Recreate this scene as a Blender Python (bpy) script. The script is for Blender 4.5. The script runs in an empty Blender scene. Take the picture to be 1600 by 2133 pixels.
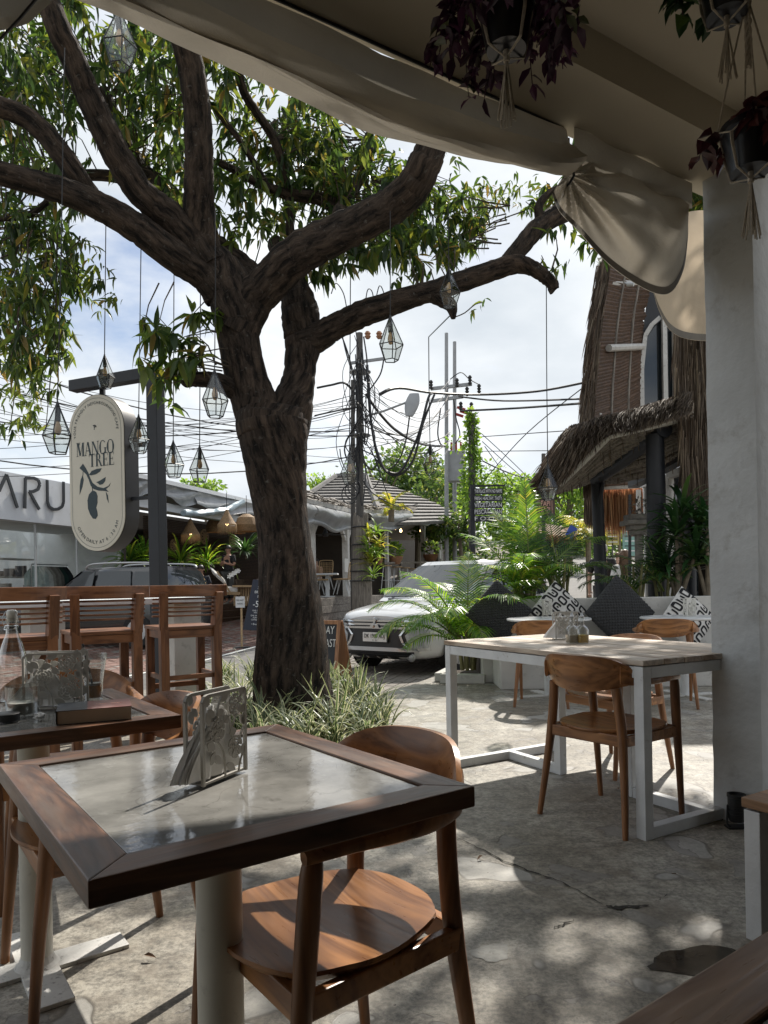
import bpy, bmesh, math, random
from mathutils import Vector, Matrix, Euler
R = math.radians
PI = math.pi
sc = bpy.context.scene
C = sc.collection

# ------------------------------------------------------------------ camera
F, CX, CY, ROLL, EYE = 1480.0, 800.0, 1220.0, 0.018, 1.10
cam_d = bpy.data.cameras.new('camera')
cam = bpy.data.objects.new('camera', cam_d); C.objects.link(cam)
cam.location = (0, 0, EYE); cam.rotation_euler = (PI/2, ROLL, 0)
cam_d.sensor_fit = 'VERTICAL'; cam_d.sensor_height = 36; cam_d.sensor_width = 27
cam_d.lens = F/2133*36; cam_d.shift_y = (CY-1066.5)/2133
cam_d.clip_start = 0.02; cam_d.clip_end = 2000
sc.camera = cam

# ------------------------------------------------------------------ sky and sun
SUN_EL, SUN_AZ = R(47), math.atan2(0.41, 0.91)     # azimuth from +Y towards +X
world = bpy.data.worlds.new('World'); sc.world = world; world.use_nodes = True
wt = world.node_tree; wt.nodes.clear()
def wn(t, **k):
    n = wt.nodes.new(t)
    for a, v in k.items(): setattr(n, a, v)
    return n
w_out = wn('ShaderNodeOutputWorld'); w_bg = wn('ShaderNodeBackground'); w_bg.inputs[1].default_value = 0.1
w_sky = wn('ShaderNodeTexSky', sky_type='NISHITA'); w_sky.sun_disc = False
w_sky.sun_elevation = SUN_EL; w_sky.sun_rotation = SUN_AZ
w_sky.air_density = 1.0; w_sky.dust_density = 1.5
w_tc = wn('ShaderNodeTexCoord'); w_map = wn('ShaderNodeMapping'); w_map.inputs['Scale'].default_value = (1, 1, 2.2)
w_n1 = wn('ShaderNodeTexNoise'); w_n1.inputs['Scale'].default_value = 2.3; w_n1.inputs['Detail'].default_value = 9; w_n1.inputs['Roughness'].default_value = .56
w_r1 = wn('ShaderNodeValToRGB'); w_r1.color_ramp.elements[0].position = .36; w_r1.color_ramp.elements[1].position = .52
w_n2 = wn('ShaderNodeTexNoise'); w_n2.inputs['Scale'].default_value = 3.1; w_n2.inputs['Detail'].default_value = 7
w_r2 = wn('ShaderNodeValToRGB')
w_r2.color_ramp.elements[0].position = .30; w_r2.color_ramp.elements[0].color = (5.6, 6.1, 6.6, 1)
w_r2.color_ramp.elements[1].position = .66; w_r2.color_ramp.elements[1].color = (9.0, 9.2, 9.3, 1)
w_mx = wn('ShaderNodeMix', data_type='RGBA')
L = wt.links.new
L(w_tc.outputs['Generated'], w_map.inputs[0]); L(w_map.outputs[0], w_n1.inputs['Vector']); L(w_map.outputs[0], w_n2.inputs['Vector'])
L(w_n1.outputs[0], w_r1.inputs[0]); L(w_n2.outputs[0], w_r2.inputs[0])
L(w_r1.outputs[0], w_mx.inputs[0]); L(w_sky.outputs[0], w_mx.inputs[6]); L(w_r2.outputs[0], w_mx.inputs[7])
L(w_mx.outputs[2], w_bg.inputs[0]); L(w_bg.outputs[0], w_out.inputs[0])
sun_d = bpy.data.lights.new('sun', 'SUN'); sun_d.energy = 5.0; sun_d.angle = R(.8); sun_d.color = (1, .94, .85)
sun = bpy.data.objects.new('sun', sun_d); C.objects.link(sun)
sdir = Vector((math.sin(SUN_AZ)*math.cos(SUN_EL), math.cos(SUN_AZ)*math.cos(SUN_EL), math.sin(SUN_EL)))
sun.rotation_euler = sdir.to_track_quat('Z', 'Y').to_euler(); sun.location = sdir*60
sc.view_settings.view_transform = 'Standard'; sc.view_settings.look = 'None'
sc.view_settings.exposure = 0.38; sc.view_settings.gamma = 1; sc.view_settings.use_curve_mapping = False
sc.render.engine = 'CYCLES'
sc.cycles.use_denoising = True
sc.cycles.max_bounces = 8; sc.cycles.diffuse_bounces = 4; sc.cycles.glossy_bounces = 4; sc.cycles.transmission_bounces = 6; sc.cycles.transparent_max_bounces = 14
sc.cycles.caustics_reflective = False; sc.cycles.caustics_refractive = False
sc.cycles.sample_clamp_indirect = 6

# ------------------------------------------------------------------ helpers
def W(px, py, d):
    """point of the place seen at photo pixel (px, py), d metres in front of the camera plane"""
    x = px-CX; y = CY-py; c, s = math.cos(ROLL), math.sin(ROLL)
    return Vector((d/F*(x*c+y*s), d, EYE+d/F*(-x*s+y*c)))
def G(px, py, z=0.0):
    """point on the level z under pixel"""
    x = px-CX; y = CY-py; c, s = math.cos(ROLL), math.sin(ROLL)
    k = (-x*s+y*c)/F
    return W(px, py, (z-EYE)/k)

def tag(o, label=None, cat=None, group=None, kind=None):
    if label: o['label'] = label
    if cat: o['category'] = cat
    if group: o['group'] = group
    if kind: o['kind'] = kind
    return o
def thing(name, label, cat, loc=(0, 0, 0), rotz=0, group=None):
    o = bpy.data.objects.new(name, None); C.objects.link(o); o.empty_display_size = .1
    o.location = loc; o.rotation_euler = (0, 0, rotz)
    return tag(o, label, cat, group)
def link(name, me, parent=None, world=False):
    o = bpy.data.objects.new(name, me); C.objects.link(o)
    if parent:
        o.parent = parent
        if world:
            o.location = -Vector(parent.location)
    return o
def dup(root, loc=None, rotz=None, label=None, group=None):
    r = root.copy(); C.objects.link(r)
    if loc is not None: r.location = loc
    if rotz is not None: r.rotation_euler = (0, 0, rotz)
    if label: r['label'] = label
    if group: r['group'] = group
    for ch in list(root.children):
        c = ch.copy(); C.objects.link(c); c.parent = r
        for g in list(ch.children):
            d = g.copy(); C.objects.link(d); d.parent = c
    return r

class MB:
    def __init__(s): s.v = []; s.f = []; s.m = []
    def add(s, vs, fs, mi=0):
        b = len(s.v); s.v += [tuple(p) for p in vs]
        s.f += [tuple(b+i for i in f) for f in fs]; s.m += [mi]*len(fs)
        return s
    def box(s, c, size, rot=None, mi=0, taper=1.0):
        x, y, z = size[0]/2, size[1]/2, size[2]/2; t = taper
        vs = [Vector(p) for p in ((-x, -y, -z), (x, -y, -z), (x, y, -z), (-x, y, -z), (-x*t, -y*t, z), (x*t, -y*t, z), (x*t, y*t, z), (-x*t, y*t, z))]
        if rot is not None:
            m = rot if isinstance(rot, Matrix) else Euler(rot).to_matrix()
            vs = [m @ p for p in vs]
        c = Vector(c)
        return s.add([p+c for p in vs], [(0, 3, 2, 1), (4, 5, 6, 7), (0, 1, 5, 4), (1, 2, 6, 5), (2, 3, 7, 6), (3, 0, 4, 7)], mi)
    def bar(s, a, b, w, h, mi=0, up=(0, 0, 1)):
        a = Vector(a); b = Vector(b); d = b-a; l = d.length; y = d/l
        u = Vector(up); x = y.cross(u)
        if x.length < 1e-4: x = y.cross(Vector((1, 0, 0)))
        x.normalize(); z = x.cross(y)
        m = Matrix((x, y, z)).transposed()
        return s.box((a+b)/2, (w, l, h), m, mi)
    def tube(s, pts, rad, seg=8, mi=0, cap=True, flat=None, noise=0, rnd=None):
        pts = [Vector(p) for p in pts]; n = len(pts)
        if not hasattr(rad, '__len__'): rad = [rad]*n
        t0 = (pts[1]-pts[0]).normalized()
        up = Vector((0, 0, 1)) if abs(t0.z) < .9 else Vector((1, 0, 0))
        x = t0.cross(up).normalized()
        base = len(s.v); vs = []; fs = []
        for i, p in enumerate(pts):
            t = (pts[min(i+1, n-1)]-pts[max(i-1, 0)]).normalized()
            x = (x-t*x.dot(t)).normalized(); y = t.cross(x)
            for k in range(seg):
                a = 2*PI*k/seg; r = rad[i]
                if noise: r *= 1+noise*(rnd.random()-.5)
                fx, fy = (1, 1) if flat is None else flat
                vs.append(p+x*(math.cos(a)*r*fx)+y*(math.sin(a)*r*fy))
        for i in range(n-1):
            for k in range(seg):
                k2 = (k+1) % seg
                fs.append((i*seg+k, i*seg+k2, (i+1)*seg+k2, (i+1)*seg+k))
        if cap:
            fs.append(tuple(range(seg-1, -1, -1))); fs.append(tuple((n-1)*seg+k for k in range(seg)))
        return s.add(vs, fs, mi)
    def lathe(s, c, prof, seg=20, mi=0, axis=None):
        c = Vector(c); vs = []; fs = []
        for (r, z) in prof:
            for k in range(seg):
                a = 2*PI*k/seg; p = Vector((r*math.cos(a), r*math.sin(a), z))
                if axis is not None: p = axis @ p
                vs.append(c+p)
        n = len(prof)
        for i in range(n-1):
            for k in range(seg):
                k2 = (k+1) % seg; fs.append((i*seg+k, i*seg+k2, (i+1)*seg+k2, (i+1)*seg+k))
        if prof[0][0] > 1e-4: fs.append(tuple(range(seg-1, -1, -1)))
        if prof[-1][0] > 1e-4: fs.append(tuple((n-1)*seg+k for k in range(seg)))
        return s.add(vs, fs, mi)
    def prism(s, poly, o, ux, uy, depth, mi=0):
        """extrude a 2-D outline: o + u*ux + v*uy, thickness depth along ux x uy"""
        o = Vector(o); ux = Vector(ux); uy = Vector(uy); nz = ux.cross(uy).normalized()
        n = len(poly)
        a = [o+ux*p[0]+uy*p[1]+nz*depth for p in poly]; b = [o+ux*p[0]+uy*p[1] for p in poly]
        fs = [tuple(range(n)), tuple(range(2*n-1, n-1, -1))]
        fs += [(i, n+i, n+(i+1) % n, (i+1) % n) for i in range(n)]
        return s.add(a+b, fs, mi)
    def grid(s, rows, mi=0, closed=False):
        n = len(rows[0]); vs = [p for r in rows for p in r]; fs = []
        for i in range(len(rows)-1):
            for k in range(n if closed else n-1):
                k2 = (k+1) % n
                fs.append((i*n+k, i*n+k2, (i+1)*n+k2, (i+1)*n+k))
        return s.add(vs, fs, mi)
    def mesh(s, name, mats, smooth=False, bevel=0, auto=None):
        me = bpy.data.meshes.new(name); me.from_pydata(s.v, [], s.f)
        if not isinstance(mats, (list, tuple)): mats = [mats]
        for m in mats: me.materials.append(m)
        if len(mats) > 1: me.polygons.foreach_set('material_index', s.m)
        if bevel or auto:
            bm = bmesh.new(); bm.from_mesh(me)
            if bevel:
                es = [e for e in bm.edges if len(e.link_faces) == 2 and e.calc_face_angle(0) > R(35)]
                bmesh.ops.bevel(bm, geom=es, offset=bevel, segments=2, profile=.6, affect='EDGES', clamp_overlap=True)
            bm.to_mesh(me); bm.free()
        if smooth:
            me.polygons.foreach_set('use_smooth', [True]*len(me.polygons))
            if auto: me.set_sharp_from_angle(angle=R(auto))
        me.update()
        return me
    def build(s, name, mats, parent=None, smooth=False, bevel=0, world=False, auto=None):
        return link(name, s.mesh(name, mats, smooth, bevel, auto or (40 if smooth else None)), parent, world)

def spline(pts, n=8):
    """Catmull-Rom through points (Vectors or tuples of any size)"""
    P = [tuple(p) for p in pts]; P = [P[0]]+P+[P[-1]]; out = []
    for i in range(1, len(P)-2):
        for k in range(n):
            t = k/n; a, b, c, d = P[i-1], P[i], P[i+1], P[i+2]
            out.append(tuple(.5*(2*b[j]+(c[j]-a[j])*t+(2*a[j]-5*b[j]+4*c[j]-d[j])*t*t+(3*b[j]-a[j]-3*c[j]+d[j])*t**3) for j in range(len(b))))
    out.append(P[-2])
    return out
def text_mesh(txt, size, mat, name='lettering', ext=.002, align='CENTER', shear=0, sx=1, space=1):
    cu = bpy.data.curves.new(name, 'FONT'); cu.body = txt; cu.size = size; cu.extrude = ext
    cu.align_x = align; cu.align_y = 'CENTER'; cu.shear = shear; cu.space_character = space
    cu.resolution_u = 3
    o = bpy.data.objects.new(name, cu); C.objects.link(o)
    dg = bpy.context.evaluated_depsgraph_get(); dg.update()
    me = bpy.data.meshes.new_from_object(o.evaluated_get(dg))
    bpy.data.objects.remove(o); bpy.data.curves.remove(cu)
    if sx != 1:
        for v in me.vertices: v.co.x *= sx
    me.materials.clear(); me.materials.append(mat); me.name = name
    return me
def frame_mat(o, ux, uy):
    ux = Vector(ux).normalized(); uy = Vector(uy); nz = ux.cross(uy).normalized(); uy = nz.cross(ux)
    m = Matrix((ux, uy, nz)).transposed().to_4x4(); m.translation = Vector(o)
    return m
def put(o, m): o.matrix_local = m; return o

# ------------------------------------------------------------------ materials
MATS = {}
def new_mat(name):
    m = bpy.data.materials.new(name); m.use_nodes = True; MATS[name] = m
    nt = m.node_tree; b = nt.nodes['Principled BSDF']
    return m, nt, b
def mat(name, col, rough=.6, var=.25, scale=6, bump=.0, bscale=40, metal=0, stretch=(1, 1, 1), spec=.5, detail=6, emit=None, coat=0, dirt=None, dirt_amt=.3):
    """solid colour broken up by noise of its own scale, optional fine relief and worn / stained spots"""
    m, nt, b = new_mat(name); N = nt.nodes.new; L = nt.links.new
    tc = N('ShaderNodeTexCoord'); mp = N('ShaderNodeMapping'); mp.inputs['Scale'].default_value = stretch
    L(tc.outputs['Object'], mp.inputs[0])
    n = N('ShaderNodeTexNoise'); n.inputs['Scale'].default_value = scale; n.inputs['Detail'].default_value = detail; n.inputs['Roughness'].default_value = .6
    L(mp.outputs[0], n.inputs['Vector'])
    r = N('ShaderNodeValToRGB'); r.color_ramp.elements[0].position = .3; r.color_ramp.elements[1].position = .7
    r.color_ramp.elements[0].color = tuple(c*(1-var) for c in col)+(1,); r.color_ramp.elements[1].color = tuple(min(1, c*(1+var)) for c in col)+(1,)
    L(n.outputs[0], r.inputs[0]); out = r.outputs[0]
    if dirt:
        n2 = N('ShaderNodeTexNoise'); n2.inputs['Scale'].default_value = scale*2.7; n2.inputs['Detail'].default_value = 8; n2.inputs['Roughness'].default_value = .72
        L(mp.outputs[0], n2.inputs['Vector'])
        r2 = N('ShaderNodeValToRGB'); r2.color_ramp.elements[0].position = .62-dirt_amt*.2; r2.color_ramp.elements[1].position = .74-dirt_amt*.1
        L(n2.outputs[0], r2.inputs[0])
        mx = N('ShaderNodeMix'); mx.data_type = 'RGBA'; L(r2.outputs[0], mx.inputs[0]); L(out, mx.inputs[6]); mx.inputs[7].default_value = tuple(dirt)+(1,)
        out = mx.outputs[2]
    L(out, b.inputs['Base Color'])
    b.inputs['Roughness'].default_value = rough; b.inputs['Metallic'].default_value = metal; b.inputs['Specular IOR Level'].default_value = spec
    if coat: b.inputs['Coat Weight'].default_value = coat; b.inputs['Coat Roughness'].default_value = .04
    if bump:
        n3 = N('ShaderNodeTexNoise'); n3.inputs['Scale'].default_value = bscale; n3.inputs['Detail'].default_value = 5
        L(mp.outputs[0], n3.inputs['Vector']); bp = N('ShaderNodeBump'); bp.inputs['Strength'].default_value = bump; bp.inputs['Distance'].default_value = .01
        L(n3.outputs[0], bp.inputs['Height']); L(bp.outputs[0], b.inputs['Normal'])
    if emit:
        b.inputs['Emission Color'].default_value = tuple(emit[0])+(1,); b.inputs['Emission Strength'].default_value = emit[1]
    return m
def wood(name, c0, c1, rough=.45, axis='X', scale=1.0, bump=.12, wear=None, wear_amt=.3):
    """grain: noise stretched along one axis, fine pores, optional grey wear"""
    m, nt, b = new_mat(name); N = nt.nodes.new; L = nt.links.new
    tc = N('ShaderNodeTexCoord'); mp = N('ShaderNodeMapping')
    st = {'X': (.12, 1, 1), 'Y': (1, .12, 1), 'Z': (1, 1, .12)}[axis]
    mp.inputs['Scale'].default_value = tuple(s*scale for s in st)
    oi = N('ShaderNodeObjectInfo'); ad = N('ShaderNodeVectorMath'); ad.operation = 'ADD'
    mu = N('ShaderNodeVectorMath'); mu.operation = 'SCALE'; mu.inputs[0].default_value = (13, 7, 5); L(oi.outputs['Random'], mu.inputs[3])
    L(tc.outputs['Object'], ad.inputs[0]); L(mu.outputs[0], ad.inputs[1]); L(ad.outputs[0], mp.inputs[0])
    n1 = N('ShaderNodeTexNoise'); n1.inputs['Scale'].default_value = 9; n1.inputs['Detail'].default_value = 3; n1.inputs['Distortion'].default_value = 1.2
    n2 = N('ShaderNodeTexNoise'); n2.inputs['Scale'].default_value = 70; n2.inputs['Detail'].default_value = 4
    L(mp.outputs[0], n1.inputs['Vector']); L(mp.outputs[0], n2.inputs['Vector'])
    w = N('ShaderNodeMath'); w.operation = 'MULTIPLY'; w.inputs[1].default_value = 7; L(n1.outputs[0], w.inputs[0])
    fr = N('ShaderNodeMath'); fr.operation = 'PINGPONG'; fr.inputs[1].default_value = 1; L(w.outputs[0], fr.inputs[0])
    mm = N('ShaderNodeMix'); mm.inputs[0].default_value = .4; L(fr.outputs[0], mm.inputs[2]); L(n2.outputs[0], mm.inputs[3])
    r = N('ShaderNodeValToRGB'); r.color_ramp.elements[0].position = .15; r.color_ramp.elements[1].position = .8
    r.color_ramp.elements[0].color = tuple(c0)+(1,); r.color_ramp.elements[1].color = tuple(c1)+(1,); L(mm.outputs[0], r.inputs[0]); out = r.outputs[0]
    if wear:
        n4 = N('ShaderNodeTexNoise'); n4.inputs['Scale'].default_value = 5; n4.inputs['Detail'].default_value = 9; n4.inputs['Roughness'].default_value = .7
        L(mp.outputs[0], n4.inputs['Vector'])
        r4 = N('ShaderNodeValToRGB'); r4.color_ramp.elements[0].position = .6-wear_amt*.3; r4.color_ramp.elements[1].position = .75; L(n4.outputs[0], r4.inputs[0])
        mx = N('ShaderNodeMix'); mx.data_type = 'RGBA'; L(r4.outputs[0], mx.inputs[0]); L(out, mx.inputs[6]); mx.inputs[7].default_value = tuple(wear)+(1,); out = mx.outputs[2]
    L(out, b.inputs['Base Color'])
    rr = N('ShaderNodeMapRange'); rr.inputs[3].default_value = rough-.1; rr.inputs[4].default_value = rough+.12; L(n2.outputs[0], rr.inputs[0]); L(rr.outputs[0], b.inputs['Roughness'])
    bp = N('ShaderNodeBump'); bp.inputs['Strength'].default_value = bump; bp.inputs['Distance'].default_value = .004
    L(mm.outputs[0], bp.inputs['Height']); L(bp.outputs[0], b.inputs['Normal'])
    return m
def leaf_mat(name, cols, trans=.45, rough=.45):
    """leaf colours vary leaf by leaf; light passes through"""
    m, nt, b = new_mat(name); N = nt.nodes.new; L = nt.links.new
    g = N('ShaderNodeNewGeometry'); oi = N('ShaderNodeObjectInfo'); ad = N('ShaderNodeMath'); ad.operation = 'ADD'
    L(g.outputs['Random Per Island'], ad.inputs[0]); L(oi.outputs['Random'], ad.inputs[1])
    fr = N('ShaderNodeMath'); fr.operation = 'FRACT'; L(ad.outputs[0], fr.inputs[0])
    r = N('ShaderNodeValToRGB'); cr = r.color_ramp
    while len(cr.elements) < len(cols): cr.elements.new(.5)
    for i, (p, c) in enumerate(cols): cr.elements[i].position = p; cr.elements[i].color = tuple(c)+(1,)
    L(fr.outputs[0], r.inputs[0]); L(r.outputs[0], b.inputs['Base Color']); b.inputs['Roughness'].default_value = rough
    tr = N('ShaderNodeBsdfTranslucent'); hs = N('ShaderNodeHueSaturation'); hs.inputs['Value'].default_value = 3.2; hs.inputs['Hue'].default_value = .475; hs.inputs['Saturation'].default_value = 1.05
    L(r.outputs[0], hs.inputs['Color']); L(hs.outputs[0], tr.inputs[0])
    mx = N('ShaderNodeMixShader'); mx.inputs[0].default_value = trans; L(b.outputs[0], mx.inputs[1]); L(tr.outputs[0], mx.inputs[2])
    L(mx.outputs[0], nt.nodes['Material Output'].inputs[0])
    return m
def glass(name, col=(1, 1, 1), rough=0.02, power=4.0, alpha=.22, k=.6):
    """thin pane: mostly clear, a little reflection"""
    m, nt, b = new_mat(name); N = nt.nodes.new; L = nt.links.new
    t = N('ShaderNodeBsdfTransparent'); t.inputs[0].default_value = tuple(col)+(1,)
    g = N('ShaderNodeBsdfGlossy'); g.inputs['Roughness'].default_value = rough
    lw = N('ShaderNodeLayerWeight'); pw = N('ShaderNodeMath'); pw.operation = 'POWER'; pw.inputs[1].default_value = power; L(lw.outputs['Facing'], pw.inputs[0])
    ma = N('ShaderNodeMath'); ma.operation = 'MULTIPLY_ADD'; ma.inputs[1].default_value = k; ma.inputs[2].default_value = alpha*.18; L(pw.outputs[0], ma.inputs[0])
    mx = N('ShaderNodeMixShader'); L(ma.outputs[0], mx.inputs[0]); L(t.outputs[0], mx.inputs[1]); L(g.outputs[0], mx.inputs[2])
    L(mx.outputs[0], nt.nodes['Material Output'].inputs[0])
    return m

def concrete_floor(name):
    m, nt, b = new_mat(name); N = nt.nodes.new; L = nt.links.new
    tc = N('ShaderNodeTexCoord'); P = tc.outputs['Object']
    def noise(s, d=6, r=.6, dist=0):
        n = N('ShaderNodeTexNoise'); n.inputs['Scale'].default_value = s; n.inputs['Detail'].default_value = d; n.inputs['Roughness'].default_value = r; n.inputs['Distortion'].default_value = dist
        L(P, n.inputs['Vector']); return n.outputs[0]
    def ramp(src, stops):
        r = N('ShaderNodeValToRGB'); cr = r.color_ramp
        while len(cr.elements) < len(stops): cr.elements.new(.5)
        for i, (p, c) in enumerate(stops): cr.elements[i].position = p; cr.elements[i].color = (c+(1,)) if isinstance(c, tuple) else (c, c, c, 1)
        L(src, r.inputs[0]); return r.outputs[0]
    def mix(f, a, bb, mode='MIX'):
        x = N('ShaderNodeMix'); x.data_type = 'RGBA'; x.blend_type = mode
        for i, v in ((0, f), (6, a), (7, bb)):
            if isinstance(v, (int, float)): x.inputs[i].default_value = v
            elif isinstance(v, tuple): x.inputs[i].default_value = v+(1,)
            else: L(v, x.inputs[i])
        return x.outputs[2]
    base = ramp(noise(1.3, 8, .68), [(.30, (.19, .165, .125)), (.48, (.33, .30, .245)), (.66, (.48, .455, .395))])
    fine = ramp(noise(13, 10, .80), [(.36, .30), (.58, 1.0)])
    col = mix(.95, base, fine, 'MULTIPLY'); col = mix(.6, col, ramp(noise(52, 8, .8), [(.36, .35), (.56, 1.0)]), 'MULTIPLY')
    stain = ramp(noise(3.4, 8, .7, .6), [(.52, 0.0), (.62, 1.0)])
    sm = N('ShaderNodeMath'); sm.operation = 'MULTIPLY'; sm.inputs[1].default_value = .62; L(stain, sm.inputs[0])
    col = mix(sm.outputs[0], col, (.15, .125, .095))
    pn = noise(2.1, 3, .45, .35)
    patch = ramp(pn, [(.592, 0.0), (.598, 1.0)]); rim = ramp(pn, [(.582, 0.0), (.591, 1.0), (.597, 1.0), (.604, 0.0)])
    col = mix(patch, col, mix(.65, col, (.33, .325, .305)))
    pn2 = noise(4.7, 4, .5, .5)
    patch2 = ramp(pn2, [(.612, 0.0), (.617, 1.0)]); rim2 = ramp(pn2, [(.604, 0.0), (.611, 1.0), (.616, 1.0), (.622, 0.0)])
    col = mix(patch2, col, mix(.6, col, (.20, .19, .175)))
    rm = N('ShaderNodeMath'); rm.operation = 'MAXIMUM'; L(rim, rm.inputs[0]); L(rim2, rm.inputs[1])
    rk = N('ShaderNodeMath'); rk.operation = 'MULTIPLY'; rk.inputs[1].default_value = .62; L(rm.outputs[0], rk.inputs[0])
    col = mix(rk.outputs[0], col, (.09, .08, .065))
    sp = ramp(noise(70, 2, .5), [(.70, 0.0), (.73, 1.0)])
    col = mix(sp, col, (.12, .1, .08))
    L(col, b.inputs['Base Color'])
    rr = N('ShaderNodeMapRange'); rr.inputs[3].default_value = .30; rr.inputs[4].default_value = .70; L(noise(3, 7, .7), rr.inputs[0]); L(rr.outputs[0], b.inputs['Roughness'])
    h = N('ShaderNodeMath'); h.operation = 'MULTIPLY_ADD'; L(fine, h.inputs[0]); h.inputs[1].default_value = .25
    h2 = N('ShaderNodeMath'); h2.operation = 'ADD'; L(patch, h2.inputs[0]); L(patch2, h2.inputs[1]); h3 = N('ShaderNodeMath'); h3.operation = 'MULTIPLY'; h3.inputs[1].default_value = -.5; L(h2.outputs[0], h3.inputs[0]); L(h3.outputs[0], h.inputs[2])
    bp = N('ShaderNodeBump'); bp.inputs['Strength'].default_value = .55; bp.inputs['Distance'].default_value = .006; L(h.outputs[0], bp.inputs['Height']); L(bp.outputs[0], b.inputs['Normal'])
    return m
def bark(name):
    m, nt, b = new_mat(name); N = nt.nodes.new; L = nt.links.new
    tc = N('ShaderNodeTexCoord')
    def noise(s, st, d=6, r=.65):
        mp = N('ShaderNodeMapping'); mp.inputs['Scale'].default_value = st; L(tc.outputs['UV'], mp.inputs[0])
        n = N('ShaderNodeTexNoise'); n.inputs['Scale'].default_value = s; n.inputs['Detail'].default_value = d; n.inputs['Roughness'].default_value = r; L(mp.outputs[0], n.inputs['Vector']); return n.outputs[0]
    n1 = noise(24, (1, .20, 1), 9, .68); n2 = noise(2.6, (1, .6, 1)); n3 = noise(30, (.7, 1, 1), 5, .65)
    r = N('ShaderNodeValToRGB'); r.color_ramp.elements[0].position = .40; r.color_ramp.elements[1].position = .62
    r.color_ramp.elements[0].color = (.007, .0055, .0045, 1); r.color_ramp.elements[1].color = (.085, .066, .053, 1); L(n1, r.inputs[0])
    r2 = N('ShaderNodeValToRGB'); r2.color_ramp.elements[0].position = .35; r2.color_ramp.elements[1].position = .65
    r2.color_ramp.elements[0].color = (.62, .60, .58, 1); r2.color_ramp.elements[1].color = (1.25, 1.12, 1.0, 1); L(n2, r2.inputs[0])
    mx = N('ShaderNodeMix'); mx.data_type = 'RGBA'; mx.blend_type = 'MULTIPLY'; mx.inputs[0].default_value = 1; L(r.outputs[0], mx.inputs[6]); L(r2.outputs[0], mx.inputs[7])
    r3 = N('ShaderNodeValToRGB'); r3.color_ramp.elements[0].position = .60; r3.color_ramp.elements[1].position = .74; L(n3, r3.inputs[0])
    mx2 = N('ShaderNodeMix'); mx2.data_type = 'RGBA'; L(r3.outputs[0], mx2.inputs[0]); L(mx.outputs[2], mx2.inputs[6]); mx2.inputs[7].default_value = (.125, .118, .105, 1)
    L(mx2.outputs[2], b.inputs['Base Color']); b.inputs['Roughness'].default_value = .9; b.inputs['Specular IOR Level'].default_value = .25
    bp = N('ShaderNodeBump'); bp.inputs['Strength'].default_value = 1.0; bp.inputs['Distance'].default_value = .05; L(n1, bp.inputs['Height']); L(bp.outputs[0], b.inputs['Normal'])
    return m

M_floor = concrete_floor('worn_concrete')
M_teak = wood('teak_table', (.062, .030, .018), (.185, .090, .048), .36, 'X', 1.6, .15, (.22, .165, .125), .35)
M_chair = wood('teak_chair', (.15, .060, .022), (.38, .175, .066), .30, 'X', 1.0, .08)
M_chair_dark = wood('dark_chair', (.06, .026, .014), (.145, .066, .033), .30, 'X', 1.0, .06)
M_leg = wood('teak_leg', (.11, .045, .017), (.26, .115, .045), .38, 'Z', 1.0, .06)
M_stool = wood('stool_wood', (.10, .038, .016), (.235, .098, .042), .42, 'X', 1.2, .08)
M_plank = wood('weathered_plank', (.20, .135, .085), (.50, .40, .30), .55, 'Y', 1.3, .3, (.66, .62, .56), .55)
M_bencht = wood('bench_wood', (.22, .12, .06), (.42, .25, .13), .5, 'Y', 1.3, .15)
M_sandw = wood('sandwich_wood', (.24, .11, .05), (.42, .21, .10), .5, 'Z', 1.4, .1)
M_slate = mat('stone_inset', (.235, .23, .215), .08, .45, 6, .03, 60, dirt=(.36, .355, .335), dirt_amt=.1, detail=12, spec=.8)
nt = M_slate.node_tree; b_ = nt.nodes['Principled BSDF']; src = b_.inputs['Base Color'].links[0].from_socket      # dark hairline veins
tc_ = nt.nodes.new('ShaderNodeTexCoord'); vn = nt.nodes.new('ShaderNodeTexNoise'); vn.inputs['Scale'].default_value = 7; vn.inputs['Detail'].default_value = 7; vn.inputs['Distortion'].default_value = .9; nt.links.new(tc_.outputs['Object'], vn.inputs['Vector'])
vr = nt.nodes.new('ShaderNodeValToRGB'); e_ = vr.color_ramp.elements; e_[0].position = .485; e_[0].color = (1, 1, 1, 1); e_[1].position = .515; e_[1].color = (1, 1, 1, 1); k_ = e_.new(.5); k_.color = (.35, .33, .30, 1)
nt.links.new(vn.outputs[0], vr.inputs[0]); vm = nt.nodes.new('ShaderNodeMix'); vm.data_type = 'RGBA'; vm.blend_type = 'MULTIPLY'; vm.inputs[0].default_value = .4; nt.links.new(src, vm.inputs[6]); nt.links.new(vr.outputs[0], vm.inputs[7]); nt.links.new(vm.outputs[2], b_.inputs['Base Color'])
M_white = mat('white_paint', (.62, .64, .65), .5, .10, 7, .15, 90, dirt=(.36, .34, .31), dirt_amt=.05)
M_white2 = mat('white_enamel', (.66, .65, .60), .35, .05, 5)
M_plaster = mat('column_plaster', (.54, .56, .565), .75, .11, 2.2, .45, 26, dirt=(.42, .425, .415), dirt_amt=.35)
M_ceil = mat('ceiling_paint', (.58, .53, .43), .85, .05, 1.5)
M_soffit = mat('soffit_paint', (.55, .505, .41), .85, .06, 1.5)
M_bench = mat('bench_render', (.52, .51, .485), .8, .12, 3, .25, 25, dirt=(.36, .35, .33), dirt_amt=.3)
M_ped = mat('pedestal_paint', (.54, .525, .46), .45, .07, 6, dirt=(.40, .385, .34), dirt_amt=.1)
M_plate = mat('base_plate_paint', (.55, .545, .52), .6, .1, 18, .1, 80, dirt=(.07, .065, .06), dirt_amt=.25)
M_black = mat('black_steel', (.016, .017, .02), .42, .2, 8)
M_blackpost = mat('black_post_paint', (.011, .013, .018), .55, .2, 8, .1, 60)
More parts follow.
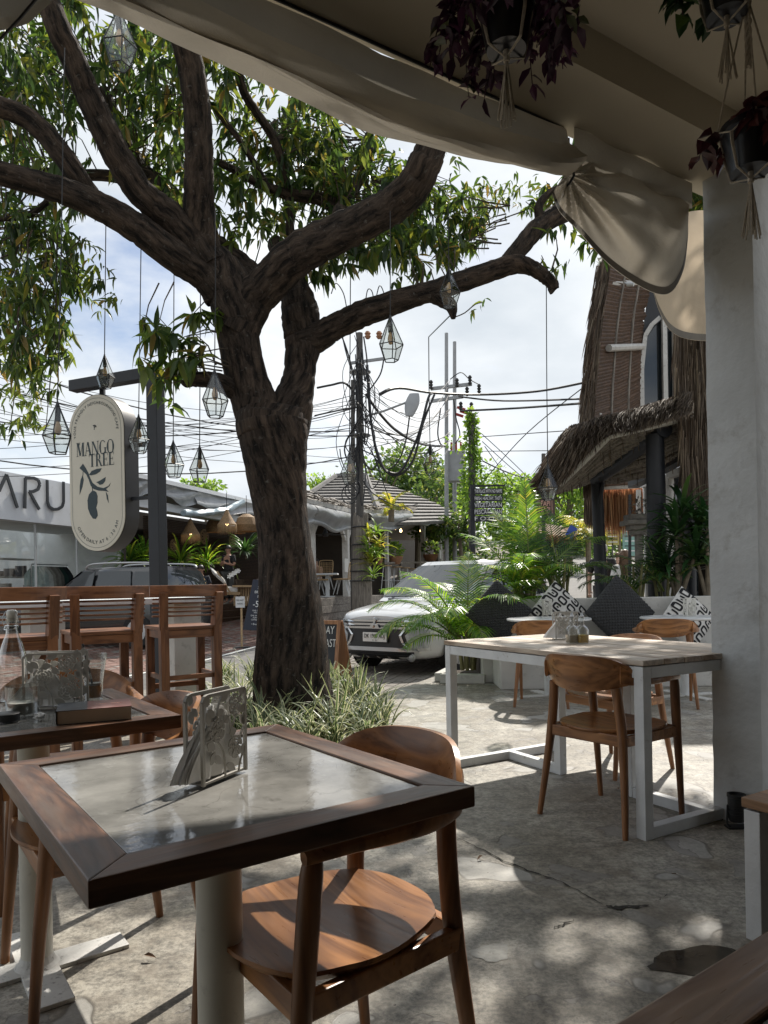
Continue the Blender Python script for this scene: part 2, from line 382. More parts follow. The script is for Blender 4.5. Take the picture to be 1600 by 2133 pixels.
M_cord = mat('black_cord', (.012, .012, .013), .6, .1, 8)
M_curtain = None
M_bark = bark('bark')
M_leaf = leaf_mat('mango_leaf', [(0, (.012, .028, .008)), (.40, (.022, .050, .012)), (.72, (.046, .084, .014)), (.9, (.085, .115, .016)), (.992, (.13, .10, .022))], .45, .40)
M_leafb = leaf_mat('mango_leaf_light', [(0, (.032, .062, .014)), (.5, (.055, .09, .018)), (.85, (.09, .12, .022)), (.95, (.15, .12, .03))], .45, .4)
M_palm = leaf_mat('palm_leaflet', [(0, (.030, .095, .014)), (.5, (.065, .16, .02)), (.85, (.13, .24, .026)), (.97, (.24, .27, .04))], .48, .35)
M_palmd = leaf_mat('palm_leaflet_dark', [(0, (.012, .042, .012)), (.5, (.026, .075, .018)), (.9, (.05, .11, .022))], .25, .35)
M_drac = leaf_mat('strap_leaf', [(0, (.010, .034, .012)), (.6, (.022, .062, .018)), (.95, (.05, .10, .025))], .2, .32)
M_spg = leaf_mat('spider_green', [(0, (.016, .038, .014)), (.6, (.03, .066, .022)), (.95, (.05, .09, .03))], .3, .4)
M_spc = leaf_mat('spider_cream', [(0, (.16, .19, .085)), (.6, (.26, .28, .15)), (.95, (.38, .38, .25))], .25, .45)
M_purple = leaf_mat('purple_leaf', [(0, (.022, .008, .018)), (.5, (.045, .014, .034)), (.85, (.075, .024, .055)), (.97, (.06, .075, .03))], .22, .4)
M_redleaf = leaf_mat('red_leaf', [(0, (.022, .007, .009)), (.5, (.05, .011, .012)), (.9, (.085, .03, .022))], .2, .45)
M_far = leaf_mat('far_foliage', [(0, (.025, .055, .016)), (.5, (.05, .10, .022)), (.85, (.09, .15, .03)), (.97, (.16, .18, .05))], .4, .5)
M_farb = leaf_mat('far_foliage_bright', [(0, (.05, .11, .02)), (.5, (.09, .18, .028)), (.9, (.15, .24, .04))], .45, .5)
M_yel = leaf_mat('yellow_palm', [(0, (.10, .15, .02)), (.5, (.20, .22, .03)), (.9, (.34, .30, .05))], .4, .5)
M_pot = mat('black_pot', (.012, .013, .016), .32, .2, 8)
M_rope = mat('cotton_rope', (.50, .45, .37), .9, .15, 60, .5, 200)
M_soil = mat('soil', (.045, .032, .022), .95, .4, 20, .6, 60)
M_glass = glass('lantern_glass', (.93, .94, .93), .03, alpha=.25)
M_clear = glass('clear_glass', (.88, .895, .89), .01, 1.8, .45, .85)
M_bulb = mat('bulb_glass', (.55, .36, .2), .15, .1, 8)
M_cream = mat('sign_cream', (.60, .56, .47), .5, .04, 3)
M_signdk = mat('sign_side', (.045, .042, .042), .5, .15, 5)
M_ink = mat('sign_ink', (.018, .036, .045), .55, .05, 8)
M_letter = mat('dark_letter', (.03, .035, .04), .5, .05, 8)
M_whiteletter = mat('white_letter', (.72, .73, .72), .7, .05, 8)
M_pinkletter = mat('pink_letter', (.62, .36, .28), .6, .05, 8)
M_chalk = mat('chalk_board', (.022, .025, .03), .65, .25, 9)
M_road = mat('asphalt', (.105, .10, .095), .8, .22, 2.5, .35, 90, dirt=(.17, .16, .15), dirt_amt=.4)
M_brick = mat('red_paver', (.17, .095, .075), .8, .3, 2.3, .3, 60, dirt=(.24, .20, .175), dirt_amt=.45)
M_stonep = mat('grey_paver', (.20, .18, .16), .85, .25, 3, .3, 40)
M_joint = mat('paver_joint', (.10, .085, .07), .9, .2, 8)
M_linew = mat('road_line', (.60, .60, .57), .7, .15, 9)
M_ground = mat('bare_ground', (.16, .14, .11), .95, .3, .8, .3, 20)
M_carw = mat('car_white', (.60, .615, .63), .20, .03, 3, coat=.8)
M_card = mat('car_black', (.012, .013, .016), .2, .05, 3, coat=.9)
M_chrome = mat('chrome', (.62, .64, .66), .12, .05, 5, metal=1)
M_silver = mat('silver_trim', (.46, .47, .48), .35, .06, 5, metal=.6)
M_cglass = mat('car_glass', (.02, .025, .028), .04, .1, 4, spec=.9)
M_tyre = mat('tyre', (.014, .014, .014), .85, .2, 20)
M_plas = mat('black_plastic', (.016, .017, .018), .5, .15, 12)
M_head = mat('headlight_lens', (.34, .36, .38), .08, .2, 14, spec=.9)
M_thatch = leaf_mat('thatch_straw', [(0, (.045, .032, .022)), (.5, (.095, .07, .048)), (.85, (.17, .13, .09)), (.97, (.24, .19, .13))], .08, .8)
M_straw = leaf_mat('hanging_straw', [(0, (.13, .065, .028)), (.5, (.22, .115, .05)), (.9, (.34, .2, .09))], .25, .75)
M_bamboo = wood('bamboo_batten', (.045, .025, .014), (.125, .07, .04), .6, 'X', 1.2, .2)
M_bamboo2 = wood('grey_bamboo', (.11, .095, .08), (.26, .23, .195), .7, 'Z', 1.2, .3)
M_beamw = mat('white_beam', (.58, .57, .54), .6, .12, 6, .15, 40, dirt=(.25, .24, .22), dirt_amt=.3)
M_shingle = wood('grey_shingle', (.10, .095, .09), (.235, .225, .215), .8, 'X', .8, .3)
M_grill = mat('woven_cane', (.40, .28, .155), .7, .25, 30, .3, 80)
M_rattan = mat('rattan_shade', (.24, .15, .075), .75, .35, 22, .4, 60)
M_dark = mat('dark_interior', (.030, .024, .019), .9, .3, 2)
M_slatw = wood('brown_slat', (.045, .024, .014), (.10, .058, .034), .6, 'X', 1, .2)
M_pole = mat('concrete_pole', (.10, .095, .088), .85, .2, 3, .2, 30)
M_poleg = mat('galvanised_pole', (.30, .31, .32), .55, .12, 4)
M_wire = mat('cable', (.014, .014, .016), .6, .1, 5)
M_plastic = mat('plastic_sheet', (.27, .28, .285), .3, .2, 3, .4, 8, dirt=(.30, .31, .31), dirt_amt=.4)
M_fascia = mat('white_fascia', (.62, .645, .67), .6, .06, 2, dirt=(.45, .45, .45), dirt_amt=.15)
M_pwall = wood('grey_board_wall', (.12, .105, .09), (.27, .245, .215), .8, 'X', .7, .3)
M_skin = mat('skin', (.33, .185, .125), .55, .08, 9)
M_skinp = mat('pale_skin', (.46, .29, .215), .55, .08, 9)
M_hair = mat('dark_hair', (.014, .010, .008), .5, .3, 40)
M_hairb = mat('brown_hair', (.13, .075, .04), .5, .3, 40)
M_navy = mat('navy_shirt', (.014, .017, .026), .85, .2, 12)
M_blacksh = mat('black_shirt', (.014, .014, .015), .85, .2, 12)
M_greycap = mat('grey_cap', (.36, .36, .35), .8, .15, 12)
M_orange = mat('orange_cloth', (.44, .17, .06), .8, .25, 12)
M_whitecl = mat('white_cloth', (.62, .61, .58), .8, .1, 12)
M_denim = mat('dark_trousers', (.05, .05, .048), .85, .2, 12)
M_redpl = mat('red_plastic', (.32, .03, .025), .4, .1, 8)
M_book = mat('book_pages', (.50, .43, .34), .85, .1, 40, stretch=(1, 1, 30))
M_cover = mat('book_cover', (.20, .085, .075), .3, .45, 7, dirt=(.36, .26, .24), dirt_amt=.3)
M_coverd = mat('book_cover_photo', (.05, .055, .065), .3, .6, 14, dirt=(.25, .25, .26), dirt_amt=.4)
M_paper = mat('paper', (.68, .67, .64), .85, .05, 9)
M_napkin = mat('napkin_paper', (.84, .835, .82), .9, .06, 9)
M_juice = mat('juice', (.55, .25, .05), .3, .15, 20)
M_oil = mat('yellow_oil', (.42, .25, .02), .15, .1, 8)
M_vinegar = mat('pale_vinegar', (.28, .24, .16), .15, .1, 8)
M_wax = mat('candle_wax', (.50, .49, .45), .3, .1, 9)
M_holder = mat('holder_enamel', (.40, .385, .35), .42, .06, 9)
M_cushd = mat('dark_knit', (.034, .035, .037), .9, .25, 40)
M_cushw = mat('white_cotton', (.58, .57, .55), .9, .06, 20)
M_cushb = mat('black_print', (.012, .012, .014), .9, .1, 20)
M_marble = mat('marble_top', (.62, .63, .64), .18, .10, 4, dirt=(.45, .46, .48), dirt_amt=.2)
M_terra = mat('terracotta', (.30, .15, .08), .8, .2, 12)
M_greysheet = mat('shop_wall', (.70, .71, .70), .8, .08, 2)
M_shopgl = None
M_lampglow = mat('lamp_glow', (.9, .7, .4), .4, 0, 1, emit=((1, .62, .28), 6))
M_stoneorn = mat('carved_stone', (.20, .19, .17), .9, .35, 14, .8, 30)
# cloth of the awnings: woven canvas that lets a little light through
def cloth(name, col, trans):
    m, nt, b = new_mat(name); N = nt.nodes.new; L = nt.links.new
    tc = N('ShaderNodeTexCoord'); n = N('ShaderNodeTexNoise'); n.inputs['Scale'].default_value = 3; n.inputs['Detail'].default_value = 8; L(tc.outputs['Object'], n.inputs['Vector'])
    r = N('ShaderNodeValToRGB'); r.color_ramp.elements[0].position = .3; r.color_ramp.elements[1].position = .7
    r.color_ramp.elements[0].color = tuple(c*.85 for c in col)+(1,); r.color_ramp.elements[1].color = tuple(c*1.1 for c in col)+(1,)
    L(n.outputs[0], r.inputs[0]); L(r.outputs[0], b.inputs['Base Color']); b.inputs['Roughness'].default_value = .9
    n2 = N('ShaderNodeTexNoise'); n2.inputs['Scale'].default_value = 9; n2.inputs['Detail'].default_value = 9; n2.inputs['Roughness'].default_value = .68; n2.inputs['Distortion'].default_value = 1.3; L(tc.outputs['Object'], n2.inputs['Vector'])
    bp = N('ShaderNodeBump'); bp.inputs['Strength'].default_value = .42; bp.inputs['Distance'].default_value = .02; L(n2.outputs[0], bp.inputs['Height']); L(bp.outputs[0], b.inputs['Normal'])
    t = N('ShaderNodeBsdfTranslucent'); L(r.outputs[0], t.inputs[0])
    mx = N('ShaderNodeMixShader'); mx.inputs[0].default_value = trans; L(b.outputs[0], mx.inputs[1]); L(t.outputs[0], mx.inputs[2]); L(mx.outputs[0], nt.nodes['Material Output'].inputs[0])
    return m
M_curtain = cloth('awning_canvas', (.50, .46, .39), .15)
M_curtain2 = cloth('awning_canvas_thin', (.58, .48, .36), .5)
M_hem = mat('awning_hem', (.19, .18, .165), .9, .1, 20)
M_shopgl = glass('shop_glass', (.90, .92, .92), .02, alpha=.3)

# ================================================================== the setting
A = Vector((.85, .527, 0)).normalized()          # along the open edge of the terrace roof
B = Vector((.527, -.85, 0)).normalized()         # square to it, into the cafe
U = Vector((.29, .957, 0)).normalized()          # along the street, uphill
Q = Vector((.957, -.29, 0)).normalized()         # across the street, towards the cafe
def street_z(s): 
    if s < 11: return -.20
    if s < 26: return -.20+.035*(s-11)
    return .325+.072*(s-26)
def ST(s, q, dz=0): p = U*s+Q*q; return Vector((p.x, p.y, street_z(s)+dz))
def on_street(px, d, dz=0):
    p = W(px, CY, d); return Vector((p.x, p.y, street_z(p.dot(U))+dz))
S_LIST = [-60, -20, -5, 0, 4, 8, 11, 14, 18, 22, 26, 32, 40, 55, 75, 110, 170, 260]
g = MB(); g.grid([[ST(s, q, -.05) for q in (-260, -60, -20, -10, -4, 4, 20, 60, 260)] for s in S_LIST])
tag(g.build('ground', M_ground), kind='structure')
g = MB(); g.grid([[ST(s, q, .004) for q in (-6.75, -4.5, -1.0, 1.2)] for s in S_LIST if s < 200])
tag(g.build('road', M_road), kind='structure')
g = MB(); g.grid([[ST(s, q, .012) for q in (-6.86, -6.76)] for s in S_LIST if s < 200])
tag(g.build('road_line', M_linew), kind='structure')
g = MB(); g.grid([[ST(s, q, .004) for q in (-17, -6.87)] for s in S_LIST if -5 <= s < 60])
fc = tag(g.build('forecourt', M_joint), kind='structure')
rnd = random.Random(5); g = MB()                 # red pavers of the forecourt, each with its own joint
for i in range(120):
    for k in range(38):
        s = 7.5+i*.22+(.11 if k % 2 else 0); q = -6.98-k*.125
        z = street_z(s)+.006+rnd.random()*.008
        c = U*s+Q*q; j = .006
        vs = []
        for (a, b_) in ((-.105, -.055), (.105, -.055), (.105, .055), (-.105, .055)):
            p = c+U*a+Q*b_; vs.append((p.x, p.y, z+rnd.random()*.003))
        vs += [(p[0], p[1], z-.03) for p in vs]
        g.add(vs, [(3, 2, 1, 0), (0, 1, 5, 4), (1, 2, 6, 5), (2, 3, 7, 6), (3, 0, 4, 7)], 0 if rnd.random() < .85 else 1)
tag(g.build('paving_bricks', [M_brick, M_stonep], fc), kind='stuff')
rnd = random.Random(8); g = MB()                 # grey brick bay at the cafe's kerb
for i in range(60):
    for k in range(36):
        s = 5.2+i*.22+(.11 if k % 2 else 0); q = -.4-k*.115; c = U*s+Q*q; z = street_z(s)+.012+rnd.random()*.006
        vs = []
        for (a, b_) in ((-.106, -.052), (.106, -.052), (.106, .052), (-.106, .052)):
            p = c+U*a+Q*b_; vs.append((p.x, p.y, z))
        vs += [(p[0], p[1], z-.02) for p in vs]
        g.add(vs, [(3, 2, 1, 0), (0, 1, 5, 4), (1, 2, 6, 5), (2, 3, 7, 6), (3, 0, 4, 7)])
tag(g.build('parking_bay', M_stonep), kind='structure')
# right-hand footpath, a raised step
g = MB()
for i in range(len(S_LIST)-1):
    s0, s1 = S_LIST[i], S_LIST[i+1]
    if s0 < 8 or s0 > 150: continue
    a, b_, c, d = ST(s0, 1.2, .14), ST(s0, 6, .14), ST(s1, 6, .14), ST(s1, 1.2, .14)
    g.add([a, b_, c, d, a-Vector((0, 0, .3)), d-Vector((0, 0, .3))], [(0, 1, 2, 3), (0, 3, 5, 4)])
tag(g.build('footpath', M_stonep), kind='structure')

# cafe floor slab
poly = [(-7, -4), (-6.2, 2.5), (-4.2, 6.6), (-3.0, 7.7), (-1.9, 8.15), (-1.1, 7.2), (-.1, 7.15), (.28, 7.85), (.62, 8.6), (1.1, 9.3), (7, 9.8), (7, -4)]
g = MB(); g.prism(poly[::-1], (0, 0, -.35), (0, 1, 0), (1, 0, 0), -.35) if False else None
n = len(poly); vs = [(x, y, 0) for x, y in poly]+[(x, y, -.35) for x, y in poly]
g.add(vs, [tuple(range(n-1, -1, -1))]+[(i, (i+1) % n, n+(i+1) % n, n+i) for i in range(n)])
floor = tag(g.build('floor', M_floor), kind='structure')
# the crack across the floor: thin jagged dark strips that paint the opening's shadow
def crack(pix, w, seed):
    rr = random.Random(seed); pts = [G(x, y) for x, y in pix]; pts = [Vector(p) for p in spline(pts, 6)]
    g = MB(); lo = []; hi = []
    for i, p in enumerate(pts):
        t = (pts[min(i+1, len(pts)-1)]-pts[max(i-1, 0)]).normalized(); nn = Vector((-t.y, t.x, 0))
        ww = w*(.25+1.1*rr.random())*math.sin(PI*(i+.6)/(len(pts)+.4)); off = nn*(rr.random()-.5)*.012
        lo.append(p+off-nn*ww+Vector((0, 0, .004))); hi.append(p+off+nn*ww+Vector((0, 0, .004)))
    g.grid([lo, hi]); return g
M_crack = mat('crack_shadow', (.03, .026, .021), .95, .3, 30)
for k, (pix, w) in enumerate([([(930, 1735), (985, 1762), (1050, 1795), (1110, 1818), (1170, 1840), (1230, 1872), (1262, 1888)], .0045), ([(1262, 1888), (1290, 1892), (1352, 1887)], .012), ([(1150, 1935), (1175, 1927), (1196, 1917)], .004), ([(1365, 1880), (1390, 1865)], .002), ([(1500, 1640), (1492, 1680), (1505, 1712)], .003)]):
    crack(pix, w, k).build('crack', M_crack, floor)
def blob(pix, rx, ry, seed, m, z, name='patch', par=None):
    rr = random.Random(seed); c = G(*pix); g = MB(); n = 28; vs = [(c.x, c.y, z)]
    ph = [rr.random()*6 for _ in range(4)]
    for i in range(n):
        a = 2*PI*i/n; r = 1+.16*math.sin(2*a+ph[0])+.12*math.sin(3*a+ph[1])+.09*math.sin(5*a+ph[2])+.05*math.sin(9*a+ph[3])
        vs.append((c.x+rx*r*math.cos(a), c.y+ry*r*math.sin(a), z))
    g.add(vs, [(0, 1+i, 1+(i+1) % n) for i in range(n)])
    return g.build(name, m, par)
M_wet = mat('wet_concrete', (.055, .05, .043), .035, .35, 9)
M_patch = mat('bare_screed', (.36, .35, .315), .5, .3, 22, .3, 60, dirt=(.24, .22, .18), dirt_amt=.4)
for k, (pix, rx, ry, wet) in enumerate([((1462, 2005), .16, .075, 1), ((1025, 1985), .05, .058, 0)]):
    if wet: blob(pix, rx, ry, k, M_wet, .002, 'puddle', floor)
    else:
        blob(pix, rx*.985, ry*.97, k, M_patch, .0015, 'worn_patch', floor)

# ---- the cafe's own roof: beam round the open edge, ceiling, column, back wall, unseen side walls added for shade
ORG = Vector((0, 2.43, 0))                       # a point of the open edge (inner arris of the rail)
def TA(t, n, z): p = ORG+A*t-B*n; return Vector((p.x, p.y, z))   # t along the edge, n outwards
root = thing('cafe_building', 'cream ceiling, beam and column of the open cafe terrace in the foreground', 'building', (0, 0, 0))
g = MB(); g.add([TA(-4.5, .02, 2.95), TA(1.95, .02, 2.95), TA(1.95, -.29, 2.95), TA(-4.5, -.29, 2.95), TA(-4.5, .02, 3.3), TA(1.95, .02, 3.3), TA(1.95, -.29, 3.3), TA(-4.5, -.29, 3.3)],
      [(0, 1, 2, 3), (7, 6, 5, 4), (1, 0, 4, 5), (3, 2, 6, 7), (0, 3, 7, 4), (2, 1, 5, 6)])
g.build('edge_beam', M_soffit, root)
g = MB(); g.add([TA(-4.5, -.29, 3.11), TA(1.72, -.29, 3.11), TA(1.72, -4.9, 3.11), TA(-4.5, -4.9, 3.11), TA(-4.5, -.29, 3.25), TA(1.72, -.29, 3.25), TA(1.72, -4.9, 3.25), TA(-4.5, -4.9, 3.25)],
      [(0, 1, 2, 3), (7, 6, 5, 4), (1, 0, 4, 5), (3, 2, 6, 7), (0, 3, 7, 4), (2, 1, 5, 6)])
g.build('ceiling', M_ceil, root)
g = MB(); g.add([TA(1.72, -.29, 2.95), TA(1.95, -.29, 2.95), TA(1.95, -4.9, 2.95), TA(1.72, -4.9, 2.95), TA(1.72, -.29, 3.3), TA(1.95, -.29, 3.3), TA(1.95, -4.9, 3.3), TA(1.72, -4.9, 3.3)],
      [(0, 1, 2, 3), (7, 6, 5, 4), (1, 0, 4, 5), (3, 2, 6, 7), (0, 3, 7, 4), (2, 1, 5, 6)])
g.build('side_beam', M_soffit, root)
# column with slightly chipped arrises
c0 = Vector((1.512, 3.30, 0)); rr = random.Random(3); rows = []
for i in range(34):
    z = 2.95*i/33; row = []
    for k, p in enumerate((c0, c0+B*.235, c0+B*.235+A*.30, c0+A*.30)):
        ch = .005*rr.random()+(.012*rr.random() if z < .9 and k in (0, 1) and rr.random() < .35 else 0)
        cen = c0+B*.11+A*.15; dv = (p-cen).normalized(); q_ = p-dv*ch
        tg = (B, A, -B, -A)[k]
        row += [Vector((q_.x, q_.y, z))-tg*0+((A if k in (0,) else -A if k in (1, 2) else A)*0), ]
    rows.append(row)
g = MB(); g.grid(rows, closed=True); g.build('column', M_plaster, root, auto=30)
def unseen_wall(t0, n0, t1, n1, t2, n2, t3, n3, z1):
    q = ((t0, n0), (t1, n1), (t2, n2), (t3, n3)); g = MB()
    g.add([TA(t, n, z) for z in (0, z1) for t, n in q], [(0, 1, 2, 3), (7, 6, 5, 4)]+[(i, 4+i, 4+(i+1) % 4, (i+1) % 4) for i in range(4)])
    return g.build('wall', M_inner, root)
M_inner = mat('inner_wall', (.24, .215, .18), .85, .1, 2)
unseen_wall(1.98, -4.6, -4.5, -4.6, -4.5, -4.75, 1.98, -4.75, 3.1)
unseen_wall(1.94, -.62, 1.94, -4.58, 1.80, -4.58, 1.80, -.62, 2.94)  # unseen side wall, added to keep sun off the floor and darken the ceiling
unseen_wall(-3.1, -.6, -3.25, -.6, -3.25, -4.58, -3.1, -4.58, 3.10)  # unseen side wall, added to darken the terrace

# ---- awnings tied up under the beam
def edge_at(px):                                  # point of the open edge seen under pixel column px (level of the rail)
    k = (px-CX)/F; t = (k*ORG.y-ORG.x)/(A.x-k*A.y); return t
def zat(px, py, d): return W(px, py, d).z
root = thing('rolled_awning', 'long beige canvas awning rolled up and sagging along the whole beam', 'awning', TA(0, 0, 2.95))
bot = [(-420, -330), (-100, -120), (100, 20), (256, 88), (380, 146), (500, 192), (650, 264), (800, 328), (900, 355), (1000, 378), (1080, 392), (1140, 396), (1172, 385), (1188, 352)]
prof = []
for px, py in bot:
    t = edge_at(px); d = (ORG+A*t).y; prof.append((t, zat(px, py, d)))
prof = spline(prof, 6); rows = []; hemrow = []
for i, (t, zb) in enumerate(prof):
    u = i/(len(prof)-1); row = []; zt = 2.93-.05*max(0, (u-.93)/.07)-(.03 if u > .99 else 0); h = zt-zb
    fat = .15*min(1, (1-u)*9+.12)*min(1, h/.22)
    for k in range(26):
        v = k/25; a = v*PI*1.75
        # a slack roll: inside face bellies out, closes under and comes back up outside
        x = -math.sin(a*.57)*fat*1.0+(.04 if v > .8 else 0)*(v-.8)*5
        z = zt-h*(.5-.5*math.cos(min(a, PI)))+(max(0, a-PI)*.05)
        e_ = max(0, (u-.80)/.20); fold = .022*math.sin(t*2.2+v*9)*math.sin(v*PI)+.014*math.sin(v*21+t*1.5)+.006*math.sin(t*13+v*27)+e_*(.05*math.sin(v*19+u*4)+.025*math.sin(v*37))*math.sin(v*PI)
        if .22 < v < .34: x += .03*(1-abs(v-.28)/.06)*min(1, (1-u)*6)      # crease under the lacing
        row.append(TA(t, x+fold*min(1, (1-u)*8+.15), z))
    rows.append(row)
g = MB(); g.grid(rows); g.build('canvas', M_curtain, root, smooth=True, world=True)
g = MB(); g.tube([TA(edge_at(px), -.012, 2.945) for px in (-500, 0, 400, 800, 1186)], .006, 6); g.build('lacing_cord', M_black, root, world=True)
g = MB(); p = W(1182, 297, (ORG+A*edge_at(1186)).y-.02); g.box(p, (.016, .016, .03)); g.tube([p, p+Vector((.006, 0, -.06)), W(1192, 345, p.y+.02)], .004, 6)
g.tube([W(1192, 345, p.y-.02), W(1196, 366, p.y-.06), W(1186, 382, p.y-.07), W(1176, 392, p.y-.03)], .005, 6); g.build('tie_cord', M_black, root, world=True)
# loose end past the tie
d0 = (ORG+A*edge_at(1190)).y
root = thing('hanging_awning_end', 'loose beige end of the awning fanning out between its tie and the column', 'awning', W(1190, 350, d0))
top = [(1190, 340), (1230, 338), (1290, 358), (1350, 382), (1400, 402), (1436, 425)]
bt = [(1150, 404), (1166, 442), (1205, 482), (1262, 545), (1322, 590), (1372, 613), (1402, 605), (1424, 560), (1432, 500), (1434, 455)]
tp = spline(top, 10); bp_ = spline(bt, 6); rows = []; n = 90
def samp(l, u):
    x = u*(len(l)-1); i = min(int(x), len(l)-2); f = x-i
    return (l[i][0]*(1-f)+l[i+1][0]*f, l[i][1]*(1-f)+l[i+1][1]*f)
for i in range(n):
    u = i/(n-1); a = samp(tp, u); b_ = samp(bp_, u); row = []
    for k in range(46):
        v = k/45; px = a[0]*(1-v)+b_[0]*v; py = a[1]*(1-v)+b_[1]*v
        d = (ORG+A*edge_at(px)).y
        r_ = math.hypot((px-1186)/260, (py-366)/260); an_ = math.atan2(py-366, px-1186); f = (.050*math.sin(an_*11+.8*math.sin(r_*5))+.028*math.sin(an_*23+1+r_*2))*math.exp(-r_*1.5)*min(1, r_*5)+.022*math.sin(v*7+u*5)*u+.014*math.sin(u*16-v*9)
        bul = .12*math.sin(v*PI)*min(1, u*3)
        row.append(W(px, py, d-bul-f-.02))
    rows.append(row)
g = MB(); g.grid(rows)
rows2 = [[p+Vector((0, .02, 0)) for p in r] for r in rows]
g.build('canvas', M_curtain, root, smooth=True, world=True)
g = MB()
for i in range(n-1): pass
edge = [rows[i][45] for i in range(n)]
g.grid([[p+Vector((0, -.004, .0)) for p in edge], [rows[i][42]+Vector((0, -.006, 0)) for i in range(n)]])
g.build('hem', M_hem, root, smooth=True, world=True)
# folded strip lying along the beam above it
g = MB(); rows = []
for i in range(24):
    u = i/23; px = 1196+u*246; py = 322+u*100; d = (ORG+A*edge_at(px)).y
    rows.append([W(px, 262+u*120+v*(84-34*u+10*math.sin(PI*u)+6*math.sin(u*9)), d-.02-.03*math.sin(v*PI)-.014*math.sin(u*13+v*7)) for v in [k/8 for k in range(9)]])
g.grid(rows); g.build('folded_canvas', M_curtain, root, smooth=True, world=True)
root = thing('rolled_awning', 'short end of beige awning with a black cord in the top left corner', 'awning', W(80, 0, 1.85))
g = MB(); rows = []
for i in range(30):
    u = i/29; px = -260+u*440; t = edge_at(px); d = (ORG+A*t).y; yb = 30+40*math.sin(PI*min(1, u*1.15))-75*max(0, u-.72)/.28
    rows.append([W(px, -300+(yb+300)*min(1, v*1.06), d-.10*math.sin(v*PI)-.02*math.sin(v*9+u*7)-(.05*max(0, v-.9)*10)) for v in [k/16 for k in range(17)]])
g.grid(rows); g.build('canvas', M_curtain, root, smooth=True, world=True)
g = MB(); g.tube([W(90, -20, 1.72), W(40, 40, 1.72), (W(-4, 86, 1.74))], .0035, 6); g.build('cord', M_black, root, world=True)
# pale awning of the side opening, behind the column
root = thing('side_awning', 'sunlit thin beige awning sagging behind the column', 'awning', W(1420, 620, 3.9))
tp = spline([(1352, 540), (1392, 470), (1440, 440), (1520, 440)], 8); bp_ = spline([(1362, 612), (1374, 650), (1398, 690), (1440, 708), (1530, 712)], 8); rows = []
for i in range(24):
    u = i/23; a = samp(tp, u); b_ = samp(bp_, u)
    rows.append([W(a[0]*(1-v)+b_[0]*v, a[1]*(1-v)+b_[1]*v, 3.75+.35*u-.07*math.sin(v*PI)-.03*math.sin(v*7+u*9)) for v in [k/14 for k in range(15)]])
g = MB(); g.grid(rows); g.build('canvas', M_curtain2, root, smooth=True, world=True)
g = MB(); g.grid([[r[14]+Vector((0, -.004, 0)) for r in rows], [r[13]*.7+r[14]*.3+Vector((0, -.006, 0)) for r in rows]]); g.build('hem', M_hem, root, smooth=True, world=True)
# ================================================================== furniture
def vadd(a, b): return (a[0]+b[0], a[1]+b[1], a[2]+b[2])
M_teak_bright = wood('worn_teak_brightened', (.16, .082, .048), (.36, .21, .13), .3, 'X', 1.6, .15, (.34, .26, .20), .4)  # table teak with its colour lifted to brighten the shaded corner table
def table_wood(name, label, corner, ux, uy, lx, ly, zt, group, wm=None):
    """wooden table with a stone inset on one painted pedestal; corner = near corner, ux / uy along the two sides"""
    cen = Vector(corner)+ux*lx/2+uy*ly/2
    root = thing(name, label, 'table', (cen.x, cen.y, 0), math.atan2(ux.y, ux.x), group)
    fw, th = .064, .036; X, Y = lx/2, ly/2
    def board(pts, w):
        g = MB(); n = 4
        g.add([(p[0], p[1], zt-th) for p in pts]+[(p[0], p[1], zt) for p in pts], [(3, 2, 1, 0), (4, 5, 6, 7)]+[(i, (i+1) % 4, 4+(i+1) % 4, 4+i) for i in range(4)])
        return g.build('frame_board', w, root, bevel=.0025)
    board([(-X, -Y), (X, -Y), (X-fw, -Y+fw), (-X+fw, -Y+fw)], wm or M_teak)
    board([(X, Y), (-X, Y), (-X+fw, Y-fw), (X-fw, Y-fw)], wm or M_teak)
    board([(X, -Y+.0), (X, Y), (X-fw, Y-fw), (X-fw, -Y+fw)], M_teaky)
    board([(-X, Y), (-X, -Y), (-X+fw, -Y+fw), (-X+fw, Y-fw)], M_teaky)
    MB().box((0, 0, zt-th/2-.003), (lx-2*fw-.006, ly-2*fw-.006, th-.002)).build('stone_inset', M_slate, root, bevel=.001)
    MB().box((0, 0, zt-th-.012), (lx*.5, ly*.5, .02)).build('under_plate', M_ped, root)
    g = MB(); g.lathe((0, 0, 0), [(.043, .02), (.043, zt-th-.002)], 28); g.build('pedestal', M_ped, root, smooth=True)
    g = MB(); g.box((0, 0, .006), (.50, .10, .012)); g.box((0, 0, .0065), (.10, .50, .0125)); g.lathe((0, 0, .012), [(.062, 0), (.05, .01), (.043, .03)], 24)
    g.build('base_plate', M_plate, root, bevel=.002)
    return root
M_teaky = wood('teak_table_cross', (.062, .030, .018), (.185, .090, .048), .36, 'Y', 1.6, .15, (.22, .165, .125), .35)
a1 = Vector((.81, .587, 0)); b1 = Vector((-.587, .81, 0))
T1 = table_wood('wooden_table', 'reddish wooden table with stone inset and rose napkin holder, big in front', Vector((-.364, .858, 0)), a1, b1, .636, .735, .75, 'wooden tables with a stone inset')
T2 = table_wood('wooden_table', 'wooden table with stone inset carrying a book, tumbler and swing top bottle', Vector((-.572, 1.982, 0))-a1*.635, a1, b1, .635, .70, .75, 'wooden tables with a stone inset')
T3 = table_wood('wooden_table', 'dark brown wooden table edge cut off in the bottom right corner', Vector((.387, .716, 0))-a1*.30-b1*.70, a1, b1, .80, .70, .75, 'wooden tables with a stone inset', M_teak_bright)

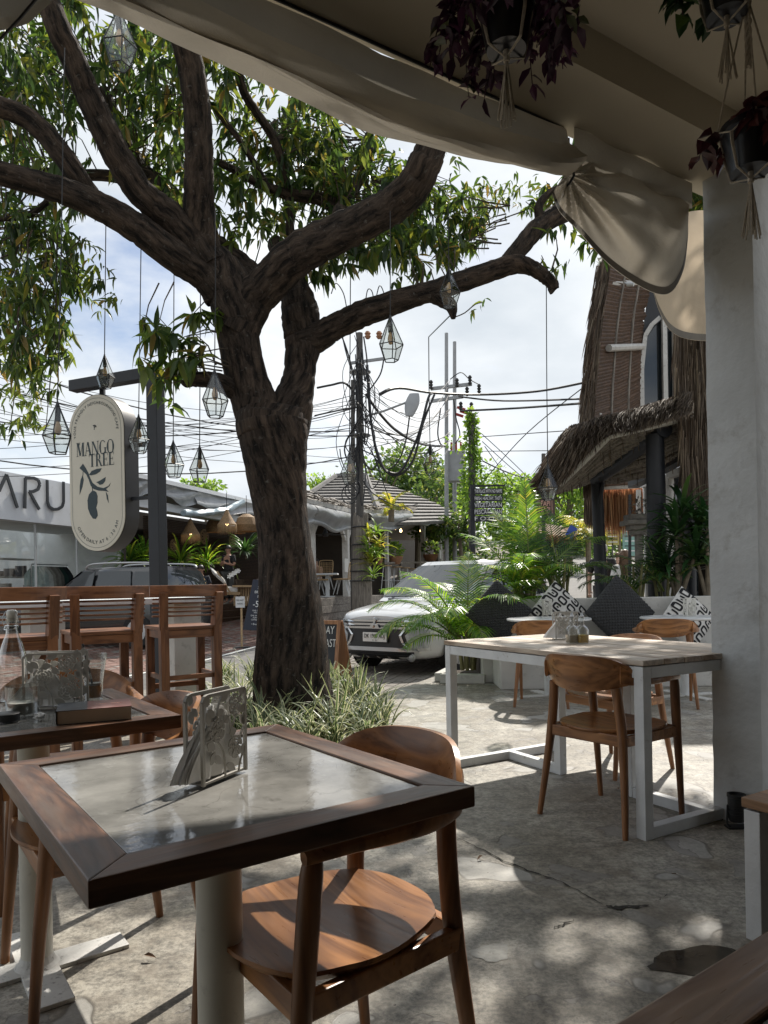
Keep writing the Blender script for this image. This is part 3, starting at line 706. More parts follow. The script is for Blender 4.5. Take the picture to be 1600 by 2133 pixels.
def make_chair(name, label, m=None, group='wooden armchairs'):
    m = m or M_chair
    root = thing(name, label, 'chair', group=group)
    # seat: dished, wider in front, rounded corners
    top, und, rows = [], [], []
    NU, NV = 13, 13
    def outline(u, v):      # u,v in -1..1
        x = u*math.sqrt(max(0, 1-.42*v*v)); y = v*math.sqrt(max(0, 1-.42*u*u))
        return x*(.225+.02*y), y*.228+.01
    def zt(u, v): r2 = u*u+v*v; return .446-.016*max(0, 1-r2*.8)-.006*max(0, v-.6)
    g = MB()
    T = [[(*outline(-1+2*i/(NU-1), -1+2*k/(NV-1)), zt(-1+2*i/(NU-1), -1+2*k/(NV-1))) for k in range(NV)] for i in range(NU)]
    Bt = [[(p[0]*.965, p[1]*.965, .425) for p in r] for r in T]
    g.grid([[r[k] for r in T] for k in range(NV)]); g.grid([[r[k] for r in Bt][::-1] for k in range(NV)])
    per = [(i, 0) for i in range(NU)]+[(NU-1, k) for k in range(1, NV)]+[(i, NV-1) for i in range(NU-2, -1, -1)]+[(0, k) for k in range(NV-2, 0, -1)]
    g.grid([[Bt[i][k] for i, k in per], [(T[i][k][0]*1.004, T[i][k][1]*1.004, T[i][k][2]-.008) for i, k in per], [T[i][k] for i, k in per]], closed=True)
    g.build('seat', m, root, smooth=True)
    for sx in (-1, 1):
        g = MB(); g.tube(spline([(sx*.222, .232, 0), (sx*.224, .212, .25), (sx*.226, .192, .45), (sx*.229, .178, .60), (sx*.231, .172, .648)], 4), [.0125+.0095*min(1, i/9) if i < 13 else .0215-.004*(i-13)/3 for i in range(17)], 12)
        g.build('leg', M_leg if m is M_chair else m, root, smooth=True)
        g = MB(); g.tube(spline([(sx*.232, -.235, 0), (sx*.212, -.205, .22), (sx*.192, -.185, .42), (sx*.176, -.185, .56), (sx*.168, -.19, .635)], 4), [.0125+.0095*min(1, i/8) for i in range(17)], 12)
        g.build('leg', M_leg if m is M_chair else m, root, smooth=True)
        g = MB(); g.bar((sx*.202, -.19, .405), (sx*.224, .195, .405), .024, .045); g.build('side_rail', m, root, bevel=.004)
        # arm: flat near the front, twists up into the back
        pts = spline([(sx*.232, .192, .655), (sx*.246, .10, .662), (sx*.257, 0, .664), (sx*.252, -.09, .668), (sx*.230, -.165, .680), (sx*.200, -.205, .695)], 6)
        g = MB(); rows = []
        for i, p in enumerate(pts):
            u = i/(len(pts)-1); q = pts[min(i+1, len(pts)-1)]; o = pts[max(i-1, 0)]
            t = Vector((q[0]-o[0], q[1]-o[1], 0)).normalized(); nx = Vector((t.y, -t.x, 0))
            w = (.018+.012*math.sin(min(1, u*1.6)*PI))*(1-u*.5); h = .011+.030*u*u; row = []
            for k in range(12):
                a = 2*PI*k/12; c = math.cos(a); s_ = math.sin(a)
                row.append(Vector(p)+nx*(w*math.copysign(abs(c)**.7, c))+Vector((0, 0, h*math.copysign(abs(s_)**.7, s_))))
            rows.append(row)
        g.grid(rows, closed=True); g.add(rows[0], [tuple(range(11, -1, -1))]); g.add(rows[-1], [tuple(range(12))]); g.build('arm', m, root, smooth=True)
    MBb = MB(); MBb.bar((-.19, -.187, .405), (.19, -.187, .405), .024, .05); MBb.bar((-.22, .197, .405), (.22, .197, .405), .024, .05); MBb.build('cross_rail', m, root, bevel=.004)
    g = MB(); F_, Bk = [], []                       # backrest: bent board
    for i in range(21):
        u = -1+2*i/20; x = .246*u; yb = -.258+.115*u*u; zt_ = .775-.055*abs(u)**5-.008*u*u; zb = .612+.050*abs(u)**2.2
        rf, rb = [], []
        for k in range(9):
            v = k/8; z = zb+(zt_-zb)*v; tilt = -.030*(v-.4); th = .013*(1-.45*abs(2*v-1)**3)
            rf.append((x, yb+tilt+th, z)); rb.append((x, yb+tilt-th, z))
        F_.append(rf); Bk.append(rb)
    loop = [F_[i]+Bk[i][::-1] for i in range(21)]
    g.grid(loop, closed=True); g.add(loop[0], [tuple(range(18))]); g.add(loop[-1], [tuple(range(17, -1, -1))]); g.build('backrest', m, root, smooth=True)
    return root
def heading(fx, fy): return math.atan2(-fx, fy)      # local +Y to (fx, fy)
ch = make_chair('armchair', 'wooden armchair pulled up to the near table, seat half in sunlight', M_chair)
ch.location = (-.118, 1.44, 0); ch.rotation_euler.z = heading(-.80, -.60); ch.scale = (.89, .95, 1)
aw = Vector((.867, .498, 0)); cw = Vector((.498, -.867, 0))
P = [((1.05, 3.345), (.79, .61), 'brown wooden armchair facing the white framed plank table, nearest the column'),
     ((1.35, 4.24), (-.867, -.498), 'wooden armchair on the far side of the white framed plank table'),
     ((1.43, 6.46), (.30, .95), 'wooden armchair at the marble table beside the pale dark-knit cushion end'),
     ((2.50, 6.33), (.30, .95), 'wooden armchair at the marble table beside the column'),
     ((-.83, 2.07), (-.81, -.587), 'wooden armchair tucked under the book table with its back by the spider plants'),
     ((-1.22, 2.72), (.42, -.90), 'wooden armchair behind the drinking glass at the far side of the book table')]
P[2] = (P[2][0], P[2][1], 'wooden armchair at the left one of the two round marble tables')
P[3] = (P[3][0], P[3][1], 'wooden armchair at the right one of the two round marble tables, beside the column')
for (p, f, lab) in P:
    c = dup(ch, (p[0], p[1], 0), heading(*f), lab); c.scale = (1, 1, 1)

# ---- white framed table with plank top
def white_table():
    cen = Vector((.7185, 3.63, 0))+aw*.466; L_, Wd, zt = 1.471, .932, .762
    root = thing('plank_table', 'white steel framed table with weathered plank top and oil bottles', 'table', (cen.x, cen.y, 0), math.atan2(aw.y, aw.x))
    # local x along aw (width), local y along -cw (length)
    n = 7; rr = random.Random(2)
    for i in range(n):
        w = Wd/n; o = MB().box((-Wd/2+w*(i+.5), 0, zt-.012+rr.random()*.002), (w-.004, L_, .024)).build('plank', M_plank, root, bevel=.002)
    s = .05; X, Y = Wd/2-.03, L_/2-.03; zf = zt-.026
    for sy in (-1, 1):
        for sx in (-1, 1):
            MB().box((sx*X, sy*Y, zf/2), (s, s, zf)).build('leg', M_white, root, bevel=.003)
        MB().box((0, sy*Y, s/2+.001), (2*X-s-.002, s-.003, s)).build('floor_rail', M_white, root, bevel=.003)
        MB().box((0, sy*Y, zf-s/2-.001), (2*X-s-.002, s-.003, s)).build('top_rail', M_white, root, bevel=.003)
        MB().box((0, sy*(Y-.225), s/2+.001), (s-.003, .40, s)).build('inner_floor_rail', M_white, root, bevel=.003)
        MB().box((0, sy*(Y-.45), zf/2), (s, s, zf-.002)).build('post', M_white, root, bevel=.003)
    for sx in (-1, 1):
        MB().box((sx*X, 0, zf-s/2-.001), (s-.003, 2*Y-s-.002, s)).build('top_rail', M_white, root, bevel=.003)
    return root
white_table()
# ---- bar chairs by the street counter
def make_stool(label):
    root = thing('bar_chair', label, 'bar chair', group='slatted wooden bar chairs')
    for sx in (-1, 1):
        MB().bar((sx*.205, .185, 0), (sx*.205, .185, .80), .055, .06).build('leg', M_stoolz, root, bevel=.004)
        g = MB(); g.bar((sx*.205, -.20, 0), (sx*.205, -.195, .82), .062, .078); g.build('leg', M_stoolz, root, bevel=.004)
        g = MB(); g.bar((sx*.205, -.195, .80), (sx*.212, -.235, 1.08), .062, .075); g.build('back_post', M_stoolz, root, bevel=.004)
        MB().bar((sx*.205, -.17, .43), (sx*.205, .165, .43), .026, .035).build('foot_rail', M_stool, root, bevel=.003)
        MB().bar((sx*.205, -.17, .76), (sx*.205, .165, .76), .03, .06).build('seat_rail', M_stool, root, bevel=.003)
    MB().bar((-.18, .185, .33), (.18, .185, .33), .03, .04).build('foot_rail', M_stool, root, bevel=.003)
    MB().bar((-.18, -.198, .43), (.18, -.198, .43), .026, .035).build('foot_rail', M_stool, root, bevel=.003)
    MB().bar((-.18, .185, .76), (.18, .185, .76), .03, .06).build('seat_rail', M_stool, root, bevel=.003)
    MB().bar((-.18, -.196, .76), (.18, -.196, .76), .03, .06).build('seat_rail', M_stool, root, bevel=.003)
    MB().box((0, .01, .805), (.47, .46, .028)).build('seat', M_stool, root, bevel=.008)
    def curved(z, h, th, wide, y0, dep):
        g = MB(); rows = []
        for i in range(17):
            u = -1+2*i/16; x = wide*u; y = y0+dep*u*u
            rows.append([(x, y-th/2, z-h/2), (x, y+th/2, z-h/2), (x, y+th/2, z+h/2), (x, y-th/2, z+h/2)])
        g.grid(rows, closed=True); g.add(rows[0], [(3, 2, 1, 0)]); g.add(rows[-1], [(0, 1, 2, 3)]); return g
    curved(1.088, .088, .046, .30, -.266, .10).build('top_rail', M_stool, root, bevel=.006)
    for k in range(5):
        curved(1.028-.032*k, .014, .026, .275, -.252+.004*k, .09).build('slat', M_stool, root, bevel=.003)
    return root
M_stoolz = wood('stool_wood_upright', (.10, .038, .016), (.235, .098, .042), .42, 'Z', 1.2, .08)
sd = Vector((.57, .82, 0)).normalized(); sf = Vector((-.82, .57, 0)).normalized()
st = make_stool('slatted wooden bar chair in front of the black sign post')
st.location = (-2.06, 5.15, 0); st.rotation_euler.z = heading(-.55, .835)
dup(st, (-1.60, 5.62, 0), heading(-.55, .835), 'slatted wooden bar chair next to the tree trunk, rightmost of three')
dup(st, (-2.42, 4.62, 0), heading(-.55, .835), 'slatted wooden bar chair cut off by the picture edge, leftmost of three')
# counter
root = thing('bar_counter', 'white topped street counter behind the bar chairs', 'counter', (-2.5, 5.6, 0))
c1, c2 = Vector((-3.5, 4.75, 0)), Vector((-1.72, 6.42, 0)); dn = (c2-c1).normalized()
MB().bar(c1+Vector((0, 0, 1.005)), c2+Vector((0, 0, 1.005)), .42, .05).build('counter_top', M_white, root, world=True, bevel=.006)
for p in (c1+dn*.25, c1+dn*1.15, c2-dn*.12):
    MB().bar(p+Vector((0, 0, 0)), p+Vector((0, 0, .98)), .22, .26, up=dn).build('pillar', M_bench, root, world=True, bevel=.006)
# ---- round marble tables
def round_table(p, label):
    root = thing('round_table', label, 'table', (p[0], p[1], 0), .3, 'round marble tables')
    g = MB(); g.lathe((0, 0, 0), [(0, .755), (.395, .755), (.405, .750), (.405, .738), (.39, .732), (0, .732)][::-1], 48); g.build('marble_top', M_marble, root, smooth=True)
    g = MB(); g.lathe((0, 0, 0), [(.052, .012), (.052, .73)], 24); g.build('pedestal', M_white, root, smooth=True)
    g = MB(); g.box((0, 0, .006), (.62, .09, .012)); g.box((0, 0, .0065), (.09, .62, .0125)); g.build('base_plate', M_plate, root, bevel=.002)
    return root
round_table((1.60, 6.93), 'round white marble table with a patterned lantern, left one of two')
round_table((2.86, 6.78), 'round white marble table with a patterned lantern, partly behind the column')
# ---- built-in bench with planter behind it
root = thing('masonry_bench', 'built-in grey rendered bench with a low back wall under the palms', 'bench', (1.2, 7.4, 0))
x0, x1 = 1.19, 5.2
MB().box(((x0+x1)/2, 7.62, .20), (x1-x0, .54, .40)).build('seat_block', M_bench, root, world=True, bevel=.012)
MB().box(((x0+x1)/2-.05, 7.985, .46), (x1-x0+.12, .18, .92)).build('back_wall', M_bench, root, world=True, bevel=.012)
MB().box(((x0+x1)/2-.05, 8.80, .30), (x1-x0+.12, .10, .60)).build('planter_wall', M_bench, root, world=True, bevel=.012)
MB().box(((x0+x1)/2-.05, 8.42, .25), (x1-x0+.10, .66, .5)).build('planting_soil', M_soil, root, world=True)
MB().bar((.62, 7.98, .05), (1.10, 7.86, .05), .12, .10).build('kerb', M_bench, root, world=True, bevel=.01)
MB().bar((.60, 8.05, .05), (.80, 8.65, .05), .10, .10).build('kerb', M_bench, root, world=True, bevel=.01)
MB().box((.92, 8.35, .03), (.42, .55, .06)).build('planting_soil', M_soil, root, world=True)
# cushions
def cushion(p, rot, size, label, kind, name='cushion'):
    root = thing(name, label, 'cushion', p, 0, 'bench cushions'); root.rotation_euler = rot
    N = 72 if kind == 'knit' else 16; g = MB()
    fr, bk = [], []
    for i in range(N+1):
        a, b_ = [], []
        for k in range(N+1):
            u = -1+2*i/N; v = -1+2*k/N
            pin = 1-.10*(1-abs(u)**2)*abs(v)**3; pin2 = 1-.10*(1-abs(v)**2)*abs(u)**3
            h = .085*(max(0, (1-u*u)*(1-v*v))**.42)
            if kind == 'knit': h += .011*abs(math.sin(PI*9*(u+v)*.75)*math.sin(PI*9*(u-v)*.75))*(1 if abs(u) < .98 and abs(v) < .98 else 0)
            a.append((u*size/2*pin, -h, v*size/2*pin2)); b_.append((u*size/2*pin, h, v*size/2*pin2))
        fr.append(a); bk.append(b_)
    g.grid(fr); g.grid([r[::-1] for r in bk]); 
    g.build('cover', M_cushd if kind == 'knit' else M_cushw, root, smooth=(kind != 'knit'))
    if kind != 'knit':                              # printed black loops, lying on the bulge of the cover
        def surf(u, v): h = .085*(max(0, (1-u*u)*(1-v*v))**.42); return (u*size/2*(1-.10*(1-u*u)*abs(v)**3), -h-.0025, v*size/2*(1-.10*(1-v*v)*abs(u)**3))
        g = MB(); rr = random.Random(11)
        def stroke(pts, w):
            pts = [Vector(q) for q in pts]; L1, L2 = [], []
            for i, q in enumerate(pts):
                t = (pts[min(i+1, len(pts)-1)]-pts[max(0, i-1)]).normalized(); nn = Vector((-t.y, t.x))
                L1.append(surf(*(q+nn*w))); L2.append(surf(*(q-nn*w)))
            g.grid([L1, L2])
        def loop(cx, cy, rx, ry, op):
            pts = []
            for k in range(25):
                a = op+2*PI*k/24*(.78 if op else 1.0); c, s_ = math.cos(a), math.sin(a)
                pts.append((cx+rx*math.copysign(abs(c)**.5, c), cy+ry*math.copysign(abs(s_)**.5, s_)))
            stroke([q for q in pts if abs(q[0]) < .95 and abs(q[1]) < .95], .045)
        for i in range(4):
            for k in range(5):
                cx, cy = -.78+i*.52, -.8+k*.40; loop(cx, cy, .18, .125, (0, 1.2, 3.4, 0)[(i+2*k) % 4])
                if (i+k) % 3 == 0: stroke([(cx-.05, cy), (cx+.05, cy)], .03)
        g.build('print', M_cushb, root)
    return root
cushion(W(1040, 1276, 7.70)+Vector((0, .02, 0)), (R(-14), R(41), R(-16)), .52, 'dark knitted cushion at the open end of the bench', 'knit')
cushion(W(1163, 1275, 7.78), (R(-14), R(44), R(4)), .50, 'white cushion with black loops behind the left marble table', 'print')
cushion(W(1292, 1276, 7.74), (R(-15), R(45), R(2)), .60, 'large dark knitted cushion standing on its corner between two marble tables', 'knit')
cushion(W(1432, 1290, 7.72), (R(-14), R(42), R(6)), .52, 'white cushion with black loops behind the marble table by the column', 'print')
# ---- low white bench and the spotlight at the right
p = W(1550, 1668, 2.17); root = thing('low_bench', 'low white framed bench with a wooden seat cut off at the right edge', 'bench', (p.x, p.y, 0), math.atan2(A.y, A.x))
MB().box((.5, -.19, .418), (1.0, .40, .03)).build('seat_board', M_bencht, root, bevel=.004)
for lx in (.03, .97):
    for ly in (-.36, -.02): MB().box((lx, ly, .198), (.05, .05, .396)).build('leg', M_white, root, bevel=.003)
MB().box((.5, -.02, .372), (.888, .045, .05)).build('rail', M_white, root, bevel=.003); MB().box((.5, -.36, .372), (.888, .045, .05)).build('rail', M_white, root, bevel=.003)
p = G(1535, 1724); root = thing('floor_spotlight', 'small black round spotlight standing at the foot of the column', 'spotlight', (p.x, p.y, 0))
g = MB(); g.lathe((0, 0, 0), [(.030, .03), (.036, .045), (.036, .135), (.039, .137), (.039, .150), (.031, .150), (.029, .140), (0, .140)], 24); g.build('housing', M_plas, root, smooth=True)
g = MB(); g.tube([(-.04, 0, .10), (-.043, 0, .02), (-.03, -.01, .004), (.03, -.01, .004), (.043, 0, .02), (.04, 0, .10)], .004, 6); g.box((0, 0, .004), (.09, .05, .007)); g.build('bracket', M_plas, root)
for z in (.06, .075, .09):
    g = MB(); g.lathe((0, 0, z), [(.034, 0), (.040, 0), (.040, .005), (.034, .005)], 24); g.build('cooling_ring', M_plas, root)

# ================================================================== things on the tables
def rose_panel(w, h, root, name='rose_panel', m=None, y=0, frame=True):
    """laser-cut sheet: frame, stems, leaves and three roses"""
    m = m or M_holder; g = MB(); th = .0022; r = .0028
    fr = [(-w/2, 0), (-w/2, h*.93), (-w*.45, h*.985), (-w*.38, h), (w*.5, h), (w/2, 0)]
    for i in range(len(fr)-1): g.bar((fr[i][0], y, fr[i][1]), (fr[i+1][0], y, fr[i+1][1]), .006, .006)
    if frame: g.build('wire_frame', m, root); g = MB()
    def disc(poly): g.prism(poly, (0, y+th/2, 0), (1, 0, 0), (0, 0, 1), th)
    def leaf(cx, cz, ang, l, wd):
        pts = []
        for k in range(9):
            u = k/8; pts.append((l*u, wd*math.sin(PI*u)**.8))
        for k in range(7, 0, -1):
            u = k/8; pts.append((l*u, -wd*math.sin(PI*u)**.8))
        c, s = math.cos(ang), math.sin(ang); disc([(cx+a*c-b*s, cz+a*s+b*c) for a, b in pts])
    def stem(pts):
        P_ = spline(pts, 5)
        for i in range(len(P_)-1): g.bar((P_[i][0], y, P_[i][1]), (P_[i+1][0], y, P_[i+1][1]), .0032, .0024)
    def rose(cx, cz, R_):
        # concentric cut petals as arcs
        for ri, (r0, r1) in enumerate(((.0, .16), (.27, .46), (.56, .74), (.83, 1.0))):
            nseg = 1 if ri == 0 else 3+ri
            for k in range(nseg):
                a0 = 2*PI*k/nseg+ri*.7; a1_ = a0+2*PI/nseg*(.86 if ri else 1.0); n = 7 if ri else 10; po, pi_ = [], []
                for q in range(n):
                    a = a0+(a1_-a0)*q/(n-1); wob = 1+.08*math.sin(PI*q/(n-1))
                    po.append((cx+R_*r1*wob*math.cos(a), cz+R_*r1*wob*math.sin(a))); pi_.append((cx+R_*r0*math.cos(a), cz+R_*r0*math.sin(a)))
                disc(po+pi_[::-1] if ri else po[:-1])
        for a in (.3, 1.7, 2.9, 4.1, 5.4):
            g.bar((cx+R_*.1*math.cos(a), y, cz+R_*.1*math.sin(a)), (cx+R_*.95*math.cos(a), y, cz+R_*.95*math.sin(a)), .003, .002)
    s = w/.13; t = h/.16
    rose(-.022*s, .093*t, .0215*s); rose(.034*s, .132*t, .021*s); rose(.033*s, .052*t, .021*s)
    stem([(-.022*s, .112*t), (-.018*s, .135*t), (-.006*s, .158*t)]); stem([(.0, .105*t), (.02*s, .118*t), (.03*s, .125*t)]); stem([(-.065*s, .075*t), (-.045*s, .078*t), (-.03*s, .085*t)])
    stem([(.02*s, .10*t), (.02*s, .08*t), (.03*s, .06*t)]); stem([(.065*s, .085*t), (.055*s, .08*t), (.045*s, .06*t)]); stem([(.064*s, .045*t), (.05*s, .025*t), (.042*s, .003*t)]); stem([(.034*s, .112*t), (.03*s, .1*t), (.02*s, .09*t)])
    stem([(.0, .0), (.0, .02*t), (-.005*s, .05*t), (-.02*s, .07*t)])
    for (cx, cz, an, l, wd) in ((-.03, .118, 2.4, .025, .0075), (-.045, .105, 1.9, .028, .008), (-.025, .122, .2, .024, .0075), (-.01, .145, .5, .026, .008), (.05, .115, .6, .026, .008), (.05, .108, -.9, .024, .0075),
            (-.03, .06, 2.6, .026, .009), (-.03, .055, 4.2, .026, .0075), (.015, .08, .2, .022, .008), (.01, .10, 2.0, .02, .008), (.058, .09, 1.3, .026, .0075), (.055, .03, 1.4, .024, .0075), (.03, .01, 2.6, .03, .008), (-.012, .03, 2.4, .026, .008), (-.055, .14, 1.1, .02, .007), (.052, .145, 1.3, .022, .007)):
        leaf(cx*s, cz*t, an, l*s, wd*s)
    return g.build(name, m, root)
def napkin_holder(loc, rz, w, h, dep, label):
    root = thing('napkin_holder', label, 'napkin holder', loc, rz, 'cut metal napkin holders')
    rose_panel(w, h, root, y=-dep/2); rose_panel(w, h, root, y=dep/2)
    MB().box((0, 0, .002), (w, dep, .003)).build('base', M_holder, root)
    return root
def napkins(loc, rz, w, h, dep, label, seed=1):
    root = thing('napkin_stack', label, 'napkins', loc, rz, 'paper napkins in the holders')
    rr = random.Random(seed)
    for k in range(9):
        y = -dep*.36+dep*.72*k/8; tipx = .012*(rr.random()-.5); top = h*(.80+.08*rr.random()); sp = .025+.03*rr.random(); g = MB(); rows = []
        for i in range(7):
            v = i/6; row = []
            for j in range(9):
                u = -1+2*j/8; half = w*.16+(w*.36+sp*.55)*(1-v)
                row.append((tipx+u*half-(1-v)*.014, y*(.5+.7*v)+(.010*math.sin(u*4+k*1.3)*(1-v)+.004*math.sin(u*9+k))+.003*math.sin(v*6), .004+top*v*(1-.10*u*u)+.004*abs(u)*(1-v)))
            rows.append(row)
        g.grid(rows); g.grid([[(p[0], p[1]+.0008, p[2]) for p in r][::-1] for r in rows]); g.build('napkin', M_napkin, root, smooth=True)
    return root
ZT = .7485
hp = (G(372, 1660, ZT)+G(525, 1600, ZT))/2
d_ = math.atan2((G(523, 1602, ZT)-G(416, 1646, ZT)).y, (G(523, 1602, ZT)-G(416, 1646, ZT)).x)
hc = (G(416, 1646, ZT)+G(523, 1602, ZT))/2+Vector((-math.sin(d_), math.cos(d_), 0))*.022
napkin_holder((hc.x, hc.y, .7505), d_, .125, .158, .038, 'grey cut metal rose napkin holder on the big near table')
napkins((hc.x-.004, hc.y, .753), d_, .12, .15, .034, 'fanned white paper napkins in the near rose holder', 3)
hc2 = W(100, 1462, 2.2); hc2.z = .7505; k2 = G(118, 1475, ZT)
napkin_holder((k2.x, k2.y, .7505), .10, .165, .165, .06, 'grey cut metal rose napkin holder between the bottle and drinking glass')
napkins((k2.x-.03, k2.y, .753), .10, .14, .13, .05, 'fanned white paper napkins in the holder behind the candle tumbler', 5)
p3 = G(1178, 1332, .762); napkin_holder((p3.x, p3.y, .7645), .05, .13, .16, .06, 'cut metal napkin holder on the weathered plank table')
napkins((p3.x-.02, p3.y, .767), .05, .13, .15, .05, 'fanned white paper napkins beside the oil bottles', 7)
# tumbler with candle water
p = G(48, 1492, ZT); root = thing('candle_tumbler', 'wide clear glass tumbler with a candle at the picture edge', 'tumbler', (p.x, p.y, .7505))
g = MB(); g.lathe((0, 0, 0), [(.040, 0), (.043, .003), (.045, .085), (.0435, .085), (.041, .008), (0, .008)], 32); g.build('glass', M_clear, root, smooth=True)
g = MB(); g.lathe((0, 0, .009), [(.040, 0), (.0415, .030), (.0, .0295)], 28); g.build('wax', M_wax, root, smooth=True)
# swing-top bottle
p = G(28, 1462, ZT); root = thing('swing_top_bottle', 'clear glass water bottle with white swing top stopper', 'bottle', (p.x, p.y, .7505))
g = MB(); g.lathe((0, 0, 0), [(0, .012), (.035, .004), (.042, .004), (.044, .012), (.044, .12), (.040, .15), (.030, .185), (.019, .215), (.0155, .24), (.0155, .255), (.018, .257), (.018, .266), (.0145, .268)], 32); g.build('glass', M_clear, root, smooth=True)
g = MB(); g.lathe((0, 0, .268), [(.013, -.012), (.0145, 0), (.0165, .004), (.0165, .019), (.012, .025), (0, .026)], 20); g.build('stopper', M_white2, root, smooth=True)
g = MB()
for s in (-1, 1): g.tube(spline([(s*.020, 0, .238), (s*.026, -.006, .252), (s*.024, -.01, .27), (s*.012, -.004, .292), (0, 0, .287)], 4), .0013, 6)
g.tube([(.0175*math.cos(a), .0175*math.sin(a), .243) for a in [2*PI*k/16 for k in range(17)]], .0014, 5); g.tube(spline([(-.02, 0, .244), (-.012, -.024, .232), (.012, -.024, .232), (.02, 0, .244)], 5), .0013, 6); g.build('wire_bail', M_chrome, root)
# tall glass with rest of juice, and straw
p = G(196, 1463, ZT); root = thing('drinking_glass', 'tall fluted drinking glass with a rest of orange juice', 'glass', (p.x, p.y, .7505))
g = MB(); rows = []
for (r, z, fl) in [(.024, 0, 0), (.0265, .004, .04), (.0285, .05, .07), (.033, .09, .07), (.0385, .128, .05), (.0405, .136, .0), (.041, .152, 0), (.0395, .152, 0), (.037, .128, 0), (.031, .09, 0), (.026, .05, 0), (.024, .015, 0), (.0001, .014, 0)]:
    rows.append([(r*(1-fl*abs(math.sin(5*a)))*math.cos(a), r*(1-fl*abs(math.sin(5*a)))*math.sin(a), z) for a in [2*PI*k/40 for k in range(40)]])
g.grid(rows, closed=True); g.add(rows[0], [tuple(range(39, -1, -1))]); g.build('glass', M_clear, root, smooth=True)
g = MB(); g.lathe((0, 0, .016), [(0, 0), (.0215, 0), (.0245, .037), (0, .036)], 28); g.build('juice', M_juice, root, smooth=True)
g = MB(); g.lathe((0, 0, .0535), [(0, 0), (.0243, 0), (.0248, .006), (0, .005)], 28); g.build('foam', M_wax, root, smooth=True)
q = p; root = tag(bpy.data.objects.new('drinking_straw', None), 'black and white striped paper straw standing in the juice glass', 'straw'); C.objects.link(root); root.location = (p.x-.004, p.y-.004, .767)
a0, b0 = Vector((.010, .0, 0)), Vector((-.022, -.012, .168)); nseg = 9
for k in range(nseg):
    u0, u1 = k/nseg, (k+1)/nseg
    MB().tube([a0.lerp(b0, u0), a0.lerp(b0, u1)], .0033, 10).build('stripe', M_black if k % 2 == 0 else M_paper, root, smooth=True)
# book
c = [G(118, 1513, ZT), G(275, 1500, ZT)]; v = (c[1]-c[0]); rz = math.atan2(v.y, v.x); l = v.length
root = thing('book', 'thick closed paperback book lying flat with its page edge to the front', 'book', (c[0].x, c[0].y, .7505), rz)
dpt = .145
MB().box((l/2, dpt/2, .0185), (l-.004, dpt-.004, .0335)).build('pages', M_book, root)
MB().box((l/2, dpt/2, .0008), (l, dpt, .0014)).build('cover', M_coverd, root); MB().box((l*.70, dpt/2, .0362), (l*.60, dpt, .0014)).build('cover', M_cover, root)
MB().box((l*.20, dpt/2, .0362), (l*.40, dpt, .0014)).build('cover_photo', M_coverd, root)
MB().box((-.0008, dpt/2, .0185), (.0014, dpt, .0368)).build('spine', M_coverd, root)
o = link('title_lettering', text_mesh('lost  days', .018, M_pinkletter, ext=.0002), root); o.location = (l*.70, dpt*.55, .0371)
# black tin, tissue, receipt
p = G(14, 1503, ZT); root = thing('black_tin', 'flat round black tin at the left edge of the book table', 'tin', (p.x, p.y, .7505))
g = MB(); g.lathe((0, 0, 0), [(.030, 0), (.033, .002), (.033, .010), (.0335, .011), (.0335, .020), (.031, .022), (0, .022)], 36); g.build('tin_body', M_plas, root, smooth=True)
def crumple(p, r, seed, label):
    rr = random.Random(seed); g = MB(); rows = []
    for i in range(9):
        th = PI*i/8; rows.append([(p.x+r*math.sin(th)*math.cos(a)*(.6+.8*rr.random()), p.y+r*math.sin(th)*math.sin(a)*(.6+.8*rr.random()), .7505+max(0, r*.55*(1-math.cos(th))*(.6+.7*rr.random()))) for a in [2*PI*k/12 for k in range(12)]])
    g.grid(rows, closed=True); return tag(g.build('crumpled_tissue', M_napkin), label, 'tissue')
crumple(G(83, 1500, ZT), .016, 3, 'crumpled white tissue beside the book and tumbler')
p = G(158, 1453, ZT); g = MB(); g.grid([[(p.x-.03+u*.07, p.y-.03+v*.07, .7508+.012*u*u) for u in (0, .3, .6, 1)] for v in (0, .5, 1)]); tag(g.build('paper_receipt', M_paper), 'curled paper slip under the drinking glass', 'receipt')
# oil and vinegar on the plank table, lanterns on the marble tables
def cruet(p, m, label):
    root = thing('oil_bottle', label, 'bottle', (p.x, p.y, .7645), .2, 'oil and vinegar bottles')
    g = MB(); rows = []
    for (r, z) in [(.028, 0), (.031, .004), (.031, .075), (.026, .09), (.013, .10), (.011, .135), (.014, .138), (.014, .145), (.010, .145)]:
        rows.append([(r*math.copysign(abs(math.cos(a))**.55, math.cos(a)) if z < .085 else r*math.cos(a), r*math.copysign(abs(math.sin(a))**.55, math.sin(a)) if z < .085 else r*math.sin(a), z) for a in [2*PI*k/24 for k in range(24)]])
    g.grid(rows, closed=True); g.build('glass', M_clear, root, smooth=True)
    MB().box((0, 0, .026), (.053, .053, .044)).build('liquid', m, root, bevel=.006)
    g = MB(); g.lathe((0, 0, .145), [(.012, -.006), (.013, .004), (.007, .010), (.005, .022)], 14); g.tube([(0, 0, .165), (.006, 0, .172), (.016, 0, .176)], .0035, 8); g.build('pourer', M_silver, root, smooth=True)
cruet(G(1192, 1341, .762), M_vinegar, 'small glass bottle of pale vinegar beside the napkin holder')
cruet(G(1213, 1341, .762), M_oil, 'small glass bottle of yellow oil, right one of the pair')
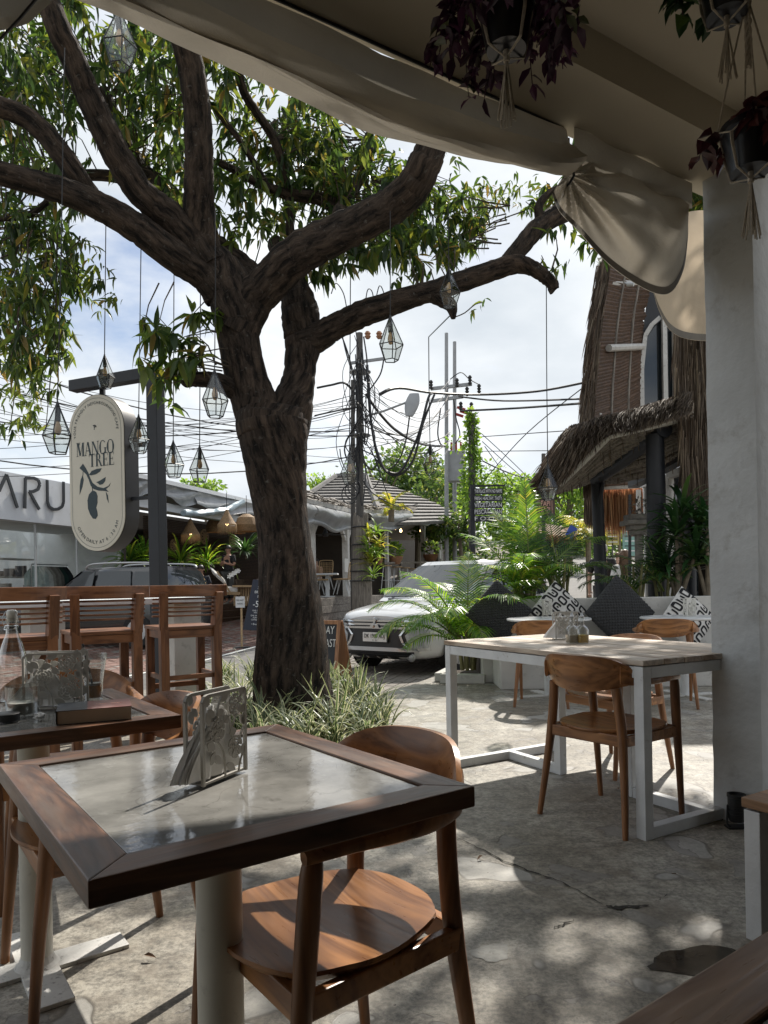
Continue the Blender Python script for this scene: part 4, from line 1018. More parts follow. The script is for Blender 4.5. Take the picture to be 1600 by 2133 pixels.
for (px, py, lab, dd) in ((1140, 1281, 'white cut-out patterned lantern on the left marble table', 6.9), (1437, 1283, 'white cut-out patterned lantern on the marble table by the column', 6.75)):
    p = G(px, py, .755); root = thing('table_lantern', lab, 'lantern', (p.x, p.y, .757), 0, 'patterned table lanterns')
    rr = random.Random(px); h, r = .165, .045
    for k in range(4):
        o = rose_panel(.080, h, root, 'rose_panel', M_white2, frame=False); o.rotation_euler.z = k*PI/2; o.location = (.0425*math.sin(k*PI/2), -.0425*math.cos(k*PI/2), 0)
    MB().box((0, 0, .002), (.085, .085, .003)).build('base', M_white2, root)
    g = MB(); g.lathe((0, 0, .004), [(.03, 0), (.03, .09), (0, .09)], 16); g.build('candle', M_wax, root, smooth=True)
# ================================================================== the mango tree
TD = 5.8
rt = random.Random(42)
tree = thing('mango_tree', 'big mango tree with dark forked trunk and spreading limbs', 'tree', G(612, 1500))
TREE_LOC = Vector(tree.location)
LIMBS = []                                        # polylines kept for the twigs
def limb(name, pix, seg=18, nz=.05, rough=True):
    """pix: (px, py, depth, width in px)"""
    P_ = spline([(*W(x, y, d), w*d/F/2*(1 if name == 'trunk' else .93)) for x, y, d, w in pix], 7)
    pts = [Vector(p[:3]) for p in P_]; rad = [p[3] for p in P_]
    if rough:
        for i, p in enumerate(pts):
            if 0 < i < len(pts)-1: p += Vector((rt.random()-.5, rt.random()-.5, rt.random()-.5))*rad[i]*(.10 if rad[i] < .16 else .03)
    g = MB(); n = len(pts); base = 0
    # frame-carried rings with lumps; UVs run along the limb for the bark
    x = None; vs = []; fs = []; uv = []; L_ = 0
    ph = [rt.random()*6.3 for _ in range(4)]
    for i, p in enumerate(pts):
        t = (pts[min(i+1, n-1)]-pts[max(i-1, 0)]).normalized()
        if x is None: x = t.cross(Vector((.3, 1, .1))).normalized()
        x = (x-t*x.dot(t)).normalized(); y = t.cross(x)
        if i: L_ += (pts[i]-pts[i-1]).length
        for k in range(seg):
            a = 2*PI*k/seg
            r = rad[i]*(1+nz*(math.sin(2*a+ph[0]+L_*2.5)+.6*math.sin(3*a+ph[1]-L_*4)+.35*math.sin(7*a+ph[2]+L_*1.1)+(.5 if rad[i] < .16 else .15)*(rt.random()-.5)))
            vs.append(p+x*(math.cos(a)*r)+y*(math.sin(a)*r)); uv.append((a/(2*PI)*max(.25, rad[i]*5), L_))
    for i in range(n-1):
        for k in range(seg):
            k2 = (k+1) % seg; fs.append((i*seg+k, i*seg+k2, (i+1)*seg+k2, (i+1)*seg+k))
    fs.append(tuple((n-1)*seg+k for k in range(seg))); fs.append(tuple(range(seg-1, -1, -1)))
    g.add(vs, fs); me = g.mesh(name, M_bark, True, auto=60)
    ul = me.uv_layers.new(name='UVMap')
    for poly in me.polygons:
        for li in poly.loop_indices:
            vi = me.loops[li].vertex_index; u_, v_ = uv[vi]
            if poly.loop_total == 4 and vi % seg == 0 and any(me.loops[q].vertex_index % seg == seg-1 for q in poly.loop_indices): u_ += max(.25, rad[vi//seg]*5)
            ul.data[li].uv = (u_, v_)
    o = link(name, me, tree, True); LIMBS.append((pts, rad)); return o
limb('trunk', [(618, 1560, 5.8, 205), (614, 1500, 5.8, 178), (609, 1430, 5.8, 158), (605, 1330, 5.8, 142), (599, 1200, 5.8, 122), (590, 1100, 5.8, 112), (578, 1000, 5.8, 124), (570, 920, 5.8, 140), (566, 880, 5.8, 146), (566, 850, 5.8, 116)], 28, .035)
limb('branch', [(560, 930, 5.8, 110), (534, 850, 5.8, 100), (512, 780, 5.78, 90), (498, 700, 5.75, 92), (492, 640, 5.72, 110), (470, 585, 5.7, 105), (440, 540, 5.65, 82)], 22)
limb('branch', [(585, 930, 5.85, 110), (608, 850, 5.9, 92), (624, 780, 5.95, 68), (632, 715, 6.0, 76), (626, 660, 6.05, 82), (612, 600, 6.15, 66), (596, 550, 6.3, 50), (575, 510, 6.5, 40)], 20)
limb('branch', [(625, 720, 6.0, 72), (665, 700, 5.95, 60), (705, 676, 5.9, 54), (760, 652, 5.85, 56), (830, 628, 5.8, 52), (900, 606, 5.75, 46), (960, 587, 5.72, 48), (1020, 566, 5.7, 46), (1070, 550, 5.7, 44), (1105, 556, 5.7, 34), (1130, 572, 5.7, 30), (1150, 590, 5.7, 26), (1153, 602, 5.7, 24)], 16)
limb('branch', [(890, 608, 5.75, 40), (918, 622, 5.73, 34), (940, 640, 5.72, 26), (944, 664, 5.72, 10)], 12)
limb('branch', [(1052, 552, 5.7, 38), (1080, 520, 5.75, 42), (1108, 486, 5.85, 44), (1150, 452, 6.0, 44), (1210, 425, 6.2, 44), (1290, 380, 6.5, 40), (1380, 300, 6.9, 32)], 14)
limb('branch', [(1128, 462, 5.9, 26), (1122, 430, 5.9, 20), (1140, 405, 5.95, 15), (1160, 390, 6, 10)], 10)
limb('branch', [(500, 690, 5.72, 84), (524, 630, 5.68, 84), (562, 585, 5.6, 84), (610, 538, 5.5, 84), (670, 503, 5.4, 82), (740, 470, 5.3, 80), (800, 438, 5.2, 80), (850, 400, 5.1, 80), (880, 352, 5.0, 78), (905, 290, 4.95, 68), (940, 200, 4.9, 56), (970, 90, 4.9, 44)], 20)
limb('branch', [(468, 620, 5.7, 90), (440, 570, 5.65, 80), (424, 520, 5.6, 80), (415, 450, 5.5, 74), (414, 380, 5.4, 68), (414, 300, 5.3, 64), (410, 220, 5.2, 60), (398, 140, 5.1, 58), (380, 60, 5.0, 54), (362, -60, 4.9, 48), (350, -220, 4.9, 36)], 18)
limb('branch', [(470, 610, 5.7, 92), (420, 566, 5.6, 74), (360, 530, 5.45, 70), (290, 478, 5.3, 64), (220, 437, 5.15, 60), (150, 405, 5.0, 56), (80, 382, 4.9, 52), (0, 360, 4.8, 50), (-120, 330, 4.7, 44), (-260, 260, 4.6, 34)], 16)
limb('branch', [(440, 552, 5.6, 74), (395, 495, 5.5, 66), (350, 448, 5.4, 62), (300, 410, 5.3, 60), (255, 345, 5.2, 62), (220, 275, 5.1, 62), (185, 200, 5.0, 60), (155, 130, 4.9, 58), (118, 50, 4.8, 56), (80, -60, 4.8, 50), (40, -200, 4.8, 38)], 16)
limb('branch', [(212, 440, 5.2, 46), (180, 395, 5.15, 44), (142, 340, 5.05, 46), (100, 285, 5.0, 46), (60, 248, 4.95, 44), (0, 222, 4.9, 42), (-100, 190, 4.8, 36)], 14)
limb('branch', [(545, 590, 6.1, 50), (490, 545, 6.2, 52), (440, 505, 6.3, 50), (395, 460, 6.4, 52), (355, 415, 6.5, 58), (330, 385, 6.6, 46), (290, 350, 6.7, 40), (250, 270, 6.8, 34), (215, 190, 6.9, 28)], 14)
limb('branch', [(330, 390, 6.6, 30), (240, 368, 6.7, 26), (120, 362, 6.8, 24), (0, 350, 7.0, 22)], 10)
limb('branch', [(608, 560, 6.3, 24), (604, 470, 6.4, 20), (598, 380, 6.4, 20), (570, 290, 6.3, 22), (535, 235, 6.2, 20), (508, 190, 6.1, 20), (490, 120, 6, 18)], 10)
limb('branch', [(700, 430, 6.5, 34), (660, 412, 6.5, 28), (600, 405, 6.4, 24), (545, 385, 6.3, 20), (500, 360, 6.2, 18), (450, 335, 6.1, 16)], 10)
limb('branch', [(560, 395, 6.3, 16), (530, 340, 6.2, 15), (490, 280, 6.1, 14), (440, 220, 6.0, 12)], 8)
limb('branch', [(712, 500, 5.6, 30), (704, 450, 6.2, 30), (735, 395, 6.7, 26), (765, 340, 6.8, 24), (770, 280, 6.9, 20)], 10)
stub = limb('branch', [(490, 812, 5.75, 46), (455, 795, 5.65, 40), (420, 790, 5.55, 36), (398, 792, 5.5, 32), (384, 802, 5.48, 18)], 12)
LIMBS.pop(); limb('branch', [(100, 420, 5.6, 14), (60, 448, 5.6, 14), (20, 455, 5.7, 12), (-40, 460, 5.8, 10)], 8)
limb('branch', [(1300, 372, 6.5, 30), (1280, 250, 6.6, 24), (1250, 120, 6.7, 18)], 8)

# leaves: whorls of long drooping blades at the twig ends
def leaf_shape(l, w, bend, fold):
    return [(0, 0, 0), (-w, l*.28, fold), (w, l*.28, fold), (0, l*.33, -bend*.25), (-w*.82, l*.62, fold-bend*.55), (w*.82, l*.62, fold-bend*.55), (0, l*.66, -bend*.6), (0, l, -bend*1.35)]
LF = [(0, 3, 1), (0, 2, 3), (1, 3, 6, 4), (3, 2, 5, 6), (4, 6, 7), (6, 5, 7)]
leafs_big = []                                   # (matrix, size) of leaves; nearest 300 become objects
crown = MB(); crown_l = MB(); twigs = MB()
def nearest_limb(p):
    best = None
    for pts, rad in LIMBS[1:]:
        for q in pts[::3]:
            d = (q-p).length
            if best is None or d < best[0]: best = (d, q)
    return best
def whorl(p, dirn, n, size, mb, keep=False, droop=.8):
    dirn = dirn.normalized(); x = dirn.orthogonal().normalized(); y = dirn.cross(x)
    for k in range(n):
        a = 2*PI*k/n*1.62+rt.random()*.8; el = .15+1.0*rt.random()
        d = (dirn*math.sin(el)*.8+(x*math.cos(a)+y*math.sin(a))*math.cos(el)).normalized()
        d = (d+Vector((0, 0, -droop*(.4+rt.random())))).normalized()
        up = Vector((rt.random()-.5, rt.random()-.5, 1.2)); sx = d.cross(up)
        if sx.length < .05: sx = d.orthogonal()
        sx.normalize(); nz = sx.cross(d); l = size*(.45+.75*rt.random()); w = l*(.10+.045*rt.random())
        sh = leaf_shape(l, w, l*(.10+.25*rt.random()), l*.04)
        o = p-dirn*((.24 if not keep else .10)*rt.random())
        if keep: leafs_big.append((o, sx, d, nz, l))
        else: mb.add([o+sx*q[0]+d*q[1]+nz*q[2] for q in sh], LF)
def cluster(px, py, d, rx, ry, rd, n, size=.17, light=0., keep=0., nl=(7, 11), droop=.8, tw=True):
    for _ in range(int(n*(1.15 if n > 9 else 1))):
        while True:
            u, v, w = rt.uniform(-1, 1), rt.uniform(-1, 1), rt.uniform(-1, 1)
            if u*u+v*v+w*w < 1: break
        dd = d+w*rd; p = W(px+u*rx, py+v*ry, dd)
        dirn = Vector((rt.uniform(-1, 1), rt.uniform(-1, 1), rt.uniform(-.5, .4)))
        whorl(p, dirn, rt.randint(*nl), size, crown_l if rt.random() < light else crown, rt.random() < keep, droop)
        if tw and size > .14 and rt.random() < .6:
            nb = nearest_limb(p)
            if nb and .15 < nb[0] < 2.5:
                s0 = p+(nb[1]-p).normalized()*min(nb[0], .5 if size > .15 else .22); q = s0.lerp(p, .5)+Vector((rt.uniform(-.06, .06), rt.uniform(-.06, .06), .05))
                twigs.tube([s0, q, p], [.007, .005, .003], 4, cap=False)
cl = cluster
# left of the limbs
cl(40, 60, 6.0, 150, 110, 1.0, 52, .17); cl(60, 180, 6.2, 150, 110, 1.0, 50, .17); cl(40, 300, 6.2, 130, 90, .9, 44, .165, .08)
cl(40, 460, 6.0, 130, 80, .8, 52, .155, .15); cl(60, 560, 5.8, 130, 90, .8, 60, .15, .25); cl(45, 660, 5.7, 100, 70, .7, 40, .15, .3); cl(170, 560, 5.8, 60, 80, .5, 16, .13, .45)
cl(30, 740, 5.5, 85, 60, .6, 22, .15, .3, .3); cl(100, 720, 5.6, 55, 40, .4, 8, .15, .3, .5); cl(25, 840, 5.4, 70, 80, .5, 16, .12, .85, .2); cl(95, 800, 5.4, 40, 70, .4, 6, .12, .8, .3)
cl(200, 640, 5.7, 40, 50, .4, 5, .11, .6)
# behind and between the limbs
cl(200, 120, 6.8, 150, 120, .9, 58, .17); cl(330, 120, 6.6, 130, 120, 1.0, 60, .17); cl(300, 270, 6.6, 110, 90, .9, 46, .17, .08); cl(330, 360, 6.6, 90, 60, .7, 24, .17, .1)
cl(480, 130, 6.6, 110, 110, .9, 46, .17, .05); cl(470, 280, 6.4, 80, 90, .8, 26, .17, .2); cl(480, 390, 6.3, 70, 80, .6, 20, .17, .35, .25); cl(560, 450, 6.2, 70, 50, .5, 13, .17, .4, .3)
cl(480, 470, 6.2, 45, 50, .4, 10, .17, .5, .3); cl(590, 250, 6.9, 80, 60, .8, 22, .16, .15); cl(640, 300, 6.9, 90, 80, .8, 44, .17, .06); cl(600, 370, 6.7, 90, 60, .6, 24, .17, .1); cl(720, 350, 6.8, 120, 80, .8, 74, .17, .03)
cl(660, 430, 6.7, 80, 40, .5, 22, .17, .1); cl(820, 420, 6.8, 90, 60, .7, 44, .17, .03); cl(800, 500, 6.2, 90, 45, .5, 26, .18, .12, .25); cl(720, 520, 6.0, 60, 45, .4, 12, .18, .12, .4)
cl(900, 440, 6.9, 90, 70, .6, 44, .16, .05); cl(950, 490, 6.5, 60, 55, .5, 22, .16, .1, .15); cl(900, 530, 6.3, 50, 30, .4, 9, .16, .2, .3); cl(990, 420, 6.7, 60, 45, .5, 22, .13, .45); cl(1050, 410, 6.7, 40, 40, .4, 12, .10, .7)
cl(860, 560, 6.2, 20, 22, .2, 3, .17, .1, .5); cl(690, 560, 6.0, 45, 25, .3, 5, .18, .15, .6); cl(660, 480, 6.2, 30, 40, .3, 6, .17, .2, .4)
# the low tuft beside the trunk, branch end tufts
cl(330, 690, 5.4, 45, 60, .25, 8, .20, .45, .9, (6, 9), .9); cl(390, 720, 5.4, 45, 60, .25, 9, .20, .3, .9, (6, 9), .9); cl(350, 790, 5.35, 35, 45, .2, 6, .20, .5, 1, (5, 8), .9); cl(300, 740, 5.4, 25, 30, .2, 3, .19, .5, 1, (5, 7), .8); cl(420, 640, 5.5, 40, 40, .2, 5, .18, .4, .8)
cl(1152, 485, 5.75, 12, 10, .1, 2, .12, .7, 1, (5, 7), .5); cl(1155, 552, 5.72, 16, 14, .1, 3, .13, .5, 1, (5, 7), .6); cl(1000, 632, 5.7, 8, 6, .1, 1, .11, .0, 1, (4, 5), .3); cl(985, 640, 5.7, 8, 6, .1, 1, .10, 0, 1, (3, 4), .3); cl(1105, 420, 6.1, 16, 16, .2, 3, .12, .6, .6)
# the part of the crown over the terrace and behind the awning, unseen, its clusters placed to shade the terrace
for (x, y, z, r, n) in ((2.4, 6.6, 4.9, 1.0, 130), (3.2, 7.2, 5.2, .8, 70), (3.2, 6.3, 5.1, 1.0, 140), (3.1, 5.3, 5.4, .9, 60), (3.9, 7.0, 5.2, .9, 50), (1.2, 6.4, 5.8, 1.0, 26), (.3, 6.0, 5.9, 1.2, 50), (-1.0, 5.5, 6.3, 1.2, 50), (-2.2, 5.0, 6.3, 1.3, 55), (.2, 4.4, 6.0, 1.0, 34), (-3.6, 5.2, 5.8, 1.2, 45), (-1.8, 3.9, 6.1, 1.1, 36), (1.0, 4.8, 6.1, .8, 16)):
    for _ in range(n):
        while True:
            v = Vector((rt.uniform(-1, 1), rt.uniform(-1, 1), rt.uniform(-1, 1)))
            if v.length < 1: break
        whorl(Vector((x, y, z))+Vector((v.x*r, v.y*r, v.z*r*.6)), Vector((rt.uniform(-1, 1), rt.uniform(-1, 1), .2)), 8, .19, crown)
twigs.tube(spline([W(944, 662, 5.72), W(968, 652, 5.72), W(990, 634, 5.7), W(1008, 630, 5.7)], 3), .005, 5)
for a, b_ in (((1128, 470, 5.9), (1095, 420, 5.9)), ((1150, 560, 5.7), (1158, 490, 5.72)), ((1120, 560, 5.7), (1128, 532, 5.7)), ((440, 790, 5.5), (350, 700, 5.4)), ((420, 790, 5.5), (330, 660, 5.4)), ((450, 760, 5.6), (400, 690, 5.4)), ((400, 795, 5.5), (350, 800, 5.35)), ((120, 470, 5.7), (95, 900, 5.4)), ((60, 500, 5.6), (20, 900, 5.4))):
    p, q = W(*a), W(*b_); twigs.tube([p, p.lerp(q, .5)+Vector((.03, 0, .02)), q], [.008, .006, .003], 5)
if len(leafs_big) > 300:
    leafs_big.sort(key=lambda l: -l[4]/l[0].y); extra = leafs_big[300:]; leafs_big = leafs_big[:300]
    for o, sx, d, nz, l in extra: crown.add([o+sx*q[0]+d*q[1]+nz*q[2] for q in leaf_shape(l, l*.12, l*.2, l*.04)], LF)
variants = []
for i in range(5):
    g = MB(); g.add(leaf_shape(1, .105+.012*i, .08+.06*i, .04), LF); variants.append(g.mesh('leaf', M_leafb if i % 2 else M_leaf, True))
for i, (o, sx, d, nz, l) in enumerate(leafs_big):
    ob = link('leaf', variants[i % 5], tree); m = Matrix((sx, d, nz)).transposed().to_4x4(); m.translation = o-TREE_LOC
    ob.matrix_local = m @ Matrix.Scale(l, 4)
tag(crown.build('crown', M_leaf, tree, world=True, smooth=True), kind='stuff')
tag(crown_l.build('crown_light_leaves', M_leafb, tree, world=True, smooth=True), kind='stuff')
tag(twigs.build('twigs', M_bark2 if 'M_bark2' in globals() else mat('twig_bark', (.06, .045, .03), .9, .3, 20), tree, world=True), kind='stuff')

# ================================================================== glass lanterns on long cords
def lantern_meshes():
    H, R1, zr, R2 = .30, .088, .105, .052      # cone height, widest ring, height of ring over the base, base ring
    n = 5; P1 = [Vector((R1*math.cos(2*PI*k/n), R1*math.sin(2*PI*k/n), -H+zr)) for k in range(n)]
    P2 = [Vector((R2*math.cos(2*PI*(k+.0)/n), R2*math.sin(2*PI*(k+.0)/n), -H)) for k in range(n)]
    top = [Vector((.012*math.cos(2*PI*k/n), .012*math.sin(2*PI*k/n), -.012)) for k in range(n)]
    fr = MB()
    for k in range(n):
        j = (k+1) % n
        for a, b_ in ((P1[k], P1[j]), (P2[k], P2[j]), (P1[k], P2[k]), (top[k], P1[k])): fr.tube([a, b_], .0038, 5)
    fr.lathe((0, 0, 0), [(.006, .02), (.008, .01), (.014, -.008), (.014, -.016), (0, -.016)][::-1], 10)
    up, lo = [], []
    for k in range(n):
        j = (k+1) % n
        for lst, q in ((up, (top[k], top[j], P1[j], P1[k])), (lo, (P1[k], P1[j], P2[j], P2[k]))):
            g = MB(); c = sum(q, Vector())/4; nn = (q[1]-q[0]).cross(q[3]-q[0]).normalized()*.0012; q = [v+(c-v)*.02 for v in q]
            g.add([v+nn for v in q]+[v-nn for v in q], [(0, 1, 2, 3), (7, 6, 5, 4), (0, 4, 5, 1), (1, 5, 6, 2), (2, 6, 7, 3), (3, 7, 4, 0)]); lst.append(g.mesh('pane', M_glass))
    so = MB(); so.lathe((0, 0, 0), [(.013, -.02), (.017, -.05), (.017, -.10), (.013, -.105), (0, -.105)][::-1], 12)
    bu = MB(); bu.lathe((0, 0, 0), [(0, -.19), (.012, -.185), (.020, -.165), (.021, -.145), (.013, -.115), (.010, -.104)], 12)
    return fr.mesh('frame', M_black), up+lo, so.mesh('socket', M_plas), bu.mesh('bulb', M_bulb, True)
LM = lantern_meshes()
def lantern(top, bottom, wpx, cordpix, label, H=.30, k=1.0):
    """top/bottom pixel rows of the glass body, so its distance follows from its size"""
    (px, y0), y1 = top, bottom; d = k*H*F/(y1-y0); p = W(px, y0, d)
    root = thing('hanging_lantern', label, 'lantern', p, px*.7, 'glass lanterns hanging from the tree')
    root.scale = (k,)*3; link('frame', LM[0], root)
    for me in LM[1]: link('pane', me, root)
    link('socket', LM[2], root); link('bulb', LM[3], root)
    pts = [p+Vector((0, 0, .015))]+[W(x, y, dd) for x, y, dd in cordpix(d)]
    g = MB(); loc = [(q-p)/k for q in pts]; rot = Matrix.Rotation(-px*.7, 3, 'Z'); g.tube([rot @ q for q in loc], .0035*max(1, d/5), 5); g.build('cord', M_cord, root)
lantern((248, 22), 138, 72, lambda d: [(247, -60, d), (247, -400, d)], 'glass lantern hanging in front of the leaves at the top under the awning')
lantern((120, 843), 944, 55, lambda d: [(128, 500, d+.02), (133, 180, d+.05), (135, 100, d+.1)], 'glass lantern overlapping the left edge of the oval cafe sign')
lantern((218, 742), 808, 35, lambda d: [(221, 440, d)], 'glass lantern in front of the bracket above the oval sign')
lantern((289, 868), 943, 40, lambda d: [(294, 500, d)], 'glass lantern at the right rim of the oval cafe sign')
lantern((361, 922), 994, 42, lambda d: [(363, 470, d)], 'glass lantern just right of the black sign post')
lantern((416, 932), 1004, 32, lambda d: [(418, 540, d)], 'small glass lantern between the sign post and the trunk')
lantern((447, 775), 868, 50, lambda d: [(449, 600, d), (448, 430, d)], 'glass lantern touching the left fork of the trunk')
lantern((813, 662), 751, 45, lambda d: [(813, 440, d)], 'glass lantern below the right limb, beside the cable pole')
lantern((935, 562), 639, 40, lambda d: [(933, 420, d)], 'glass lantern in front of the long right limb', k=.9)
lantern((728, 944), 1008, 33, lambda d: [(730, 600, d), (731, 520, d)], 'small glass lantern in front of the shingle roof')
lantern((896, 928), 986, 32, lambda d: [(894, 820, d), (893, 702, d), (940, 655, 5.75)], 'small glass lantern beside the pole with the street lamp')
lantern((1141, 972), 1041, 35, lambda d: [(1139, 800, d), (1138, 590, d)], 'glass lantern in front of the drooping thatch, hanging from the limb end')

# ================================================================== spider plants round the trunk
def blade(mb, base, az, lean, l, w, curl, rr):
    """arching strap leaf: green middle, cream edges"""
    dirh = Vector((math.cos(az), math.sin(az), 0)); side = Vector((-math.sin(az), math.cos(az), 0)); p = Vector(base); el = PI/2-lean; rows = []; n = 6
    for i in range(n+1):
        u = i/n; ww = w*(.55+.9*u)*(1-u**2.5)+.0006; t = dirh*math.cos(el)+Vector((0, 0, math.sin(el))); nn = side.cross(t)
        rows.append([p-side*ww+nn*ww*.35, p-side*ww*.52, p+side*ww*.52, p+side*ww+nn*ww*.35])
        p = p+t*(l/n); el -= curl/n*(.4+1.2*u)
    b = len(mb.v); mb.v += [tuple(q) for r in rows for q in r]
    for i in range(n):
        for k in range(3):
            mb.f.append((b+i*4+k, b+i*4+k+1, b+(i+1)*4+k+1, b+(i+1)*4+k)); mb.m.append(0 if k == 1 else 1)
rs = random.Random(9)
spots = [(470, 1500, 0), (520, 1500, 0), (560, 1530, 1), (610, 1540, 0), (660, 1540, 0), (700, 1530, 1), (740, 1515, 0), (770, 1500, 0), (640, 1565, 0), (700, 1560, 0), (590, 1560, 0), (540, 1555, 0), (740, 1480, 1), (780, 1470, 0), (710, 1470, 1), (690, 1450, 1), (500, 1465, 1), (460, 1455, 0), (440, 1490, 0), (480, 1540, 0), (760, 1545, 0), (800, 1520, 0), (430, 1530, 0), (650, 1510, 1), (530, 1430, 1), (470, 1420, 0)]
for i, (px, py, tall) in enumerate(spots):
    p = G(px, py); root_p = p; g = MB(); n = 38
    for k in range(n):
        az = rs.random()*2*PI; l = (.36 if not tall else .46)*(.6+.6*rs.random()); lean = rs.uniform(.08, .75)
        blade(g, p+Vector((rs.uniform(-.05, .05), rs.uniform(-.05, .05), 0)), az, lean, l, .0092+.0045*rs.random(), rs.uniform(.8, 2.6) if not (tall and k % 3 == 0) else .35, rs)
    o = g.build('spider_plant', [M_spg, M_spc]); tag(o, 'green and cream striped spider plant in the bed round the tree foot', 'plant', 'spider plants round the trunk')
g = MB(); rows = []
for i in range(7):
    r = i/6; rows.append([G(610, 1500)+Vector((0.72*r*math.cos(a)+.02, .6*r*math.sin(a)+.0, .06*(1-r*r)+.004)) for a in [2*PI*k/28 for k in range(28)]])
g.grid(rows, closed=True); tag(g.build('planting_bed', M_soil, smooth=True), kind='structure')

# ================================================================== palms and strap plants behind the bench
def frond(mb, base, az, el, l, curl, nl, ll, lw, rr, tipd=.0, fold=.5):
    """arching rib with a comb of narrow leaflets either side"""
    d = Vector((math.cos(az), math.sin(az), 0)); side = Vector((-math.sin(az), math.cos(az), 0)); p = Vector(base); e = el; pts = []; tans = []; n = 18
    for i in range(n+1):
        t = d*math.cos(e)+Vector((0, 0, math.sin(e))); pts.append(Vector(p)); tans.append(t); p = p+t*(l/n); e -= curl/n*(.3+1.4*i/n)
    mb.tube(pts, [.011*(1-.85*i/n)+.0015 for i in range(n+1)], 5, 0)
    for k in range(nl):
        u = .16+.84*k/(nl-1); x = u*n; i = min(int(x), n-1); f = x-i; b = pts[i].lerp(pts[i+1], f); t = tans[i].lerp(tans[i+1], f).normalized(); up = side.cross(t)*-1
        if up.z < 0: up = -up
        L_ = ll*(math.sin(PI*min(1, .12+u*.9))**.65)*(.85+.3*rr.random())
        for s in (-1, 1):
            sw = .55+.5*u; dv = (side*s*math.cos(sw*.9)*1.0+t*math.sin(sw*.9)+up*fold*(.6-.5*u)+Vector((0, 0, -.08))).normalized()
            w = lw*(.8+.4*rr.random()); nn = dv.cross(t).normalized(); wv = nn.cross(dv).normalized()*w
            m1 = b+dv*L_*.45+up*.01-Vector((0, 0, .02*L_)); tp = b+dv*L_-Vector((0, 0, L_*(.18+.22*rr.random())))
            mb.add([b-wv*.4, b+wv*.4, m1+wv, m1-wv, tp], [(0, 1, 2, 3), (3, 2, 4)], 1)
M_rib = mat('palm_rib', (.14, .19, .035), .5, .2, 12)
M_stemg = mat('palm_stem', (.16, .15, .06), .6, .35, 9)
rp = random.Random(17)
def palm(p, label, fr, m, stems=5, group='palms round the bench', cat='palm'):
    root = thing('palm', label, cat, p, 0, group)
    for k in range(stems):
        a = 2*PI*k/stems; b = Vector((.07*math.cos(a), .07*math.sin(a), 0)); g = MB(); g.tube([b, b*1.5+Vector((0, 0, .3)), b*2.2+Vector((0, 0, .62))], [.022, .018, .012], 8); g.build('stem', M_stemg, root, smooth=True)
    for (az, el, l, curl, ll) in fr:
        g = MB(); a = rp.random()*6.28
        frond(g, (.06*math.cos(a), .06*math.sin(a), .25), R(az), R(el), l, curl, int(l*27), ll, .0105, rp); g.build('frond', [M_rib, m], root)
# big areca at the bench end; angles: 0 = right, 90 = away, 180 = left, 270 = towards the camera
palm(W(975, 1395, 8.2), 'large bright areca palm arching over the white car and the bench end', [
    (186, 58, 1.35, 1.9, .40), (205, 48, 1.25, 2.0, .38), (230, 52, 1.25, 2.1, .36), (170, 66, 1.3, 1.6, .40), (150, 62, 1.4, 1.6, .40), (250, 62, 1.1, 2.0, .34), (120, 70, 1.2, 1.4, .38),
    (60, 64, 1.3, 1.5, .40), (20, 60, 1.5, 1.7, .42), (345, 58, 1.4, 1.9, .40), (300, 66, 1.25, 1.9, .36), (80, 78, 1.4, 1.0, .40), (200, 74, 1.25, 1.3, .38), (330, 70, 1.3, 1.6, .38), (192, 38, 1.15, 1.5, .36), (215, 30, .95, 1.4, .32), (275, 50, .95, 2.2, .32), (355, 44, 1.25, 1.6, .38)], M_palm, 7)
palm(W(1095, 1300, 8.45), 'tall areca palm with upright yellow-green fronds behind the dark cushion', [
    (86, 86, 1.62, .35, .36), (60, 80, 1.55, .6, .38), (100, 82, 1.45, .5, .36), (14, 62, 1.5, 1.5, .44), (150, 70, 1.25, 1.2, .38), (120, 76, 1.4, .8, .38), (180, 48, 1.0, 1.7, .36), (200, 56, 1.0, 1.6, .36), (300, 56, 1.1, 1.9, .34), (265, 64, 1.1, 1.7, .34), (240, 60, 1.0, 1.8, .34), (35, 56, 1.1, 1.5, .38)], M_palm, 6)
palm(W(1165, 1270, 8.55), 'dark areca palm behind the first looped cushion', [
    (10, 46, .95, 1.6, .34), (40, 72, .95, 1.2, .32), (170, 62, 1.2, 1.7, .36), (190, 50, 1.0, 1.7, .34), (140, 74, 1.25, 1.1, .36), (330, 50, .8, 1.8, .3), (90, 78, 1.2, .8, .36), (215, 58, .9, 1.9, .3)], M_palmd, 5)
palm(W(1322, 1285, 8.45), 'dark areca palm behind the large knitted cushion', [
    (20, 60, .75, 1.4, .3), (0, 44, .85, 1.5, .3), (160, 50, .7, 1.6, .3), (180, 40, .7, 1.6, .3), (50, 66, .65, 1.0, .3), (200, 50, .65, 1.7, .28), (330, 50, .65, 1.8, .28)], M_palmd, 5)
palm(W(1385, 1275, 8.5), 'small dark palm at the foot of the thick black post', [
    (100, 78, .8, .8, .28), (160, 64, .8, 1.5, .28), (30, 64, .8, 1.5, .28), (200, 58, .7, 1.6, .26), (330, 58, .7, 1.6, .26), (60, 80, .85, .7, .28)], M_palmd, 4)
